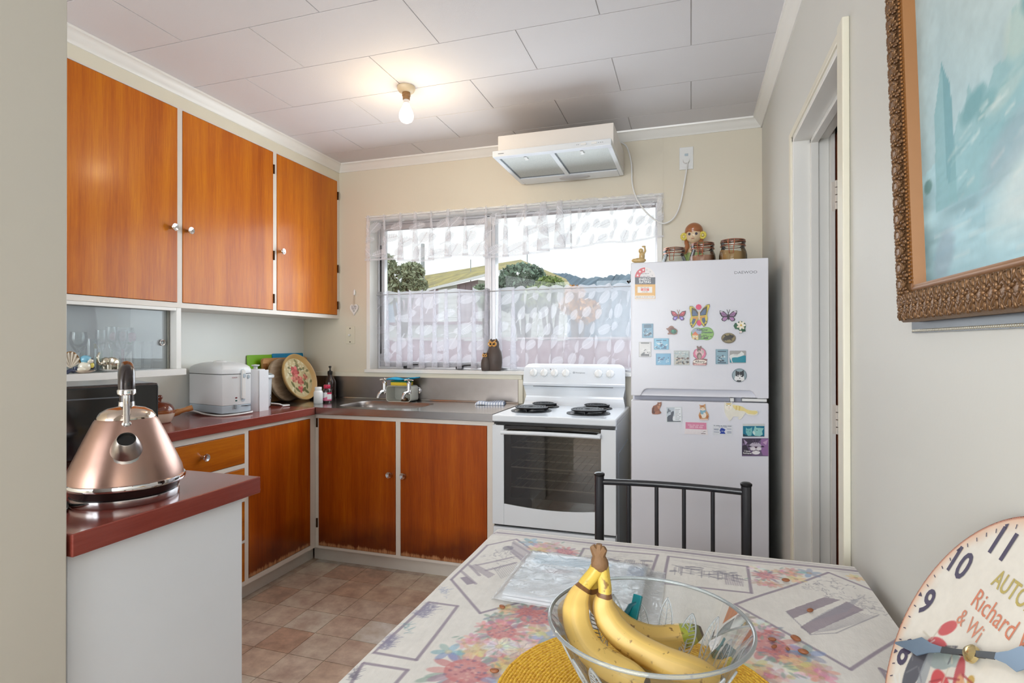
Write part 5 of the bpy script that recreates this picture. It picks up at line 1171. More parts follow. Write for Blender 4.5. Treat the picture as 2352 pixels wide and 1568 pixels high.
lido = lid.build('lid', M['fryer'], fry, smooth=45)
MB().sphere((-0.12, 0.06, 0.256), (0.045, 0.028, 0.011), 20, 10).build('lid_window', plain('bright_white_vent', C(246, 246, 246), 0.15), lido, smooth=60)
MB().prism(rrect(0.088, 0.106, 0.078, 0.222, 0.008, 4), 0.004, 0.02, Matrix(((0,0,1,0),(1,0,0,0),(0,1,0,0),(0,0,0,1)))).build('handle', M['plastic'], fry, bevel=0.003)
MB().prism(rrect(0.086, 0.108, 0.065, 0.225, 0.01, 4), 0.001, 0.0105, Matrix(((0,0,1,0),(1,0,0,0),(0,1,0,0),(0,0,0,1)))).build('handle_recess', M['greyplastic'], fry)
MB().lathe([(0, 0), (0.011, 0), (0.01, 0.004), (0, 0.005)], 20, (0.02, 0.097, 0.192), ZX, sy=0.7).build('release_button', M['greyplastic'], fry, smooth=40)
MB().lathe([(0, 0), (0.01, 0), (0.009, 0.003), (0, 0.004)], 20, (0.002, 0.132, 0.185), ZX, sy=0.7).build('round_button', M['greyplastic'], fry, smooth=40)
MB().sphere((0.0095, 0.062, 0.086), (0.002, 0.006, 0.0035)).build('red_lamp', plain('red_lens', C(110, 20, 30), 0.2), fry, smooth=60)
MB().sphere((0.0095, 0.062, 0.072), (0.002, 0.006, 0.0035)).build('green_lamp', plain('green_lens', C(10, 80, 70), 0.2), fry, smooth=60)
MB().box((0.004, 0.066, 0.043), (0.0095, 0.14, 0.0455)).build('slider_slot', M['black'], fry)
MB().box((0.004, 0.05, 0.034), (0.016, 0.062, 0.054)).build('slider', plain('grey_slider', C(140, 150, 156), 0.35), fry, bevel=0.003)
Mx = Matrix(((0,0,1,0.0105),(1,0,0,0),(0,1,0,0),(0,0,0,1)))
tx = MB(); put_text(tx, 'RONSON', 0.04, 0.182, 0.006, 0.0, M=Mx, width=0.026); tx.build('lettering', plain('red_ink', C(150, 40, 50), 0.4), fry)
MB().tube(smooth_pts([(-FDP + 0.06, -0.03, 0.012), (-0.19, -0.034, 0.02), (-0.12, -0.02, 0.008), (-0.04, -0.012, 0.005), (0.006, 0.01, 0.005), (0.016, 0.075, 0.006), (0.008, 0.14, 0.008), (-0.004, FWD + 0.006, 0.009)], 5), 0.0045, n=8).build('power_lead', M['plastic'], fry, smooth=60)

# paper towel roll
pr = thing('paper_towel_roll', 'white paper towel roll standing beside the deep fryer', 'paper towel', (-2.17, 2.378, ZB))
M['paper'] = plain('white_tissue', C(238, 240, 244), 0.9, var=0.02, scale=40, bump=0.3, bscale=180)
MB().lathe([(0.02, 0), (0.052, 0), (0.053, 0.002), (0.053, 0.213), (0.052, 0.215), (0.02, 0.215), (0.02, 0)], 40).build('roll', M['paper'], pr, smooth=40)
MB().lathe([(0.018, 0.001), (0.02, 0.001), (0.02, 0.214), (0.018, 0.214), (0.018, 0.001)], 24).build('core', plain('card_core', C(176, 150, 120), 0.9), pr, smooth=40)
MB().box((0.0515, -0.02, 0.0), (0.0535, 0.045, 0.212)).build('loose_sheet', M['paper'], pr)
# slow cooker behind it
sl = thing('slow_cooker', 'white slow cooker with green-tinted glass lid behind the paper towel', 'cooker', (-2.275, 2.505, ZB))
MB().lathe([(0, 0), (0.07, 0), (0.077, 0.01), (0.083, 0.15), (0.083, 0.158), (0, 0.158)], 40).build('housing', M['enamel'], sl, smooth=40)
MB().lathe([(0.082, 0.158), (0.094, 0.162), (0.096, 0.172), (0.092, 0.178), (0.08, 0.176)], 40).build('rim', M['enamel'], sl, smooth=50)
MB().lathe([(0.09, 0.178), (0.08, 0.184), (0.055, 0.193), (0.015, 0.2), (0, 0.2)], 40).build('lid', thin_glass('green_lid_glass', (0.62, 0.72, 0.64, 1), 1.2, 0.05, haze=0.25), sl, smooth=60)
MB().lathe([(0, 0.198), (0.011, 0.198), (0.01, 0.222), (0.02, 0.227), (0.021, 0.233), (0, 0.236)], 24).build('lid_knob', M['plastic'], sl, smooth=40)
MB().tube(smooth_pts([(0.07, 0.04, 0.02), (0.11, 0.06, 0.014), (0.1, 0.09, 0.006), (0.14, 0.1, 0.006), (0.13, 0.06, 0.005)], 5), 0.004, n=8).build('power_lead', M['plastic'], sl, smooth=60)
for z in (0.05, 0.066): MB().cyl((0.074, 0.03, z), (0.0785, 0.032, z), 0.003, n=10).build('mark', M['inkgrey'], sl)

# brown and cream casserole dish with a side handle
cs_ = thing('casserole', 'brown-glazed lidded stoneware dish with stub handle behind the microwave', 'pot', (-2.235, 1.889, ZB), 0)
M['brownglaze'] = plain('brown_glaze_pot', C(112, 52, 30), 0.12, var=0.25, scale=18, coat=0.6)
M['creamglaze'] = plain('cream_glaze_pot', C(226, 206, 184), 0.16, var=0.06, coat=0.5)
kc_ = 0.62
sc2 = lambda pr: [(r * kc_, z * 0.95) for r, z in pr]
MB().lathe(sc2([(0, 0), (0.065, 0), (0.075, 0.006), (0.092, 0.035), (0.096, 0.045)]), 36).build('dish', M['creamglaze'], cs_, smooth=50)
MB().lathe(sc2([(0.096, 0.045), (0.099, 0.052), (0.097, 0.058), (0.09, 0.06)]), 36).build('glazed_rim', plain('amber_glaze', C(150, 84, 40), 0.12, var=0.3, scale=20, coat=0.6), cs_, smooth=50)
lc = MB().lathe(sc2([(0.092, 0.06), (0.09, 0.066), (0.075, 0.083), (0.045, 0.095), (0.016, 0.1), (0, 0.1)]), 36).build('lid', M['brownglaze'], cs_, smooth=60)
MB().lathe(sc2([(0, 0.098), (0.012, 0.098), (0.01, 0.106), (0.018, 0.114), (0.0185, 0.122), (0.012, 0.128), (0, 0.13)]), 24).build('lid_knob', M['brownglaze'], lc, smooth=50)
MB().tube(smooth_pts([(0.025, 0.04, 0.036), (0.045, 0.066, 0.046), (0.06, 0.088, 0.053), (0.07, 0.105, 0.058)], 4), [0.015] * 4 + [0.011] * 4 + [0.013] * 5, n=14).build('stub_handle', plain('amber_cream_glaze', C(186, 126, 70), 0.14, var=0.35, scale=16, coat=0.6), cs_, smooth=60)

# ================================================================== boards, tray and bottles in the corner
def lean(o, foot, yaw, tilt):
    """stand a flat thing on its edge: local x along its foot, local y up, local z out of its face"""
    o.matrix_world = Matrix.Translation(foot) @ Matrix.Rotation(yaw, 4, 'Z') @ Matrix.Rotation(PI / 2 - tilt, 4, 'X')
gb = MB().prism(rrect(0, 0.24, 0, 0.282, 0.01, 4), 0, 0.004).build('cutting_board', plain('lime_plastic', C(128, 186, 18), 0.4))
tag(gb, 'lime green plastic cutting board leaning at the back of the corner', 'cutting board'); lean(gb, Vector((XL + 0.028, 2.612, ZB + 0.001)), PI / 2, math.radians(4.5))
b2 = thing('cutting_board', 'blue plastic cutting board leaning at the back of the corner', 'cutting board')
MB().prism(rrect(0.2, 0.485, 0, 0.287, 0.008, 4), 0.0045, 0.0085).build('board', plain('blue_plastic', C(0, 140, 190), 0.4), b2)
for k in range(7): MB().prism(ell(0.24 + k * 0.03, 0.252, 0.009, 0.004, 10), 0.0085, 0.0089).build('printed_mark', plain('dark_blue_ink', C(16, 60, 90), 0.5), b2)
lean(b2, Vector((XL + 0.028, 2.612, ZB + 0.001)), PI / 2, math.radians(4.5))
M['boardwood'] = wood('warm_board_wood', C(168, 112, 62), C(196, 142, 88), C(214, 166, 112), rough=0.5, coat=0.0, sc_=(3, 26, 26))
wbd = thing('chopping_board', 'rectangular wooden chopping board behind the round ones', 'cutting board')
MB().prism(rrect(0, 0.4, 0, 0.262, 0.02, 5), 0, 0.02).build('board', M['boardwood'], wbd, bevel=0.004)
MB().box((0.0, 0.02, 0.0195), (0.035, 0.23, 0.0205)).build('end_band', wood('dark_end_grain', C(120, 72, 30), C(150, 96, 46), C(170, 112, 60), rough=0.5, coat=0, sc_=(26, 3, 26)), wbd)
lean(wbd, Vector((XL + 0.062, 2.685, ZB + 0.001)), PI / 2, math.radians(5.5))
M['greywood'] = wood('weathered_round_wood', C(128, 104, 82), C(166, 142, 116), C(196, 176, 150), rough=0.55, coat=0.0, sc_=(5, 26, 26))
rb = MB().lathe([(0, 0), (0.128, 0), (0.132, 0.004), (0.132, 0.018), (0.128, 0.022), (0, 0.022)], 48, (0, 0.132, 0))
rbo = rb.build('round_board', M['greywood'], smooth=40); tag(rbo, 'round weathered wooden board leaning left of the floral tray', 'cutting board')
lean(rbo, Vector((-2.305, 2.8, ZB + 0.001)), math.radians(92), math.radians(16))

class Canvas:
    """a small drawing board: inks are painted into an array that ends up as the mesh's colour attribute"""
    def __init__(s, w, h, nx, ny, bg):
        s.X, s.Y = np.meshgrid(np.linspace(0, w, nx), np.linspace(0, h, ny)); s.w, s.h, s.nx, s.ny = w, h, nx, ny
        s.px = w / (nx - 1); s.a = np.zeros((ny, nx, 3)) + np.array(bg, float)
    def _win(s, x0, x1, y0, y1):
        m = s.px * 2; i0 = max(0, int((x0 - m) / s.w * (s.nx - 1))); i1 = min(s.nx, int((x1 + m) / s.w * (s.nx - 1)) + 2)
        j0 = max(0, int((y0 - m) / s.h * (s.ny - 1))); j1 = min(s.ny, int((y1 + m) / s.h * (s.ny - 1)) + 2)
        return (slice(j0, j1), slice(i0, i1)) if i1 > i0 and j1 > j0 else None
    def _mix(s, w, cov, c, al):
        k = (np.clip(cov, 0, 1) * al)[..., None]; s.a[w] = s.a[w] * (1 - k) + np.array(c, float) * k
    def ell(s, cx, cy, rx, ry, c, al=1.0, rot=0.0, soft=None):
        R = max(rx, ry); w = s._win(cx - R, cx + R, cy - R, cy + R)
        if w is None: return
        X, Y = s.X[w] - cx, s.Y[w] - cy; cr, sr = math.cos(rot), math.sin(rot)
        d = np.hypot((X * cr + Y * sr) / rx, (-X * sr + Y * cr) / ry)
        e = (soft if soft is not None else s.px / min(rx, ry)); s._mix(w, (1 - d) / max(e, 1e-6) + 0.5, c, al)
    def line(s, p, q, wd, c, al=1.0):
        w = s._win(min(p[0], q[0]) - wd, max(p[0], q[0]) + wd, min(p[1], q[1]) - wd, max(p[1], q[1]) + wd)
        if w is None: return
        X, Y = s.X[w], s.Y[w]; dx, dy = q[0] - p[0], q[1] - p[1]; L2 = dx * dx + dy * dy + 1e-12
        t = np.clip(((X - p[0]) * dx + (Y - p[1]) * dy) / L2, 0, 1)
        d = np.hypot(X - p[0] - t * dx, Y - p[1] - t * dy); s._mix(w, (wd / 2 - d) / s.px + 0.5, c, al)
    def path(s, pts, wd, c, al=1.0, closed=False):
        for a, b in zip(pts, pts[1:] + ([pts[0]] if closed else [])): s.line(a, b, wd, c, al)
    def poly(s, pts, c, al=1.0):
        xs, ys = [p[0] for p in pts], [p[1] for p in pts]; w = s._win(min(xs), max(xs), min(ys), max(ys))
        if w is None: return
        X, Y = s.X[w], s.Y[w]; ins = np.zeros(X.shape, bool); n = len(pts)
        for i in range(n):
            (x0, y0), (x1, y1) = pts[i], pts[i-1]
            if y0 == y1: continue
            ins ^= ((y0 > Y) != (y1 > Y)) & (X < (x1 - x0) * (Y - y0) / (y1 - y0) + x0)
        s._mix(w, ins.astype(float), c, al)
    def noise(s, sx, sy, amp, seed=0):
        r = np.random.default_rng(seed); g = r.normal(size=(max(2, int(s.h / sy)) + 2, max(2, int(s.w / sx)) + 2))
        fx = s.X / s.w * (g.shape[1] - 1.001); fy = s.Y / s.h * (g.shape[0] - 1.001); i, j = fx.astype(int), fy.astype(int); u, v = fx - i, fy - j
        u, v = u * u * (3 - 2 * u), v * v * (3 - 2 * v)
        return amp * ((g[j, i] * (1 - u) + g[j, i + 1] * u) * (1 - v) + (g[j + 1, i] * (1 - u) + g[j + 1, i + 1] * u) * v)
    def rose(s, cx, cy, r, c, al=1.0, seed=0):
        q = random.Random(seed); d = [max(0, k - 46) for k in c]; l = [min(255, k + 40) for k in c]
        for k in range(9):
            a = 2 * PI * k / 9 + q.random(); s.ell(cx + r * .55 * math.cos(a), cy + r * .55 * math.sin(a), r * .5, r * .36, [c, l, d][k % 3], al * .85, a)
        s.ell(cx, cy, r * .55, r * .5, c, al)
        for k in range(5): a = k * 1.3 + q.random(); s.path([(cx + r * (.12 + .08 * k) * math.cos(a + t * .5), cy + r * (.12 + .08 * k) * math.sin(a + t * .5)) for t in range(6)], r * .08, d if k % 2 else l, al * .8)
def canvas_mesh(name, cv, fn, mat, parent=None, mask=None):
    """one vertex per canvas point; fn(X, Y) gives their places"""
    ny, nx = cv.X.shape; P = np.stack(fn(cv.X, cv.Y), -1).reshape(-1, 3)
    idx = np.arange(nx * ny).reshape(ny, nx); F = np.stack([idx[:-1, :-1], idx[:-1, 1:], idx[1:, 1:], idx[1:, :-1]], -1).reshape(-1, 4)
    if mask is not None:
        mk = mask(cv.X, cv.Y).reshape(-1); F = F[mk[F].all(1)]
    me = bpy.data.meshes.new(name); me.vertices.add(len(P)); me.vertices.foreach_set('co', P.astype(np.float32).ravel())
    me.loops.add(F.size); me.loops.foreach_set('vertex_index', F.astype(np.int32).ravel())
    me.polygons.add(len(F)); me.polygons.foreach_set('loop_start', np.arange(0, F.size, 4, dtype=np.int32))
    me.update(calc_edges=True); me.validate()
    ca = me.color_attributes.new('Col', 'FLOAT_COLOR', 'POINT')
    c4 = np.ones((nx * ny, 4), np.float32); c4[:, :3] = lin3(np.clip(cv.a, 0, 255)).reshape(-1, 3); ca.data.foreach_set('color', c4.ravel())
    me.polygons.foreach_set('use_smooth', np.ones(len(F), bool))
    o = bpy.data.objects.new(name, me); col.objects.link(o); me.materials.append(mat)
    if parent is not None: o.parent = parent
    return o

# floral tray
tr_ = thing('floral_tray', 'round cream tray painted with pink roses leaning in the corner', 'tray')
TR = 0.145
M['traywood'] = plain('honey_lacquer', C(206, 166, 104), 0.3, coat=0.4, var=0.08, scale=10)
MB().lathe([(0, 0), (0.125, 0), (0.143, 0.008), (0.147, 0.022), (0.144, 0.026), (0.139, 0.024), (0.125, 0.006), (0.122, 0.004), (0, 0.004)], 56, (0, TR, 0)).build('tray_body', M['traywood'], tr_, smooth=40)
cv = Canvas(0.25, 0.25, 110, 110, (214, 196, 150)); q = random.Random(2)
cv.a += cv.noise(.02, .02, 7, 1)[..., None]
for k in range(26): a, rr = q.uniform(0, 6.3), q.uniform(.05, .115); cv.ell(.125 + rr * math.cos(a), .125 + rr * math.sin(a), .016, .008, q.choice([(120, 116, 74), (96, 98, 62), (150, 140, 96), (232, 222, 190)]), .8, q.uniform(0, 3))
for k in range(30): a, rr = q.uniform(.5, 3.2), q.uniform(.06, .12); cv.ell(.125 + rr * math.cos(a), .125 + rr * math.sin(a), .006, .005, (240, 230, 200), .9)
for x, y, r_, c in ((.11, .165, .036, (206, 96, 96)), (.085, .12, .026, (214, 130, 116)), (.135, .105, .03, (210, 110, 100)), (.12, .052, .024, (206, 90, 88)), (.19, .125, .02, (196, 110, 90))): cv.rose(x, y, r_, c, 1, int(x * 1000))
for x, y, a in ((.15, .05, .5), (.165, .035, -.6), (.09, .05, 2.4), (.185, .07, 1.2), (.06, .085, 2)): cv.ell(x, y, .022, .009, (104, 104, 56), .95, a)
canvas_mesh('painted_roses', cv, lambda X, Y: (X - .125, Y + TR - .125, X * 0 + .0046), M['print'], tr_, lambda X, Y: np.hypot(X - .125, Y - .125) < .1235)
lean(tr_, Vector((-2.24, 2.868, ZB + 0.003)), math.radians(91), math.radians(19))

# bottles beside the tray
pb = thing('pump_bottle', 'dark brown pump bottle against the steel splashback', 'bottle', (-2.195, 3.06, ZB))
M['amber'] = plain('dark_amber_plastic', C(42, 22, 18), 0.15, coat=0.4, var=0.1)
MB().lathe([(0, 0), (0.034, 0), (0.037, 0.006), (0.037, 0.1), (0.034, 0.112), (0.018, 0.14), (0.013, 0.148), (0.013, 0.152), (0, 0.152)], 32).build('bottle', M['amber'], pb, smooth=50)
MB().lathe([(0.0145, 0.15), (0.0155, 0.152), (0.0155, 0.172), (0.008, 0.176), (0.005, 0.178), (0.004, 0.194), (0.009, 0.197), (0.009, 0.204), (0, 0.206)], 20).tube([(0, 0, 0.201), (0.012, -0.014, 0.203), (0.02, -0.024, 0.197)], [0.006, 0.005, 0.004], n=8).build('pump', M['black'], pb, smooth=40)
wbp = along(731, 3.27, ZB); wb_ = thing('pill_bottle', 'small plain white pill bottle in front of the floral tray', 'bottle', (wbp.x, wbp.y, ZB))
MB().lathe([(0, 0), (0.023, 0), (0.026, 0.004), (0.026, 0.064), (0.021, 0.075), (0.017, 0.077), (0, 0.077)], 32).build('bottle', M['plastic'], wb_, smooth=50)
MB().lathe([(0.0185, 0.076), (0.0195, 0.078), (0.0195, 0.094), (0.018, 0.096), (0, 0.096)], 28).build('cap', M['plastic'], wb_, smooth=40)
rp = along(751, 3.31, ZB); rbt = thing('vitamin_bottle', 'red-capped brown vitamin bottle with a white and pink label', 'bottle', (rp.x, rp.y, ZB))
MB().lathe([(0, 0), (0.023, 0), (0.0255, 0.004), (0.0255, 0.072), (0.02, 0.084), (0.0165, 0.086), (0, 0.086)], 32).build('bottle', M['amber'], rbt, smooth=50)
MB().lathe([(0.018, 0.085), (0.019, 0.087), (0.019, 0.104), (0.0175, 0.106), (0, 0.106)], 28).build('cap', plain('crimson_cap', C(190, 30, 70), 0.35), rbt, smooth=40)
lb = MB()
for k in range(28):
    a0_, a1_ = 2 * PI * k / 28, 2 * PI * (k + 1) / 28; ff = ((k + 4) % 14) / 14
    for z0, z1, c in ((0.014, 0.022 + 0.022 * max(0, ff - .3), (226, 110, 150)), (0.022 + 0.022 * max(0, ff - .3), 0.052, (240, 238, 240)), (0.052, 0.062, (200, 40, 80) if ff < .55 else (240, 238, 240))):
        lb.col = c; lb.add([(0.0259 * math.cos(a0_), 0.0259 * math.sin(a0_), z0), (0.0259 * math.cos(a1_), 0.0259 * math.sin(a1_), z0), (0.0259 * math.cos(a1_), 0.0259 * math.sin(a1_), z1), (0.0259 * math.cos(a0_), 0.0259 * math.sin(a0_), z1)], [(0, 1, 2, 3)])
lb.build('label_band', M['print'], rbt, smooth=60)

# ================================================================== owl on the sill
op = at(1130, 851, 'z', WZ0 + 0.003); op = Vector((-1.122, 3.125, WZ0 + 0.004))
M['owl'] = plain('dark_stoneware', C(84, 72, 66), 0.55, var=0.3, scale=26, bump=0.35, bscale=90)
M['owlyellow'] = plain('ochre_glaze', C(214, 160, 84), 0.3, coat=0.3)
ow = thing('owl_figurine', 'dark stoneware pair of owls, mother and chick, on the window sill', 'figurine', op, math.radians(-6))
def owl(x, y, s, parent):
    prof = [(0, 0), (0.04, 0), (0.045, 0.01), (0.05, 0.045), (0.05, 0.08), (0.044, 0.11), (0.035, 0.128), (0.031, 0.14), (0.0315, 0.156), (0.028, 0.172), (0.017, 0.182), (0, 0.185)]
    b = MB().lathe([(r * s, z * s) for r, z in prof], 28, (x, y, 0), sy=0.85)
    for e in (-1, 1): b.lathe([(0.008 * s, 0), (0.005 * s, 0.008 * s), (0, 0.014 * s)], 10, (x + e * 0.017 * s, y - 0.004 * s, 0.176 * s))
    bo = b.build('mother' if s == 1 else 'chick', M['owl'], parent, smooth=50)
    for e in (-1, 1):
        MB().lathe([(0, 0.001), (0.0085, 0.001), (0.0155, 0.004), (0.016, 0.002), (0.016, -0.004)], 18, (0, 0, 0), Matrix.Translation((x + e * 0.0125 * s, y - 0.0245 * s, 0.157 * s)) @ ZYn @ Matrix.Scale(s, 4)).build('eye_disc', M['owlyellow'], bo, smooth=40)
        MB().sphere((x + e * 0.0125 * s, y - 0.0265 * s, 0.157 * s), (0.0055 * s, 0.003 * s, 0.0055 * s), 10, 8).build('pupil', M['black'], bo, smooth=60)
        MB().tube([(x, y - 0.027 * s, 0.16 * s), (x + e * 0.014 * s, y - 0.026 * s, 0.173 * s), (x + e * 0.024 * s, y - 0.02 * s, 0.181 * s)], [0.003 * s, 0.0035 * s, 0.002 * s], n=6).build('brow', M['owlyellow'], bo, smooth=60)
    MB().lathe([(0.0045 * s, 0), (0.003 * s, -0.006 * s), (0, -0.013 * s)], 8, (x, y - 0.0285 * s, 0.155 * s)).build('beak', M['owlyellow'], bo, smooth=60)
owl(0.012, 0.006, 1.0, ow); owl(-0.026, -0.03, 0.57, ow)

# ================================================================== glassware and trinkets on the display shelf
M['crystal'] = thin_glass('drinking_glass', (0.9, 0.93, 0.93, 1), 2.2, 0.02, haze=0.05)
SZ = 1.1
def stem_glass(label, px, back, rb_, hb_, stem, hs, tint=None, cat='glass'):
    x = XL + 0.04 + back; d = ray(px, 800); y = x / d.x * d.y
    t = thing('wine_glass', label, cat, (x, y, SZ + 0.001), 0, 'glasses on the display shelf')
    MB().lathe([(0, 0), (rb_ * .9, 0), (rb_ * .9, 0.002), (0.006, 0.006), (0.0045, 0.012)], 24).build('foot', M['crystal'], t, smooth=40)
    MB().lathe([(0.0045, 0.012), (0.0055, hs * .5), (0.006, hs)], 14).build('stem', tint or M['crystal'], t, smooth=50)
    MB().lathe([(0.004, hs), (rb_ * .55, hs + hb_ * .14), (rb_ * .95, hs + hb_ * .45), (rb_, hs + hb_ * .7), (rb_ * .9, hs + hb_), (rb_ * .87, hs + hb_), (rb_ * .94, hs + hb_ * .7), (rb_ * .88, hs + hb_ * .45), (0, hs + hb_ * .2)], 28).build('bowl', M['crystal'], t, smooth=50)
    return t
M['greenstem'] = plain('green_glass', C(150, 196, 130), 0.1, trans=0.6, coat=0.3)
M['redstem'] = plain('red_glass', C(190, 50, 80), 0.1, trans=0.5, coat=0.3)
stem_glass('stemmed glass with a green stem behind the silver elephant', 232, 0.114, 0.02, 0.085, 0, 0.08, M['greenstem'])
stem_glass('tall stemmed glass with a green stem right of the silver elephant', 256, 0.114, 0.022, 0.095, 0, 0.085, M['greenstem'])
stem_glass('stemmed glass with a red stem on the display shelf', 282, 0.119, 0.02, 0.08, 0, 0.085, M['redstem'])
stem_glass('clear stemmed glass at the left end of the display shelf', 180, 0.12, 0.03, 0.08, 0, 0.075)
for px, bk, r_, hh_, lab in ((212, 0.064, 0.026, 0.13, 'tall clear tumbler with a yellow sticker on the display shelf'), (316, 0.119, 0.023, 0.12, 'clear cut-glass tumbler right of the flower vase'), (338, 0.119, 0.023, 0.12, 'clear cut-glass tumbler nearest the finger pull')):
    x = XL + 0.04 + bk; d = ray(px, 800); y = x / d.x * d.y
    t = thing('tumbler', lab, 'glass', (x, y, SZ + 0.001), 0, 'glasses on the display shelf')
    MB().lathe([(0, 0), (r_ * .8, 0), (r_ * .85, 0.004), (r_, hh_), (r_ * .94, hh_), (r_ * .8, 0.012), (0, 0.012)], 24).build('body', M['crystal'], t, smooth=40)
    if px == 212: MB().prism(rrect(-0.012, 0.012, -0.01, 0.01, 0.004, 3), r_ + 0.0005, r_ + 0.001, Matrix(((0,0,1,0),(1,0,0,0),(0,1,0,0.1),(0,0,0,1)))).build('sticker', plain('yellow_sticker', C(226, 220, 130), 0.5), t)
# pink roses painted on glass
x = XL + 0.084; d = ray(282, 800); y = x / d.x * d.y
fg = thing('flower_vase', 'clear glass vase painted with pink flowers', 'vase', (x, y, SZ + 0.001))
MB().lathe([(0, 0), (0.03, 0), (0.012, 0.02), (0.014, 0.05), (0.038, 0.085), (0.045, 0.13), (0.04, 0.18), (0.0375, 0.18), (0.0425, 0.13), (0.036, 0.088), (0, 0.062)], 32).build('body', M['crystal'], fg, smooth=50)
M['pinkpetal'] = plain('pink_enamel', C(226, 120, 160), 0.4, var=0.15, scale=60); M['leafgreen'] = plain('green_enamel', C(130, 170, 120), 0.4)
for k, (a, z) in enumerate(((-1.4, 0.138), (-0.62, 0.142), (0.15, 0.136))):
    f = MB()
    for j in range(7): b_ = 2 * PI * j / 7; f.sphere((0.0445 * math.cos(a + 0.26 * math.cos(b_)), 0.0445 * math.sin(a + 0.26 * math.cos(b_)), z + 0.012 * math.sin(b_)), (0.011, 0.011, 0.0105), 8, 6)
    f.build('painted_flower', M['pinkpetal'], fg, smooth=60)
    MB().sphere((0.042 * math.cos(a - .2), 0.042 * math.sin(a - .2), z - 0.026), (0.006, 0.01, 0.006), 8, 6).build('painted_leaf', M['leafgreen'], fg, smooth=60)
def shelf_pt(px, x): d = ray(px, 820); return x / d.x * d.y
# plates standing on the shelf front
for px, lab in ((193, 'small cream saucer under the bird figurine'), (255, 'small white saucer under the silver elephant')):
    x = XU + 0.004; y = shelf_pt(px, x)
    o = MB().lathe([(0, 0.0), (0.016, 0.0), (0.022, 0.003), (0.036, 0.009), (0.037, 0.0105), (0.022, 0.006), (0, 0.004)], 32, (0, 0, 0)).build('saucer', M['creamglaze'] if px < 200 else M['plastic'], smooth=50, loc=(x, y, SZ + 0.0005))
    tag(o, lab, 'saucer', 'saucers on the display shelf')
x = XU + 0.004; y = shelf_pt(250, x)
el = thing('elephant_figurine', 'silver elephant figurine with raised trunk', 'figurine', (x, y, SZ + 0.0055), math.radians(-88))
M['silver'] = plain('silver_lustre', C(214, 208, 190), 0.2, metal=0.85, var=0.06)
# local x: towards the window wall after rotation; trunk at -x side
e = MB(); e.sphere((0.012, 0, 0.03), (0.03, 0.02, 0.023)); e.sphere((-0.012, 0, 0.034), (0.017, 0.016, 0.019))
for a, b_ in ((-0.008, -0.011), (-0.008, 0.011), (0.03, -0.012), (0.03, 0.012)): e.cyl((a, b_, 0), (a, b_, 0.024), 0.009, 0.01, n=10)
e.build('body', M['silver'], el, smooth=60)
MB().tube(smooth_pts([(-0.024, 0, 0.032), (-0.034, 0, 0.028), (-0.042, 0, 0.036), (-0.044, 0, 0.052), (-0.04, 0, 0.064), (-0.036, 0, 0.07)], 4), [0.007] * 6 + [0.0055] * 8 + [0.004] * 7, n=10).build('trunk', M['silver'], el, smooth=60)
for s in (-1, 1): MB().sphere((-0.004, s * 0.017, 0.036), (0.012, 0.003, 0.014)).build('ear', M['silver'], el, smooth=60)
el.rotation_euler = (0, 0, PI / 2)
x = XU + 0.004; y = shelf_pt(194, x)
bd = thing('bird_figurine', 'cream china bird figurine with a blue head', 'figurine', (x, y, SZ + 0.0055), PI / 2)
M['china'] = plain('cream_china', C(236, 230, 212), 0.15, coat=0.5)
MB().sphere((0, 0, 0.02), (0.022, 0.018, 0.02)).sphere((-0.012, 0, 0.01), (0.02, 0.016, 0.01)).build('body', M['china'], bd, smooth=60)
MB().sphere((0.004, 0, 0.046), (0.02, 0.018, 0.016)).build('head', plain('blue_china', C(130, 190, 214), 0.15, coat=0.5), bd, smooth=60)
MB().sphere((0.012, -0.012, 0.04), (0.012, 0.01, 0.01)).build('face', M['china'], bd, smooth=60)
MB().sphere((0.02, -0.01, 0.024), (0.008, 0.008, 0.011)).build('yellow_breast', plain('yellow_china', C(226, 210, 100), 0.2, coat=0.4), bd, smooth=60)
MB().sphere((0.03, 0, 0.018), (0.009, 0.007, 0.011)).build('wing_tip', plain('navy_china', C(60, 68, 92), 0.2, coat=0.4), bd, smooth=60)
MB().sphere((0.014, -0.0195, 0.048), (0.0022, 0.0022, 0.003), 8, 6).build('eye', M['black'], bd, smooth=60)
x = XU + 0.004; y = shelf_pt(162, x)
fan = thing('china_fan', 'ruffled cream china ornament on a dark blue stand, near end of the shelf', 'ornament', (x, y, SZ + 0.001), PI / 2)
MB().grid(lambda u, v: (0.036 * v * math.cos(PI * (0.1 + 0.8 * u)) , 0.004 * math.sin(u * 40) * v, 0.02 + 0.06 * v * math.sin(PI * (0.1 + 0.8 * u))), 40, 6).build('ruffle', plain('cream_ruffle', C(226, 214, 196), 0.3, var=0.12, scale=60), fan, smooth=60)
MB().tube([(0.036 * math.cos(PI * (0.1 + 0.8 * k / 20)), 0, 0.02 + 0.06 * math.sin(PI * (0.1 + 0.8 * k / 20))) for k in range(21)], 0.0018, n=6).build('gold_edge', plain('gold_edge', C(196, 140, 70), 0.25, metal=0.7), fan, smooth=60)
MB().tube(smooth_pts([(-0.016, 0, 0.002), (0.0, 0, 0.012), (0.014, 0, 0.008), (0.018, 0, 0.024)], 4), [0.007] * 13, n=8).build('stand', plain('navy_stand', C(52, 60, 84), 0.3), fan, smooth=60)

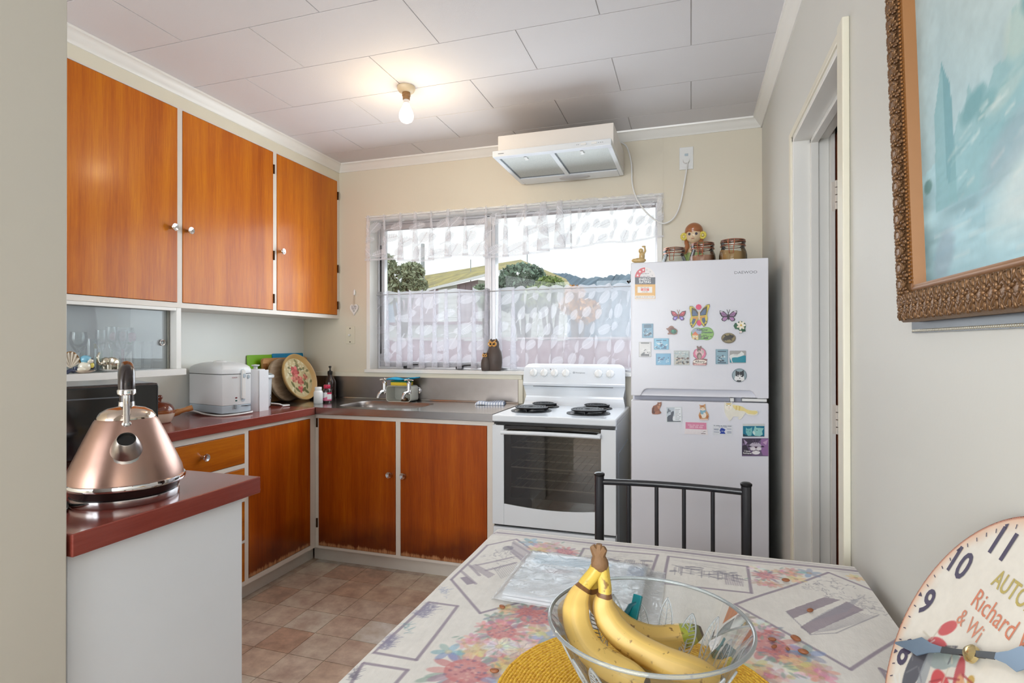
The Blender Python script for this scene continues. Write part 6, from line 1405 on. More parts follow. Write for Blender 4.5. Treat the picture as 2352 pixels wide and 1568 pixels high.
# ================================================================== table and printed cloth
TX0, TX1, TY0, TY1, TZ = -0.452, 0.318, 0.16, 1.312, 0.746
tb = thing('dining_table', 'dining table hidden under the printed cloth', 'table', ((TX0 + TX1) / 2, (TY0 + TY1) / 2, 0))
tw_, td_ = (TX1 - TX0) / 2 - 0.008, (TY1 - TY0) / 2 - 0.008
M['tablewood'] = wood('dark_table_wood', C(90, 58, 34), C(112, 74, 46), C(130, 90, 58), rough=0.4)
MB().box((-tw_, -td_, TZ - 0.03), (tw_, td_, TZ - 0.002)).build('table_top', M['tablewood'], tb, bevel=0.004)
for sx in (-1, 1):
    for sy in (-1, 1): MB().box((sx * (tw_ - 0.06) - 0.025, sy * (td_ - 0.06) - 0.025, 0), (sx * (tw_ - 0.06) + 0.025, sy * (td_ - 0.06) + 0.025, TZ - 0.03)).build('leg', M['tablewood'], tb, bevel=0.004)
HANG = 0.17
CX0, CX1, CY0, CY1 = TX0 - HANG, TX1, TY0, TY1 + HANG
cw, ch = CX1 - CX0, CY1 - CY0
cv = Canvas(cw, ch, 560, 780, (226, 222, 216))
cv.a += cv.noise(.03, .03, 2.0, 3)[..., None] + cv.noise(.004, .02, 1.6, 4)[..., None]
def tp(px, py):
    p = at(px, py, 'z', TZ + 0.004); return (p.x - CX0, p.y - CY0)
c4 = lambda x, y: tp(780 + x / 3.36, 1180 + y / 3.36)
c5 = lambda x, y: tp(1400 + x / 3.36, 1180 + y / 3.36)
MAUVE, GREYI = (148, 136, 150), (120, 116, 130)
# striped border along the far edge and down the hang
for off, wd, al in ((0.012, 0.004, .45), (0.026, 0.011, .75), (0.040, 0.003, .4)):
    cv.line((0, TY1 - CY0 - off), (cw, TY1 - CY0 - off), wd, MAUVE, al); cv.line((0, ch - off - 0.02), (cw, ch - off - 0.02), wd, MAUVE, al)
    cv.line((off + 0.02, 0), (off + 0.02, ch), wd, MAUVE, al)
FR = 0.0058
def framed(pts, al=.85, wd=FR): cv.path(pts, wd, MAUVE, al, True)
F1 = [c4(*p) for p in ((1140, 245), (1365, 202), (1790, 500), (1700, 600), (1085, 770), (862, 515))]; framed(F1)
F2 = [c4(*p) for p in ((690, 685), (910, 715), (592, 1130), (262, 1075))]; framed(F2)
F3 = [c4(*p) for p in ((180, 1155), (524, 1210), (360, 1400), (60, 1360))]; framed(F3)
F4 = [tp(1341, 1259), tp(1511, 1276), tp(1494, 1322), tp(1318, 1302)]; framed(F4)
F5 = [c5(*p) for p in ((455, 335), (1065, 405), (1095, 615), (412, 540))]; framed(F5)
F6 = [c5(*p) for p in ((970, 700), (1690, 460), (2060, 610), (2340, 900), (1860, 1205))]; framed(F6)
framed([c5(2090, 1200), c5(2352, 1330), c5(2300, 1500)], .8)
q = random.Random(5)
def hatch(poly, n, al=.5, c=GREYI, ang=None, wd=0.0011, jit=1.0):
    xs, ys = [p[0] for p in poly], [p[1] for p in poly]; bx0, bx1, by0, by1 = min(xs), max(xs), min(ys), max(ys)
    for k in range(n):
        x, y = q.uniform(bx0, bx1), q.uniform(by0, by1); ins = False
        for i in range(len(poly)):
            (x0, y0), (x1, y1) = poly[i], poly[i-1]
            if (y0 > y) != (y1 > y) and x < (x1 - x0) * (y - y0) / (y1 - y0) + x0: ins = not ins
        if not ins: continue
        a = (ang if ang is not None else q.uniform(0, PI)) + q.uniform(-.25, .25) * jit; l = q.uniform(.004, .014)
        cv.line((x, y), (x + l * math.cos(a), y + l * math.sin(a)), wd, c, al)
    # engraved view
def skyline(quad, n=40, seed=1):
    r = random.Random(seed); bl_ = lambda u, v: tuple(((quad[0][k] * (1-u) + quad[1][k] * u) * (1-v) + (quad[3][k] * (1-u) + quad[2][k] * u) * v) for k in (0, 1))
    for k in range(n):
        u = r.uniform(.05, .9); v0 = r.uniform(.3, .62)
        cv.line(bl_(u, v0), bl_(min(.96, u + r.uniform(.04, .16)), v0 + r.uniform(-.05, .05)), r.uniform(.0012, .005), GREYI, r.uniform(.35, .7))
    for k in range(n // 2): u = r.uniform(.1, .9); cv.line(bl_(u, .4), bl_(u, .4 + r.uniform(.1, .3)), .0014, GREYI, .55)
    for k in range(12): u = .72 + .018 * k; cv.line(bl_(u, .5), bl_(u, .8), .0012, MAUVE, .7)
    for k in range(8): u = r.uniform(.05, .6); v = r.uniform(.08, .25); cv.line(bl_(u, v), bl_(u + .3, v + .03), .0009, GREYI, .4)
skyline(F4, 36, 2); skyline(F5, 46, 3)
# building engravings in the slanted frames
cv.poly([c5(1360, 760), c5(1660, 645), c5(1780, 668), c5(1420, 815)], (150, 138, 148), .85); cv.poly([c5(1470, 882), c5(1830, 680), c5(1962, 745), c5(1550, 935)], (152, 140, 150), .85)
cv.poly([c5(1520, 850), c5(1700, 740), c5(1960, 640), c5(1830, 760)], (150, 150, 160), .45)
hatch([c5(1460, 560), c5(1680, 490), c5(1920, 580), c5(1720, 660)], 160, .55); hatch([c5(1760, 640), c5(2000, 640), c5(2200, 830), c5(1980, 760)], 130, .45)
for k in range(9): cv.line(c5(1580 + k * 20, 930 - k * 3), c5(1890 + k * 22, 760 + k * 4), .0011, GREYI, .45)
cv.path([c5(1370, 770), c5(1550, 940), c5(1750, 930), c5(2080, 780)], .0018, GREYI, .6)
for a, b_ in (((1340, 230), (1540, 350)), ((1300, 260), (1480, 380)), ((1330, 300), (1420, 370)), ((1060, 400), (1330, 340)), ((1130, 440), (1360, 380)), ((1000, 400), (1080, 480)), ((940, 450), (1050, 545))): cv.line(c4(*a), c4(*b_), .007, MAUVE, .6)
cv.poly([c4(1340, 210), c4(1560, 330), c4(1440, 400), c4(1310, 290)], (160, 152, 164), .45); cv.poly([c4(980, 490), c4(1050, 540), c4(985, 555), c4(930, 500)], MAUVE, .85); cv.poly([c4(1050, 390), c4(1200, 470), c4(1150, 500), c4(1000, 410)], MAUVE, .5)
cv.ell(*c4(1300, 270), .012, .014, GREYI, .6)
for k in range(12): cv.line(c4(1190 + k * 14, 420 - k * 4), c4(1250 + k * 14, 500 - k * 6), .0012, GREYI, .55)
hatch([c4(1080, 330), c4(1240, 270), c4(1380, 330), c4(1200, 460)], 130, .5)
hatch([c4(560, 790), c4(700, 690), c4(760, 720), c4(640, 810)], 260, .6, (140, 136, 160)); hatch([c4(310, 1050), c4(380, 940), c4(440, 950), c4(360, 1060)], 200, .6, (140, 136, 160)); hatch([c4(760, 560), c4(840, 590), c4(830, 670), c4(770, 620)], 90, .5, (140, 150, 180)); hatch([c4(80, 1230), c4(150, 1180), c4(140, 1280), c4(60, 1290)], 120, .55)
hatch([c4(490, 850), c4(540, 850), c4(540, 920), c4(490, 930)], 60, .5, (110, 150, 160))
# sprays of flowers
def mute(c, k=.28): return [v * (1 - k) + w * k for v, w in zip(c, (214, 206, 200))]
def flower(p, r, c, petals=7, centre=(170, 130, 90), al=.55):
    c = mute(c); centre = mute(centre)
    for k in range(petals): a = 2 * PI * k / petals + q.random() * .4; cv.ell(p[0] + r * .6 * math.cos(a), p[1] + r * .6 * math.sin(a), r * .5, r * .26, [min(255, max(0, v + q.uniform(-22, 22))) for v in c], al, a)
    cv.ell(p[0], p[1], r * .24, r * .24, centre, al)
def leafs(p, r, n=4, c=(112, 150, 136)):
    for k in range(n): a = q.uniform(0, 2 * PI); d = r * q.uniform(.7, 1.15); cv.ell(p[0] + d * math.cos(a), p[1] + d * math.sin(a), r * .3, r * .11, mute(c), .6, a)
def big(p, r, c=(196, 92, 96)):
    leafs(p, r, 6); leafs(p, r, 3, (110, 120, 150))
    for k in range(13): a = 2 * PI * k / 13; cv.ell(p[0] + r * .72 * math.cos(a), p[1] + r * .72 * math.sin(a), r * .34, r * .14, mute([c, (214, 130, 128), (150, 110, 140)][k % 3]), .65, a)
    cv.ell(p[0], p[1], r * .6, r * .55, mute(c, .3), .75)
    for k in range(60): a, d = q.uniform(0, 6.3), r * .58 * math.sqrt(q.random()); cv.ell(p[0] + d * math.cos(a), p[1] + d * math.sin(a), r * .05, r * .04, q.choice([(220, 176, 170), (166, 106, 118), (140, 124, 148), (206, 132, 130)]), .7)
RED, PNK, YEL, BLU, WHT = (196, 92, 96), (216, 140, 146), (222, 196, 128), (104, 146, 190), (240, 236, 228)
for x, y, r_ in ((980, 1215, .054), (1250, 915, .04), (1510, 800, .046), (1330, 1110, .032), (1440, 760, .026)): big(c4(x, y), r_)
for x, y in ((1110, 865), (1215, 850), (1292, 830), (1020, 960), (1070, 1000), (960, 1000), (1420, 950), (1500, 1000), (1390, 990), (1370, 1050)): flower(c4(x, y), .014, PNK)
for x, y in ((840, 1065), (1600, 960), (1235, 1290)): flower(c4(x, y), .024, BLU, 6, (200, 190, 140))
for x, y in ((1040, 1065), (1100, 1050), (1230, 1200), (1300, 740), (1530, 910), (1290, 1160)): flower(c4(x, y), .018, YEL, 8)
for x, y in ((1230, 1030), (1400, 1060)): flower(c4(x, y), .026, WHT, 9, (214, 190, 120)); 
for x, y in ((1230, 1030), (1400, 1060)):
    p = c4(x, y)
    for k in range(9): a = 2 * PI * k / 9; cv.line((p[0] + .005 * math.cos(a), p[1] + .005 * math.sin(a)), (p[0] + .022 * math.cos(a), p[1] + .022 * math.sin(a)), .0009, GREYI, .5)
for x, y in ((1170, 800), (1240, 790)): flower(c4(x, y), .014, (130, 124, 130), 5, (90, 86, 100), .6)
for x, y in ((1000, 930), (1090, 920), (1350, 870), (1170, 1120), (1470, 1000)): leafs(c4(x, y), .02, 4)
for x, y, r_ in ((1210, 1010, .05), (1180, 900, .026), (1320, 1090, .026)): big(c5(x, y), r_)
for x, y in ((1580, 1180), (1660, 1220), (1560, 1240), (1640, 1270), (1200, 1270), (1290, 1250)): flower(c5(x, y), .018, PNK if x > 1400 else RED)
for x, y in ((1520, 1085),): flower(c5(x, y), .026, BLU, 6, (150, 120, 90))
for x, y in ((1440, 1150), (1470, 1190), (1130, 1180)): flower(c5(x, y), .022, YEL, 8)
for x, y in ((1120, 855), (1400, 1270)): flower(c5(x, y), .024, WHT, 9, (200, 196, 120))
for x, y in ((1050, 800),): flower(c5(x, y), .016, (120, 116, 124), 5, (90, 86, 100), .6)
for x, y in ((1280, 1190), (1330, 1200), (1160, 920)): leafs(c5(x, y), .026, 5)
big(c5(1205, 475), .026, (214, 120, 130))
for x, y in ((1310, 450), (1370, 460), (1430, 465), (1400, 440), (1150, 530), (1230, 545), (1280, 545)): flower(c5(x, y), .015, (214, 150, 140))
flower(c5(1540, 462), .022, BLU, 6); flower(c5(1440, 505), .018, YEL, 8); flower(c5(1130, 420), .016, WHT, 8, (190, 190, 130)); leafs(c5(1280, 440), .02, 4); leafs(c5(1110, 490), .018, 3); flower(c5(1900, 500), .016, YEL, 7); leafs(c5(1960, 525), .02, 3)
flower(c4(1475, 225), .026, BLU, 6); big(c4(1740, 292), .03, (212, 110, 122))
for x, y in ((1560, 245), (1620, 255), (1590, 275), (1650, 240), (1520, 275)): flower(c4(x, y), .02, (216, 160, 158))
flower(c4(1540, 290), .02, YEL, 8); leafs(c4(1690, 245), .024, 4); leafs(c4(1800, 330), .02, 3)
def cloth_pos(X, Y):
    wx, wy = X + CX0, Y + CY0
    dx = np.maximum(0, TX0 - wx); dy = np.maximum(0, wy - TY1)
    def wrap(d, r=0.012):
        L_ = r * PI / 2; a = np.clip(d / r, 0, PI / 2); out = r * np.sin(a); dn = r * (1 - np.cos(a)) + np.maximum(0, d - L_); return out, dn
    ox, zx = wrap(dx); oy, zy = wrap(dy)
    px_ = np.where(dx > 0, TX0 - ox, wx); py_ = np.where(dy > 0, TY1 + oy, wy)
    # soft folds in the hang and faint creases on top
    px_ = px_ - np.minimum(zx, .17) * .10 * (1 + np.sin(wy * 26)) ; py_ = py_ + np.minimum(zy, .17) * .10 * (1 + np.sin(wx * 26 + 1))
    z = TZ + 0.004 - np.maximum(zx, zy) - .35 * np.minimum(zx, zy)
    z = z + np.where((dx + dy) == 0, 0.0012 * np.sin(wx * 19 + wy * 7) * np.sin(wy * 15 + 2) + 0.0012, 0)
    return px_, py_, z
cloth = canvas_mesh('tablecloth', cv, cloth_pos, printed('linen_print', 0.75, 0, 0.35))
tag(cloth, 'off-white tablecloth printed with flowers and framed city views', 'tablecloth')
TT = TZ + 0.006

# scattered almonds
M['almond'] = plain('almond_skin', C(150, 92, 58), 0.5, var=0.2, scale=90)
al_me = MB().sphere((0, 0, 0.0032), (0.0075, 0.0046, 0.0032), 12, 8).mesh('almond', 60); al_me.materials.append(M['almond'])
labs = ['single brown seed on the flower spray far right of the bowl', 'brown seed lying on the printed building by the clock', 'largest brown seed on the mauve frame line right of the bowl', 'brown seed at the top of the red flower right of the bowl', 'brown seed just below the red flower top, right of the bowl', 'brown seed between the red flower and the blue one', 'brown seed on the blue flower right of the bowl', 'brown seed beside the plastic packet corner', 'brown seed on the big red flower near the placemat']
for k, (px, py) in enumerate(((1804.8, 1335.7), (1860.7, 1405), (1827.7, 1471), (1773.5, 1471.7), (1778, 1488), (1809, 1492.5), (1845, 1501), (1153.5, 1397), (1135.6, 1544.6))):
    p = at(px, py, 'z', TT); o = bpy.data.objects.new('seed', al_me); col.objects.link(o); o.location = (p.x, p.y, TT + 0.0004); o.rotation_euler = (0, 0, q.uniform(0, 3)); s_ = (1, .9, 1.15, .8, .7, .6, 1, .9, .9)[k]; o.scale = (s_, s_, s_)
    tag(o, labs[k], 'seed', 'brown seeds scattered on the tablecloth')

# ================================================================== placemat, bowl, bananas
PM = Vector((-0.06, 0.722, TT))
pts = []; turns = 38; rmax = 0.187
for k in range(turns * 36 + 1):
    a = 2 * PI * k / 36; rr = rmax * k / (turns * 36) + 0.002; pts.append((rr * math.cos(a), rr * math.sin(a), 0.003))
def woven():
    m, nt, b = nodes('yellow_woven_cord'); tc = N(nt, 'ShaderNodeTexCoord')
    no = N(nt, 'ShaderNodeTexNoise'); no.inputs['Scale'].default_value = 240; no.inputs['Detail'].default_value = 3; nt.links.new(tc.outputs['Object'], no.inputs['Vector'])
    cr = N(nt, 'ShaderNodeValToRGB'); cr.color_ramp.elements[0].position = .35; cr.color_ramp.elements[0].color = C(208, 148, 26); cr.color_ramp.elements[1].position = .65; cr.color_ramp.elements[1].color = C(244, 198, 62)
    nt.links.new(no.outputs['Fac'], cr.inputs['Fac']); nt.links.new(cr.outputs['Color'], b.inputs['Base Color']); b.inputs['Roughness'].default_value = .75
    bp = N(nt, 'ShaderNodeBump'); bp.inputs['Strength'].default_value = .6; bp.inputs['Distance'].default_value = .0015; nt.links.new(no.outputs['Fac'], bp.inputs['Height']); nt.links.new(bp.outputs['Normal'], b.inputs['Normal']); return m
tag(MB().tube(pts, 0.0027, n=6, flat=0.9).build('placemat', woven(), smooth=60, loc=PM), 'round yellow woven placemat under the glass bowl', 'placemat')
BC = Vector((-0.053, 0.738, TT + 0.0085)); BR, BH = 0.1265, 0.1
bo_ = thing('glass_bowl', 'clear glass fruit bowl with embossed leaves', 'bowl', BC)
def bowl_glass(name, haze=0.0):
    m = thin_glass(name, (0.975, 0.99, 0.985, 1), 0.8, 0.02, haze=haze); return m
M['bowl'] = bowl_glass('fruit_bowl_glass', 0.03)
M['emboss'] = thin_glass('embossed_glass', (0.97, 0.98, 0.985, 1), 1.6, 0.15, haze=0.3)
bp_ = [(0.0, 0.0), (0.06, 0.0), (0.068, 0.002), (0.078, 0.012), (0.094, 0.04), (0.112, 0.075), (0.1245, BH - 0.004)]
MB().lathe(bp_, 72).build('bowl', M['bowl'], bo_, smooth=60)
MB().tube([(BR * math.cos(2*PI*k/72) * .995, BR * math.sin(2*PI*k/72) * .995, BH - 0.003) for k in range(72)], 0.0026, n=10, closed=True).build('rim', thin_glass('thick_glass_rim', (0.9, 0.95, 0.94, 1), 2.0, 0.05, haze=0.22), bo_, smooth=60)
def bowl_r(z): 
    for (r0_, z0_), (r1_, z1_) in zip(bp_[1:], bp_[2:]):
        if z0_ <= z <= z1_: return r0_ + (r1_ - r0_) * (z - z0_) / max(1e-9, z1_ - z0_)
    return BR
for k in range(18):
    a = 2 * PI * k / 18; lf = MB(); zb_, zt_ = 0.012, 0.068 if k % 2 else 0.078
    side = []
    for j in range(13):
        t = j / 12; z = zb_ + (zt_ - zb_) * t; wd = 0.115 * math.sin(PI * t) ** .8 * (1.0 if k % 2 else .85); side.append((z, wd))
    P3 = lambda ang, z, o_=0.0008: ((bowl_r(z) + o_) * math.cos(ang), (bowl_r(z) + o_) * math.sin(ang), z)
    lf.tube([P3(a - w_, z) for z, w_ in side] + [P3(a + w_, z) for z, w_ in side[::-1]], 0.0013, n=5)
    lf.tube([P3(a, z) for z, w_ in side], 0.0011, n=5)
    for j in range(2, 12):
        z, w_ = side[j]; lf.tube([P3(a, z - 0.003), P3(a + w_ * .9, z + 0.002)], 0.0007, n=4); lf.tube([P3(a, z - 0.003), P3(a - w_ * .9, z + 0.002)], 0.0007, n=4)
    lf.build('embossed_leaf', M['emboss'], bo_, smooth=60)
# teal bag clip standing inside the bowl
tcl = thing('bag_clip', 'teal plastic bag clip standing at the back of the glass bowl', 'clip', (0,0,0))
t0, t1 = at(1447, 1452, 'y', 0.815), at(1466, 1366, 'y', 0.84)
Mcl = Matrix.Translation(t0) @ (t1 - t0).to_track_quat('Z', 'Y').to_matrix().to_4x4()
L_ = (t1 - t0).length
MB().box((-0.0065, -0.003, 0), (0.0065, 0.003, L_)).xf(Mcl).build('jaw', plain('teal_plastic', C(0, 130, 142), 0.35), tcl, bevel=0.001)
a_, b__ = at(1432, 1420, 'y', 0.815), at(1448, 1392, 'y', 0.832)
MB().tube([a_, b__, b__ + Vector((0.012, 0.004, 0.006))], 0.004, n=8).build('lever', plain('dark_teal_plastic', C(0, 100, 116), 0.35), tcl, smooth=50)

# bananas
def banana_mat():
    m, nt, b = nodes('banana_skin'); a = N(nt, 'ShaderNodeAttribute'); a.attribute_name = 'Col'; tc = N(nt, 'ShaderNodeTexCoord')
    n1 = N(nt, 'ShaderNodeTexNoise'); n1.inputs['Scale'].default_value = 130; n1.inputs['Detail'].default_value = 2; n2 = N(nt, 'ShaderNodeTexNoise'); n2.inputs['Scale'].default_value = 26; n2.inputs['Detail'].default_value = 4
    nt.links.new(tc.outputs['Object'], n1.inputs['Vector']); nt.links.new(tc.outputs['Object'], n2.inputs['Vector'])
    ad = N(nt, 'ShaderNodeMath', operation='MULTIPLY'); nt.links.new(n1.outputs['Fac'], ad.inputs[0]); nt.links.new(n2.outputs['Fac'], ad.inputs[1])
    mr = N(nt, 'ShaderNodeMapRange'); mr.inputs['From Min'].default_value = .335; mr.inputs['From Max'].default_value = .4; nt.links.new(ad.outputs[0], mr.inputs['Value'])
    mx = N(nt, 'ShaderNodeMix', data_type='RGBA'); mx.inputs['B'].default_value = C(120, 78, 40); sm = N(nt, 'ShaderNodeMath', operation='MULTIPLY'); sm.inputs[1].default_value = .8
    nt.links.new(mr.outputs['Result'], sm.inputs[0]); nt.links.new(sm.outputs[0], mx.inputs['Factor']); nt.links.new(a.outputs['Color'], mx.inputs['A']); nt.links.new(mx.outputs['Result'], b.inputs['Base Color'])
    b.inputs['Roughness'].default_value = .42; return m
M['banana'] = banana_mat()
NK = 0.036        # length of the neck between crown and fruit
def banana(label, ctrl, rad, tipgreen, crown=False):
    P = smooth_pts([at(px, py, 'y', y) for px, py, y in ctrl], 8); n = len(P)
    mb = MB(); m = 20; prev = None; rings = []
    Ls = [0]
    for i in range(1, n): Ls.append(Ls[-1] + (P[i] - P[i-1]).length)
    for i, p in enumerate(P):
        t = Ls[i] / Ls[-1]
        s = Ls[i]
        r = rad * (0.52 if s < NK else 0.52 + 0.48 * min(1, (s - NK) / 0.03) ** .7)
        if t > .82: r *= max(.16, math.sqrt(max(0, 1 - ((t - .82) / .19) ** 2)))
        tg = (P[min(i+1, n-1)] - P[max(i-1, 0)]).normalized()
        u = tg.cross(Vector((0, 0, 1))).normalized() if prev is None else (prev - tg * prev.dot(tg)).normalized(); prev = u; w = tg.cross(u)
        rings.append([p + (u * math.cos(2*PI*k/m) + w * math.sin(2*PI*k/m)) * r * (1 + .055 * math.cos(5 * 2 * PI * k / m)) for k in range(m)])
    for i in range(n - 1):
        t = Ls[i] / Ls[-1]
        base = (232, 194, 108)
        if Ls[i] < NK: base = (222, 190, 84)
        if NK - .002 < Ls[i] < NK + .002: base = (120, 80, 44)
        if tipgreen and t > .86: base = (170, 176, 60) if t < .95 else (110, 110, 50)
        if t > .975: base = (70, 54, 40)
        for k in range(m):
            mb.col = tuple(c * (1 if (k % 4) else .96) for c in base)
            mb.add([rings[i][k], rings[i][(k+1) % m], rings[i+1][(k+1) % m], rings[i+1][k]], [(0, 1, 2, 3)])
    mb.col = (70, 54, 40); mb.add(rings[-1], [tuple(range(m))]); mb.add(rings[0], [tuple(range(m-1, -1, -1))])
    o = mb.build('banana', M['banana'])
    bm = bmesh.new(); bm.from_mesh(o.data); bmesh.ops.remove_doubles(bm, verts=bm.verts, dist=1e-6); bm.to_mesh(o.data); bm.free()
    o.data.polygons.foreach_set('use_smooth', [True] * len(o.data.polygons))
    return o
bunch = thing('banana_bunch', 'bunch of three spotted yellow bananas standing in the glass bowl', 'bananas', (0, 0, 0))
b1 = banana('', [(1378, 1296, .758), (1362, 1320, .754), (1342, 1345, .748), (1325, 1385, .738), (1327, 1435, .724), (1352, 1487, .71), (1398, 1527, .698), (1455, 1556, .688), (1490, 1572, .682)], .0172, False)
b2 = banana('', [(1382, 1298, .76), (1386, 1330, .758), (1389, 1356, .755), (1386, 1395, .752), (1408, 1440, .745), (1455, 1482, .737), (1520, 1516, .729), (1590, 1542, .723), (1660, 1566, .718)], .0172, False)
b3 = banana('', [(1372, 1300, .768), (1362, 1330, .776), (1368, 1365, .786), (1392, 1405, .798), (1440, 1446, .812), (1500, 1466, .824), (1560, 1462, .832), (1613, 1448, .836)], .0172, True)
for o in (b1, b2, b3): o.parent = bunch
cr_ = MB(); top = at(1374, 1264, 'y', .756); bot = at(1378, 1302, 'y', .759)
cr_.tube(smooth_pts([bot + Vector((0, 0, -.002)), bot.lerp(top, .4), bot.lerp(top, .75), top], 4), [.0105, .0115, .012, .012, .0115, .0105, .0095, .0085, .008, .0075, .007, .006, .004], n=9)
for dx, dz in ((.006, .004), (-.005, .006), (.001, .009)): cr_.tube([bot.lerp(top, .6), top + Vector((dx, 0, dz * .3)), top + Vector((dx * 1.6, 0, dz))], [.008, .006, .004], n=7)
cr_.build('crown', plain('dry_brown_stem', C(132, 98, 66), 0.7, var=0.35, scale=80, bump=0.6, bscale=160), bunch, smooth=40)

# ================================================================== wrapped magazines
mag = thing('wrapped_magazine', 'magazine in crinkled clear plastic lying behind the bowl', 'magazine', (0, 0, 0))
q0, q1, q2, q3 = Vector((-0.325, 0.955, TT)), Vector((-0.085, 0.945, TT)), Vector((-0.085, 1.15, TT)), Vector((-0.325, 1.16, TT))
def quad_xy(u, v): return (q0 * (1-u) + q1 * u) * (1-v) + (q3 * (1-u) + q2 * u) * v
for k in range(2):
    m_ = MB(); z0 = TT + k * 0.006; 
    m_.add([(p.x + .002 * k, p.y, z0 + .0005) for p in (q0, q1, q2, q3)] + [(p.x + .002 * k, p.y, z0 + .0055) for p in (q0, q1, q2, q3)], [(0, 3, 2, 1), (4, 5, 6, 7), (0, 1, 5, 4), (1, 2, 6, 5), (2, 3, 7, 6), (3, 0, 4, 7)])
    m_.build('magazine', plain('white_paper_%d' % k, C(232, 234, 238), 0.5), mag, bevel=0.0015)
cv = Canvas(1, 1, 70, 60, (226, 236, 244)); r = random.Random(3)
cv.poly([(.06, .72), (.7, .78), (.72, .95), (.04, .95)], (120, 190, 226), .9); cv.poly([(.1, .55), (.5, .6), (.5, .72), (.12, .7)], (190, 206, 222), .8); cv.ell(.3, .6, .12, .05, (170, 110, 110), .7, .3); cv.ell(.5, .5, .1, .05, (214, 180, 150), .5); cv.poly([(.05, .05), (.95, .05), (.95, .3), (.05, .32)], (238, 240, 244), .9); cv.ell(.55, .7, .08, .06, (236, 214, 150), .6)
cv.poly([(.85, .7), (.98, .7), (.98, .95), (.85, .95)], (70, 130, 190), .8)
canvas_mesh('cover', cv, lambda X, Y: ((q0.x*(1-X)+q1.x*X)*(1-Y)+(q3.x*(1-X)+q2.x*X)*Y + .002, (q0.y*(1-X)+q1.y*X)*(1-Y)+(q3.y*(1-X)+q2.y*X)*Y, X*0 + TT + .0118), M['print'], mag)
def film():
    m, nt, b = nodes('clear_plastic_film'); nt.nodes.remove(b); out = nt.nodes['Material Output']
    tc = N(nt, 'ShaderNodeTexCoord'); no = N(nt, 'ShaderNodeTexNoise'); no.inputs['Scale'].default_value = 22; no.inputs['Detail'].default_value = 5; no.inputs['Distortion'].default_value = 1.5; nt.links.new(tc.outputs['Object'], no.inputs['Vector'])
    bp = N(nt, 'ShaderNodeBump'); bp.inputs['Strength'].default_value = 1.0; bp.inputs['Distance'].default_value = .012; nt.links.new(no.outputs['Fac'], bp.inputs['Height'])
    tr = N(nt, 'ShaderNodeBsdfTransparent'); gl = N(nt, 'ShaderNodeBsdfGlossy'); gl.inputs['Roughness'].default_value = .08; nt.links.new(bp.outputs['Normal'], gl.inputs['Normal'])
    fr = N(nt, 'ShaderNodeFresnel'); fr.inputs['IOR'].default_value = 1.6; nt.links.new(bp.outputs['Normal'], fr.inputs['Normal']); ml = N(nt, 'ShaderNodeMath', operation='MULTIPLY'); ml.inputs[1].default_value = 0.6; ml.use_clamp = True; nt.links.new(fr.outputs[0], ml.inputs[0])
    mx = N(nt, 'ShaderNodeMixShader'); nt.links.new(ml.outputs[0], mx.inputs[0]); df = N(nt, 'ShaderNodeBsdfDiffuse'); df.inputs[0].default_value = (.9, .92, .95, 1); hz = N(nt, 'ShaderNodeMixShader'); hz.inputs[0].default_value = .34; nt.links.new(tr.outputs[0], hz.inputs[1]); nt.links.new(df.outputs[0], hz.inputs[2])
    nt.links.new(hz.outputs[0], mx.inputs[1]); nt.links.new(gl.outputs[0], mx.inputs[2]); nt.links.new(mx.outputs[0], out.inputs[0]); return m
fm = MB(); rr_ = np.random.default_rng(6)
ph = rr_.uniform(0, 6, 12); fq = rr_.uniform(8, 40, 12); an = rr_.uniform(0, 6, 12)
def film_pt(u, v):
    U, V_ = u * 1.22 - .07, v * 1.1 - .05; p = quad_xy(U, V_); e = min(U, 1 - U, V_, 1 - V_)
    z = .0135 if e > 0 else max(.001, .0135 + e * .22)
    w = sum(math.sin(fq[k] * (U * math.cos(an[k]) + V_ * math.sin(an[k])) + ph[k]) for k in range(12)) / 12
    return (p.x, p.y, TT + z + .004 * abs(w) + (.002 if e > 0 else 0))
fm.grid(film_pt, 60, 50); fm.build('plastic_wrap', film(), mag, smooth=80)

# ================================================================== clock leaning on the wall
c0 = ray(2246, 1509.3).normalized(); CC = EYE + c0 * 0.797
nrm = Vector((-math.cos(math.radians(26.5)), 0, math.sin(math.radians(26.5)))); up = Vector((math.sin(math.radians(26.5)), 0, math.cos(math.radians(26.5)))); rt = up.cross(nrm)
CKM = Matrix(((rt.x, up.x, nrm.x, CC.x), (rt.y, up.y, nrm.y, CC.y), (rt.z, up.z, nrm.z, CC.z), (0, 0, 0, 1)))
CR_ = 0.1575
ck = thing('wall_clock', 'round vintage-style clock leaning against the right wall on the table', 'clock'); ck.matrix_world = CKM
MB().lathe([(0, -0.006), (CR_ - .002, -0.006), (CR_, -0.004), (CR_, -0.0008), (CR_ - .001, 0)], 96).build('backing', plain('rust_brown_edge', C(166, 100, 72), 0.5, var=0.3, scale=50), ck, smooth=40)
cv = Canvas(2 * CR_, 2 * CR_, 240, 240, (232, 226, 214)); X, Y = cv.X - CR_, cv.Y - CR_; rad = np.hypot(X, Y) / CR_
edge = np.clip((rad - .86) / .14, 0, 1) ** 1.6 + np.maximum(0, cv.noise(.02, .02, .12, 9)) * np.clip((rad - .8) / .1, 0, 1); cv.a = cv.a * (1 - .75 * np.clip(edge, 0, 1)[..., None]) + np.array((222, 160, 120)) * .75 * np.clip(edge, 0, 1)[..., None]
rim = np.clip((rad - .972) / .02, 0, 1)[..., None]; cv.a = cv.a * (1 - rim) + np.array((168, 100, 76)) * rim
cv.a += cv.noise(.03, .03, 3, 5)[..., None]
k_ = CR_; cc = lambda x, y: (CR_ + x * k_, CR_ + y * k_)
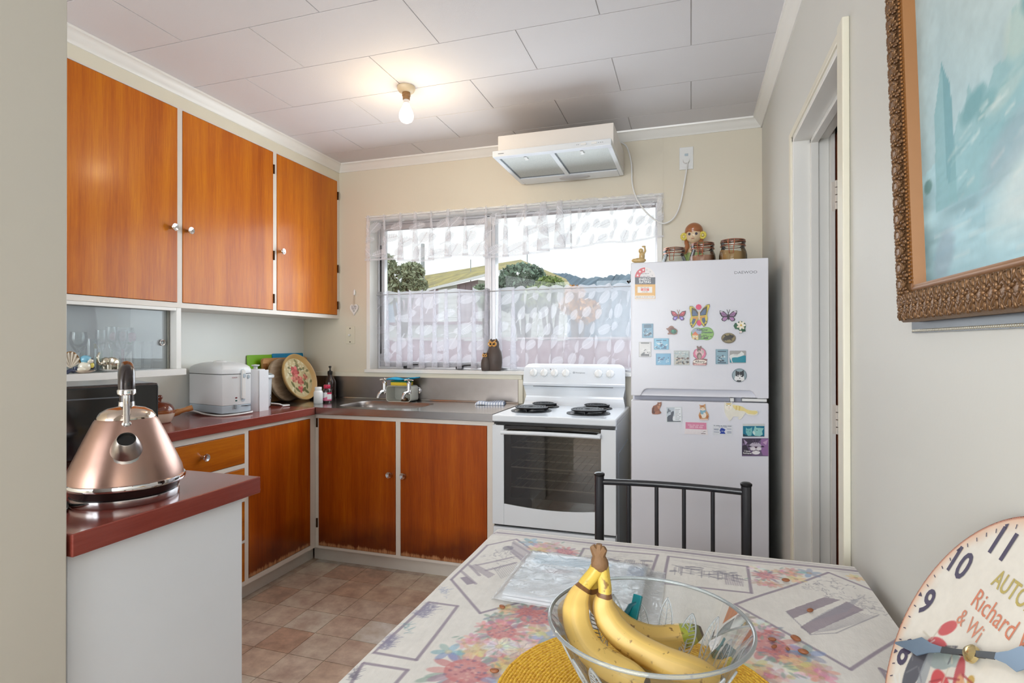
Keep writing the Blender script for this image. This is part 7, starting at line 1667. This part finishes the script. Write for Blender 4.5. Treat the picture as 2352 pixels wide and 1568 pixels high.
# picture on the lower half: a red motor with grey and brown parts
cv.ell(*cc(0, -.42), .62 * k_, .3 * k_, (206, 198, 188), .6, 0, .4)
for x, y, rx, ry, c, ro in ((-.42, -.16, .12, .05, (196, 52, 60), .3), (-.42, -.02, .1, .05, (200, 66, 70), .8), (-.3, -.2, .16, .08, (136, 150, 150), .5), (-.2, -.14, .1, .05, (160, 172, 168), .2), (-.5, -.4, .1, .2, (60, 62, 74), .2), (-.36, -.4, .05, .22, (150, 156, 160), .4), (-.1, -.36, .2, .09, (196, 48, 54), -.3), (-.04, -.2, .05, .16, (180, 60, 66), .6), (.1, -.3, .2, .06, (216, 170, 120), -.7), (.2, -.45, .2, .12, (130, 90, 72), -.5), (.3, -.2, .16, .08, (196, 170, 150), 0), (-.2, -.56, .2, .1, (80, 76, 84), 0), (.1, -.6, .26, .08, (170, 60, 60), .1), (.06, -.14, .035, .035, (190, 150, 60), 0)): cv.ell(*cc(x, y), rx * k_, ry * k_, c, .85, ro)
r = random.Random(8)
for k in range(50): a = r.uniform(0, 6.3); x, y = r.uniform(-.6, .5), r.uniform(-.65, -.12); cv.line(cc(x, y), cc(x + .12 * math.cos(a), y + .12 * math.sin(a)), .0022, r.choice([(230, 230, 226), (70, 70, 80), (150, 40, 46), (120, 120, 126), (200, 190, 170)]), .7)
canvas_mesh('clock_face', cv, lambda X, Y: (X - CR_, Y - CR_, X * 0), M['matteprint'], ck, lambda X, Y: np.hypot(X - CR_, Y - CR_) < CR_ * .998)
INK = (66, 56, 84)
for hnum in range(1, 13):
    nm = MB(); a = math.radians(hnum * 30); put_text(nm, str(hnum), CR_ * .80 * math.sin(a), CR_ * .80 * math.cos(a) - CR_ * .1, CR_ * .215, .0006, INK, center=True, bold=.02); nm.build('numeral', M['matteprint'], ck)
tk = MB(); tk.col = INK
for k in range(60):
    a = math.radians(6 * k); Mt = Matrix.Rotation(-a, 4, 'Z')
    if k % 5: tk.flat([(-.0006, CR_ * .9), (.0006, CR_ * .9), (.0006, CR_ * .935), (-.0006, CR_ * .935)], .0006, Mt)
    else: tk.flat([(0, CR_ * .9), (.003, CR_ * .95), (-.003, CR_ * .95)], .0006, Mt)
tk.build('minute_marks', M['matteprint'], ck)
wd = MB(); put_text(wd, 'AUTOMO', -CR_ * .28, CR_ * .42, CR_ * .13, .0006, (190, 170, 90), width=CR_ * .6, bold=.01); put_text(wd, 'Richard W', -CR_ * .34, CR_ * .22, CR_ * .14, .0006, (216, 130, 96), width=CR_ * .72); put_text(wd, '& Wi', -CR_ * .38, CR_ * .06, CR_ * .12, .0006, (216, 140, 110), width=CR_ * .3)
wd.build('lettering', M['matteprint'], ck)
M['handblue'] = plain('blue_grey_hand', C(110, 130, 150), 0.3, metal=0.3)
def hand(name, ang, L_, w, z):
    Mt = Matrix.Rotation(-math.radians(ang), 4, 'Z')
    h = MB(); h.prism([(-.0025, -.02), (.0025, -.02), (.0035, L_ * .35), (-.0035, L_ * .35)], z, z + .001, Mt); h.build(name + '_shank', M['black'], ck)
    h = MB(); h.prism([(-.003, L_ * .35), (.003, L_ * .35), (w * .5, L_ * .5), (w, L_ * .64), (w * .6, L_ * .76), (.0012, L_), (-.0012, L_), (-w * .6, L_ * .76), (-w, L_ * .64), (-w * .5, L_ * .5)], z, z + .001, Mt); h.build(name, M['handblue'], ck)
hand('minute_hand', -117, CR_ * .9, .011, .005); hand('hour_hand', 62, CR_ * .66, .012, .007)
MB().lathe([(0, 0), (.009, 0), (.009, .004), (.005, .0075), (0, .008)], 20, (0, 0, .004)).build('hub', plain('brass_hub', C(200, 180, 130), 0.2, metal=.8), ck, smooth=40)

# ================================================================== chair
CY = 1.56
xl = at(1377, 1160, 'y', CY).x; xr = at(1714, 1180, 'y', CY).x; zt = at(1377, 1086, 'y', CY).z
chr_ = thing('dining_chair', 'black tubular metal chair tucked behind the table', 'chair', ((xl + xr) / 2, CY, 0))
hw = (xr - xl) / 2
for s in (-1, 1):
    MB().tube(smooth_pts([(s * hw, 0.05, 0), (s * hw, 0.03, 0.25), (s * hw, 0.0, 0.5), (s * hw, 0.0, zt - 0.004)], 5), 0.0128, n=16).build('back_post', M['tubeblack'], chr_, smooth=50)
    MB().lathe([(0.0128, -0.006), (0.0145, -0.004), (0.0145, 0.001), (0.01, 0.004), (0, 0.005)], 16, (s * hw, 0, zt - 0.002)).build('post_cap', M['black'], chr_, smooth=40)
    MB().tube([(s * hw * .96, -0.36, 0), (s * hw * .96, -0.35, 0.44)], 0.0125, n=14).build('front_leg', M['tubeblack'], chr_, smooth=50)
    MB().tube([(s * hw, 0.03, 0.2), (s * hw * .96, -0.355, 0.2)], 0.008, n=10).build('side_stretcher', M['tubeblack'], chr_, smooth=50)
zr = at(1545, 1118, 'y', CY).z
def bowed(z): return [(hw * (2 * k / 12 - 1), 0.018 * (1 - (2 * k / 12 - 1) ** 2), z) for k in range(13)]
MB().tube(bowed(zr), 0.0088, n=12).build('top_rail', M['tubeblack'], chr_, smooth=50)
MB().tube(bowed(0.52), 0.0088, n=12).build('lower_rail', M['tubeblack'], chr_, smooth=50)
for px in (1444, 1508, 1571, 1637):
    x = at(px, 1180, 'y', CY + 0.015).x - (xl + xr) / 2; y = 0.018 * (1 - (x / hw) ** 2)
    MB().tube([(x, y, 0.52), (x, y, zr)], 0.0055, n=10).build('spindle', M['tubeblack'], chr_, smooth=50)
MB().box((-hw * .98, -0.36, 0.44), (hw * .98, 0.03, 0.475)).build('seat', plain('dark_vinyl_seat', C(44, 42, 46), 0.45), chr_, bevel=0.012, seg=3)

# ================================================================== pictures on the right wall
# local frame: x to the right along the wall (towards the camera), y up, z out into the room
def wall_frame(y, z, xw, tilt): 
    return Matrix.Translation((xw, y, z)) @ Matrix(((0, 0, -1, 0), (-1, 0, 0, 0), (0, 1, 0, 0), (0, 0, 0, 1))) @ Matrix.Rotation(math.radians(tilt), 4, 'X')
PW, PH_ = 0.92, 0.74
pic = thing('seascape_painting', 'teal seascape painting in a carved bronze-gold frame', 'painting'); pic.matrix_world = wall_frame(1.046, 1.243, 0.3435, 1.8)
M['bronze'] = plain('bronze_gilt', C(124, 92, 62), 0.42, metal=0.55, var=0.35, scale=50, bump=0.5, bscale=160)
M['gold'] = plain('dull_gold_slip', C(142, 94, 46), 0.45, metal=0.15, var=0.12)
def mitred(prof, name, mat, parent):
    """a frame of four mitred mouldings; prof = (inset from the outer edge, height off the wall)"""
    names = [((0, 0), (PW, 0)), ((PW, 0), (PW, PH_)), ((PW, PH_), (0, PH_)), ((0, PH_), (0, 0))]
    sg = [((1, 1), (-1, 1)), ((-1, 1), (-1, -1)), ((-1, -1), (1, -1)), ((1, -1), (1, 1))]
    for (a, b), (ka_, kb) in zip(names, sg):
        mb = MB(); n = len(prof); A = [(a[0] + ka_[0] * i, a[1] + ka_[1] * i, h_) for i, h_ in prof]; B = [(b[0] + kb[0] * i, b[1] + kb[1] * i, h_) for i, h_ in prof]
        mb.add(A + B, [(k, k + 1, n + k + 1, n + k) for k in range(n - 1)]); mb.build(name, mat, parent, smooth=60)
mitred([(0, 0), (0, .02), (.006, .027), (.02, .031), (.036, .028), (.046, .022)], 'moulding', M['bronze'], pic)
mitred([(.046, .022), (.049, .0235), (.052, .022), (.055, .0215), (.058, .006)], 'gold_slip', M['gold'], pic)
def motif(mb, M_):
    # one acanthus repeat: a rosette between curling leaves, with scrolls towards both edges
    def blob(x, y, z, rx, ry, rz, rot=0.0): mb.sphere((0, 0, 0), (rx, ry, rz), 8, 5, Matrix.Identity(3)); k = 8 * 4 + 2; T = M_ @ Matrix.Translation((x, y, z)) @ Matrix.Rotation(rot, 4, 'Z'); mb.v[-k:] = [tuple(T @ Vector(p)) for p in mb.v[-k:]]
    blob(0, 0, .0305, .0036, .0036, .004)
    for k in range(6): a = 2 * PI * k / 6; blob(.0062 * math.cos(a), .0062 * math.sin(a), .0298, .0042, .0028, .003, a)
    for s in (-1, 1):
        for d in (-1, 1):
            blob(s * .011, d * .0085, .0285, .0078, .0026, .003, s * d * .7); blob(s * .0145, d * .0045, .0275, .0066, .0024, .0028, s * d * .25); blob(s * .007, d * .0115, .0285, .007, .0024, .003, s * d * 1.1)
        blob(s * .0185, .0, .0255, .0032, .0042, .0026)
        c = [M_ @ Vector((s * .0165 + .0034 * math.cos(t_ * .9) * (1 - t_ / 9), -.0125 + .0034 * math.sin(t_ * .9) * (1 - t_ / 9), .0275)) for t_ in range(8)]
        mb.tube(c, .0012, n=5)
for side, n_ in (('left', 28), ('bottom', 35)):
    cvm = MB()
    for k in range(n_):
        if side == 'left': Mm = Matrix.Translation((.024, .02 + k * .0258, 0))
        else: Mm = Matrix.Translation((.03 + k * .0258, .024, 0)) @ Matrix.Rotation(PI / 2, 4, 'Z')
        motif(cvm, Mm)
    o = cvm.build('carving', M['bronze'], pic, smooth=60); o['kind'] = 'stuff'
bd_ = MB()
for k in range(110): bd_.sphere((.05, .06 + k * .006, .0245), (.0022, .0024, .002), 6, 4)
o = bd_.build('beading', M['gold'], pic, smooth=60); o['kind'] = 'stuff'
pw, ph2 = PW - .116, PH_ - .116
cv = Canvas(pw, ph2, 230, 190, (190, 214, 220)); X, Y = cv.X / pw, cv.Y / ph2
sky = np.clip((Y - .25) / .55, 0, 1)[..., None]; warm = np.clip(X * 2.6 - .25, 0, 1)[..., None]
cv.a = (np.array((176, 208, 216)) * (1 - sky) + np.array((192, 206, 206)) * sky) * (1 - warm * sky * .85) + np.array((226, 212, 194)) * warm * sky * .85
cv.a += cv.noise(.05, .05, 5, 1)[..., None] + cv.noise(.012, .012, 2.5, 2)[..., None]
sea = (Y < .25 + .02 * np.sin(X * 11)); cv.a[sea] = (np.array((164, 204, 214)) + cv.noise(.12, .03, 12, 4)[..., None] + cv.noise(.03, .008, 7, 5)[..., None])[sea]
r = random.Random(12); S_ = lambda x, y: (x * pw, y * ph2)
cv.poly([S_(.055, .15), S_(.065, .37), S_(.1, .47), S_(.13, .4), S_(.14, .15)], (128, 182, 190), .7); cv.poly([S_(.1, .47), S_(.13, .4), S_(.14, .2), S_(.105, .2)], (96, 154, 166), .5)
ridge = [(.14, .3), (.155, .33), (.175, .32), (.19, .37), (.205, .34), (.23, .35), (.25, .33), (.27, .36), (.3, .35), (.32, .43), (.345, .41), (.37, .47), (.4, .44), (.44, .5), (.5, .46), (.56, .54), (.64, .5), (.74, .56), (.86, .5), (1, .54)]
cv.poly([S_(*p) for p in ridge] + [S_(1, .15), S_(.1, .15)], (132, 184, 190), .55)
for x, y, rx, ry, c in ((.2, .32, .04, .025, (104, 160, 168)), (.33, .38, .035, .045, (190, 208, 200)), (.37, .42, .03, .03, (84, 140, 148)), (.42, .45, .04, .03, (96, 150, 150)), (.5, .42, .06, .05, (150, 188, 190)), (.3, .3, .05, .02, (180, 206, 204)), (.24, .3, .03, .02, (120, 172, 178))): cv.ell(*S_(x, y), rx * pw, ry * ph2, c, .7, .3, .5)
for k in range(130):
    x, y = r.uniform(.04, 1), r.uniform(.1, .32); L2 = r.uniform(.015, .07); c = r.choice([(226, 236, 234), (130, 180, 186), (116, 162, 174), (196, 218, 218), (170, 188, 194), (236, 234, 226)])
    cv.line(S_(x, y), S_(x + L2, y + L2 * r.uniform(.15, .5)), r.uniform(.0015, .005), c, r.uniform(.25, .6))
for k in range(60): x, y = r.uniform(0, 1), r.uniform(0, .12); cv.line(S_(x, y), S_(x + r.uniform(.04, .14), y + .004), r.uniform(.002, .006), r.choice([(150, 200, 212), (180, 216, 226), (140, 190, 206), (206, 224, 226)]), .45)
cv.ell(*S_(.4, .14), .16 * pw, .08 * ph2, (232, 236, 232), .6, .3, .6); cv.ell(*S_(.3, .2), .08 * pw, .04 * ph2, (160, 176, 188), .5, .4, .6); cv.ell(*S_(.025, .22), .014, .01, (90, 140, 140), .8); cv.ell(*S_(.08, .05), .04, .025, (140, 160, 178), .5, .8, .5)
canvas_mesh('canvas', cv, lambda X, Y: (X + .058, Y + .058, X * 0 + .006), M['matteprint'], pic)
# thin dark frame hanging just behind it
dk = thing('dark_picture_frame', 'dark picture frame with beaded silver edge showing below the painting', 'picture frame'); dk.matrix_world = wall_frame(1.075, 1.226, 0.3475, 0)
f = MB(); DW, DH = 0.8, 0.7
for a, b in (((0, 0), (DW, .03)), ((0, DH - .03), (DW, DH)), ((0, .03), (.03, DH - .03)), ((DW - .03, .03), (DW, DH - .03))): f.box((a[0], a[1], 0), (b[0], b[1], .0028))
f.build('frame', M['black'], dk); MB().box((.03, .03, 0), (DW - .03, DH - .03, .001)).build('backing_board', plain('dark_board', C(70, 64, 60), .8), dk)
bd_ = MB()
for k in range(150): bd_.sphere((.004 + k * .0053, .0035, .0028), (.0026, .0026, .0014), 6, 4)
o = bd_.build('beading', plain('pale_silver_bead', C(206, 204, 190), .3, metal=.6), dk, smooth=60); o['kind'] = 'stuff'

# ================================================================== sheer curtains
def sheer(name, glow_=.6):
    m, nt, b = nodes(name); nt.nodes.remove(b); out = nt.nodes['Material Output']
    a = N(nt, 'ShaderNodeAttribute'); a.attribute_name = 'Col'; sp = N(nt, 'ShaderNodeSeparateColor'); nt.links.new(a.outputs['Color'], sp.inputs[0])
    tr = N(nt, 'ShaderNodeBsdfTransparent'); df = N(nt, 'ShaderNodeBsdfDiffuse'); df.inputs[0].default_value = C(240, 240, 246); tl = N(nt, 'ShaderNodeBsdfTranslucent'); tl.inputs[0].default_value = C(240, 240, 248)
    m1 = N(nt, 'ShaderNodeMixShader'); m1.inputs[0].default_value = glow_; nt.links.new(df.outputs[0], m1.inputs[1]); nt.links.new(tl.outputs[0], m1.inputs[2])
    m2 = N(nt, 'ShaderNodeMixShader'); nt.links.new(sp.outputs[0], m2.inputs[0]); nt.links.new(tr.outputs[0], m2.inputs[1]); nt.links.new(m1.outputs[0], m2.inputs[2]); nt.links.new(m2.outputs[0], out.inputs[0]); return m
M['sheer'] = sheer('leaf_sheer_voile'); M['sheer_top'] = sheer('leaf_sheer_voile_valance', .22)
def leafprint(cv, x, y, L_, rot, base, vein):
    """one woven leaf: denser blade, midrib, side veins and a stalk"""
    cr, sr = math.cos(rot), math.sin(rot); T = lambda a, b: (x + a * cr - b * sr, y + a * sr + b * cr)
    cv.ell(x, y, L_ * .5, L_ * .32, (base,) * 3, .9, rot); cv.line(T(-L_ * .8, .02 * L_), T(L_ * .46, 0), L_ * .045, (vein,) * 3, .95)
    for k in range(-4, 5):
        a = k * L_ * .1; w = L_ * .3 * math.sqrt(max(0, 1 - (a / (L_ * .52)) ** 2))
        for s in (-1, 1): cv.line(T(a - L_ * .04, 0), T(a + L_ * .08, s * w), L_ * .03, (vein,) * 3, .8)
def curtain(cv, x0, x1, z_of, y0, env, folds, seed, head, hem):
    r = random.Random(seed); ph = [r.uniform(0, 6.28) for _ in range(4)]
    W_ = x1 - x0
    def fn(X, Y):
        s = X / cv.w; t = Y / cv.h                         # t = 0 at the hem, 1 at the heading
        e = env(s); f = 2 * PI * folds * s + 1.6 * np.sin(5 * s + ph[0]) + .8 * np.sin(13 * s + ph[1])
        a = W_ / folds * .42 * e * (1 - .35 * t)
        x = x0 + W_ * s + a * np.sin(f) + .004 * np.sin(41 * s + ph[2]) * e
        y = y0 + .017 * e * np.cos(f) * (1 - .3 * t) + .003 * np.sin(57 * s + ph[3])
        zt, zb = z_of(s); z = zb + (zt - zb) * t + np.where(t > head, .004 * np.sin(170 * s + 2 * np.sin(60 * s)), 0)
        return x, y, z
    return fn
hgt = .30; cl = 3.0
cv = Canvas(cl, hgt, 1200, 110, (112,) * 3); r = random.Random(17); cv.a += cv.noise(.05, .05, 4, 2)[..., None]
for i in range(30):
    for k in range(3): leafprint(cv, .05 + i * .1 + r.uniform(-.02, .02) + (.05 if k % 2 else 0), .05 + k * .085 + r.uniform(-.015, .015), r.uniform(.062, .082), r.uniform(.3, 1.5) + (PI if r.random() < .25 else 0), 176, 244)
cv.a[-15:, :, :] = 150; cv.a[:5, :, :] = 200
env1 = lambda s: np.where(s < .62, 1.0, np.where(s < .72, 1.3, .18))
def z1(s):
    zt = 2.012 - .0 * s; zb = np.where(s < .58, 1.722 + .012 * np.sin(s * 22), np.where(s < .7, 1.715 + (s - .58) * .3, 1.742 + (s - .7) * .09 + .006 * np.sin(s * 40))); return zt + 0 * s, zb
vl = thing('curtain_valance', 'sheer white leaf-patterned valance across the top of the window', 'curtain', (0, 0, 0))
canvas_mesh('valance', cv, curtain(cv, -1.965, -0.135, z1, 3.09, env1, 17, 3, .95, .05), M['sheer_top'], vl)
MB().cyl((-1.955, 3.092, 2.004), (-0.15, 3.092, 2.0), 0.0035, n=8).build('curtain_wire', M['plastic'], vl, smooth=40)
hgt = .49
cv = Canvas(cl, hgt, 1200, 170, (178,) * 3); r = random.Random(23); cv.a += cv.noise(.05, .05, 5, 2)[..., None]
for i in range(27):
    for k in range(5): leafprint(cv, .05 + i * .112 + r.uniform(-.02, .02) + (.055 if k % 2 else 0), .05 + k * .095 + r.uniform(-.015, .015), r.uniform(.07, .092), r.uniform(.3, 1.5) + (PI if r.random() < .4 else 0), 212, 226)
cv.a[:7, :, :] = 210; cv.a[-14:, :, :] = 200
env2 = lambda s: np.where(s < .54, 1.05, .35)
cf = thing('cafe_curtain', 'sheer white leaf-patterned half curtain on a wire over the lower window', 'curtain', (0, 0, 0))
canvas_mesh('half_curtain', cv, curtain(cv, -1.925, -0.19, lambda s: (1.542 + .005 * np.sin(150 * s), 1.058 + .005 * np.sin(31 * s)), 3.187, env2, 20, 5, .96, .03), M['sheer'], cf)
MB().cyl((WX0 + 0.006, 3.187, 1.522), (WX1 - 0.006, 3.187, 1.528), 0.0025, n=8).build('curtain_wire', M['alu'], cf, smooth=40)

# ================================================================== outside the window
M['paleground'] = plain('pale_bounce_ground', C(190, 190, 176), 0.9, var=0.2, scale=3)  # ground made pale to bounce more daylight up onto the curtains
struct(MB().box((-60, 3.6, -0.62), (60, 400, -0.6)).build('outside_ground', M['paleground']))
def leafcloud(seed, n, ell_, size, flat=.6):
    r = np.random.default_rng(seed); mb = MB(); V = []; F = []
    for (cx, cy, cz, rx, ry, rz) in ell_:
        m = int(n / len(ell_)); d = r.normal(size=(m, 3)); d /= np.linalg.norm(d, axis=1)[:, None]; k = r.uniform(.55, 1.0, m) ** .6
        c = np.array([cx, cy, cz]) + d * np.array([rx, ry, rz]) * k[:, None]
        a = r.normal(size=(m, 3)); a /= np.linalg.norm(a, axis=1)[:, None]; b = np.cross(a, r.normal(size=(m, 3))); b /= np.linalg.norm(b, axis=1)[:, None]
        s = size * r.uniform(.6, 1.3, m)[:, None]; o = len(V)
        q = np.stack([c - a * s, c + b * s * .45, c + a * s, c - b * s * .45], 1).reshape(-1, 3); V += q.tolist(); F += [(o + 4*i, o + 4*i+1, o + 4*i+2, o + 4*i+3) for i in range(m)]
    mb.add(V, F); return mb
def foliage(name, c):
    m, nt, b = nodes(name); gi = N(nt, 'ShaderNodeNewGeometry'); cr = N(nt, 'ShaderNodeValToRGB'); e = cr.color_ramp.elements
    e[0].color = tuple(x * .55 for x in c[:3]) + (1,); e[1].color = tuple(min(1, x * 1.5) for x in c[:3]) + (1,); nt.links.new(gi.outputs['Random Per Island'], cr.inputs['Fac']); nt.links.new(cr.outputs['Color'], b.inputs['Base Color']); b.inputs['Roughness'].default_value = .6; return m
def tree(name, label, cat, Y, blobs, n, leaf, c, trunk=True, seed=1):
    """blobs: (px, py, radius px across, radius px down)"""
    es = []
    for px, py, rx, ry in blobs:
        p = at(px, py, 'y', Y); k = (p - EYE).dot(CF) / FPX; es.append((p.x, p.y, p.z, rx * k, max(rx, ry) * k, ry * k))
    bx = sum(e[0] for e in es) / len(es); base = Vector((bx, Y, -0.6)); t = thing(name, label, cat, base)
    es = [(e[0] - bx, e[1] - Y, e[2] + .6, *e[3:]) for e in es]
    leafcloud(seed, n, es, leaf).build('foliage', foliage(name + '_leaves', c), t)
    bk = MB(); top = max(e[2] for e in es)
    bk.tube([(0, 0, 0), (.05, 0, top * .4), (0, .05, top * .75)], [.12, .09, .04], n=8)
    for e in es: bk.tube([(.03, 0, top * .4), ((e[0]) * .6, e[1] * .6, e[2] * .85), (e[0], e[1], e[2])], [.06, .035, .015], n=6)
    bk.build('trunk', plain(name + '_bark', C(110, 100, 90), .9, var=.2), t, smooth=60)
tree('feathery_tree', 'feathery grey-green tree left outside the window', 'tree', 14, [(915, 640, 40, 30), (945, 625, 30, 22), (885, 610, 26, 26), (960, 655, 22, 16), (900, 670, 40, 26)], 3400, .085, C(160, 168, 140), seed=2)
tree('round_bush', 'dense dark green bush in the middle of the window view', 'bush', 11, [(1200, 640, 55, 36), (1170, 660, 36, 30), (1235, 665, 40, 34), (1200, 690, 70, 30)], 7000, .055, C(116, 138, 120), seed=3)
tree('light_bush', 'lighter green bush right of the dark bush', 'bush', 9.5, [(1262, 658, 34, 24), (1240, 680, 40, 26), (1290, 675, 26, 20)], 3600, .05, C(150, 168, 108), seed=4)
tree('orange_shrub', 'orange-yellow autumn shrub behind the half curtain', 'bush', 9, [(1320, 672, 22, 14), (1345, 715, 34, 28), (1310, 700, 24, 20)], 2600, .05, C(210, 150, 62), seed=5)
tree('small_shrub', 'small green shrub beside the window mullion', 'bush', 12, [(1108, 668, 22, 14), (1120, 690, 26, 20)], 1500, .06, C(150, 166, 140), seed=6)
# house with the mossy roof
hs = thing('neighbour_house', 'neighbouring house with a yellow mossy roof', 'house', (0, 0, 0))
def moss():
    m, nt, b = nodes('mossy_roof'); tc = N(nt, 'ShaderNodeTexCoord'); no = N(nt, 'ShaderNodeTexNoise'); no.inputs['Scale'].default_value = 2.2; no.inputs['Detail'].default_value = 8; nt.links.new(tc.outputs['Object'], no.inputs['Vector'])
    cr = N(nt, 'ShaderNodeValToRGB'); cr.color_ramp.elements[0].position = .35; cr.color_ramp.elements[0].color = C(150, 142, 108); cr.color_ramp.elements[1].position = .62; cr.color_ramp.elements[1].color = C(190, 178, 118); nt.links.new(no.outputs['Fac'], cr.inputs['Fac']); nt.links.new(cr.outputs['Color'], b.inputs['Base Color']); b.inputs['Roughness'].default_value = .9; return m
A, B = at(905, 682, 'y', 19), at(1206, 604, 'y', 17.5); Cc, D = at(1196, 596, 'y', 23), at(930, 640, 'y', 24)
rf = MB(); low = Vector((0, 0, -.08)); rf.add([A, B, Cc, D, A + low, B + low, Cc + low, D + low], [(0, 1, 2, 3), (7, 6, 5, 4), (0, 4, 5, 1), (1, 5, 6, 2), (2, 6, 7, 3), (3, 7, 4, 0)]); rf.build('roof', moss(), hs)
E_ = at(1318, 664, 'y', 17.5); F_ = at(1300, 640, 'y', 23); rf = MB(); rf.add([B, E_, F_, Cc, B + low, E_ + low, F_ + low, Cc + low], [(0, 1, 2, 3), (7, 6, 5, 4), (0, 4, 5, 1), (1, 5, 6, 2), (2, 6, 7, 3), (3, 7, 4, 0)]); rf.build('roof_far_slope', moss(), hs)
M['fascia'] = plain('white_barge_board', C(236, 236, 236), .5); fs_ = MB()
for a, b in ((A, B), (B, E_)):
    o_ = Vector((0, -.06, -.02)); fs_.add([a + o_, b + o_, b + o_ + low * 1.1, a + o_ + low * 1.1, a + o_ + Vector((0, .04, 0)), b + o_ + Vector((0, .04, 0)), b + o_ + low * 1.1 + Vector((0, .04, 0)), a + o_ + low * 1.1 + Vector((0, .04, 0))], [(0, 1, 2, 3), (7, 6, 5, 4), (0, 4, 5, 1), (3, 2, 6, 7)])
fs_.build('barge_board', M['fascia'], hs)
M['mauve'] = plain('mauve_cladding', C(176, 154, 164), .6); M['weather'] = plain('white_weatherboard', C(222, 224, 220), .6)
def wall_piece(px0, px1, mat, name, Y=18.6, grooves=None):
    """a slab of the gable wall from the ground up to just under the barge board"""
    def topz(px):
        f = (px - 905) / (1206 - 905); e = A.lerp(B, f) if px < 1206 else B.lerp(E_, (px - 1206) / (1318 - 1206)); return e.z - .05
    x0, x1 = at(px0, 700, 'y', Y).x, at(px1, 700, 'y', Y).x; w = MB(); z0, z1 = topz(px0), topz(px1)
    w.add([(x0, Y, -.6), (x1, Y, -.6), (x1, Y, z1), (x0, Y, z0), (x0, Y + .2, -.6), (x1, Y + .2, -.6), (x1, Y + .2, z1), (x0, Y + .2, z0)], [(0, 1, 2, 3), (7, 6, 5, 4), (0, 3, 7, 4), (1, 5, 6, 2), (3, 2, 6, 7)])
    o = w.build(name, mat, hs)
    if grooves == 'v':
        n_ = int((x1 - x0) / .22)
        for k in range(n_): MB().box((x0 + .06 + k * .22, Y - .03, 1.2), (x0 + .1 + k * .22, Y, min(z0, z1) - .02)).build('batten', mat, hs)
    if grooves == 'h':
        for k in range(12): MB().box((x0, Y - .03, 1.3 + k * .17), (x1, Y, 1.33 + k * .17)).build('weatherboard', mat, hs)
wall_piece(925, 1007, M['mauve'], 'wall', grooves=None); wall_piece(1007, 1050, M['weather'], 'wall', grooves='h'); wall_piece(1050, 1098, M['mauve'], 'wall', grooves='v'); wall_piece(1098, 1300, M['weather'], 'wall', grooves='h')
# low white garage and blue bin seen through the half curtain
gr_ = thing('garage', 'low white building seen through the half curtain', 'building', (at(985, 720, 'y', 15).x, 15, -0.6))
MB().box((-1.6, 0, 0), (1.5, .3, 2.35)).build('wall', M['weather'], gr_)
for k in range(6): MB().box((-1.6, -.04, .3 + k * .34), (1.5, 0, .33 + k * .34)).build('weatherboard', M['weather'], gr_)
MB().box((-.5, -.05, 1.2), (.5, -.01, 1.75)).build('window', plain('blue_blind', C(96, 120, 158), .4), gr_)
MB().box((-1.8, -.3, 2.35), (1.7, .5, 2.43)).build('roof', plain('maroon_iron', C(130, 78, 88), .5), gr_)
# paling fence
M['paling'] = plain('plum_stained_paling', C(150, 104, 118), .8, var=.12, scale=1.5)
fn_ = thing('paling_fence', 'plum-coloured paling fence outside the window', 'fence', (0, 8.4, -0.6))
pal = MB().box((0, 0, 0), (.178, .02, 1.86)).mesh('paling'); pal.materials.append(M['paling'])
for k in range(46):
    o = bpy.data.objects.new('paling', pal); col.objects.link(o); o.parent = fn_; o.location = (-6.6 + k * .182, .004 * (k % 3), (.015 * math.sin(k * 1.7)))
for z in (.4, 1.5): MB().box((-6.6, .03, z), (1.8, .08, z + .09)).build('rail', M['paling'], fn_)
MB().box((-6.6, -.03, 1.875), (1.8, .05, 1.9)).build('capping', plain('pale_capping', C(190, 170, 176), .7), fn_)
# poles
def pole(px, py0, Y, r_, label, arms=False):
    t = at(px, py0, 'y', Y); o = thing('utility_pole', label, 'pole', (t.x, Y, -.6)); MB().cyl((0, 0, 0), (0, 0, t.z + .6), r_, r_ * .8, n=12).build('post', plain('weathered_pole', C(176, 182, 188), .8), o, smooth=40)
    if arms: MB().box((-.5, -.04, t.z + .35), (.5, .04, t.z + .43)).build('crossarm', M['weather'], o)
pole(971, 560, 22, .10, 'thick grey utility pole above the mossy roof')
pole(1081, 596, 21, .022, 'thin mast on the mossy roof'); pole(1211, 582, 26, .03, 'thin pole above the dark bush')
# hills: distance haze is put into their blue-green colour
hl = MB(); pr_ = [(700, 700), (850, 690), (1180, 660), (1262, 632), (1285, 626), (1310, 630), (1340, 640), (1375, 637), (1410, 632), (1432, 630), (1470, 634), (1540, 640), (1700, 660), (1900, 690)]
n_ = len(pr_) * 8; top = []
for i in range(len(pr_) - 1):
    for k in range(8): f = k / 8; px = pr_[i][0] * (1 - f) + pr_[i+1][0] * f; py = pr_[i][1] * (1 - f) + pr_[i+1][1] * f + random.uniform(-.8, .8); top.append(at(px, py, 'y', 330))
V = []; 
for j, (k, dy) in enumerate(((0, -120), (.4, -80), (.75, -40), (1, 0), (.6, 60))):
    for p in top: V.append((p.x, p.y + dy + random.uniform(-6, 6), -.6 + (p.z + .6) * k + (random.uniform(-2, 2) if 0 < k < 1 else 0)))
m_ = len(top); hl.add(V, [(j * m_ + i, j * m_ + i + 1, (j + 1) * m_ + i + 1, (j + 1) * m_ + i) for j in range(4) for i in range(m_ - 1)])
tag(hl.build('hills', plain('haze_tinted_hills', C(122, 142, 158), .95, var=.18, scale=.05), smooth=80), 'bush-covered hills on the horizon in a haze-blue tint', 'hills')
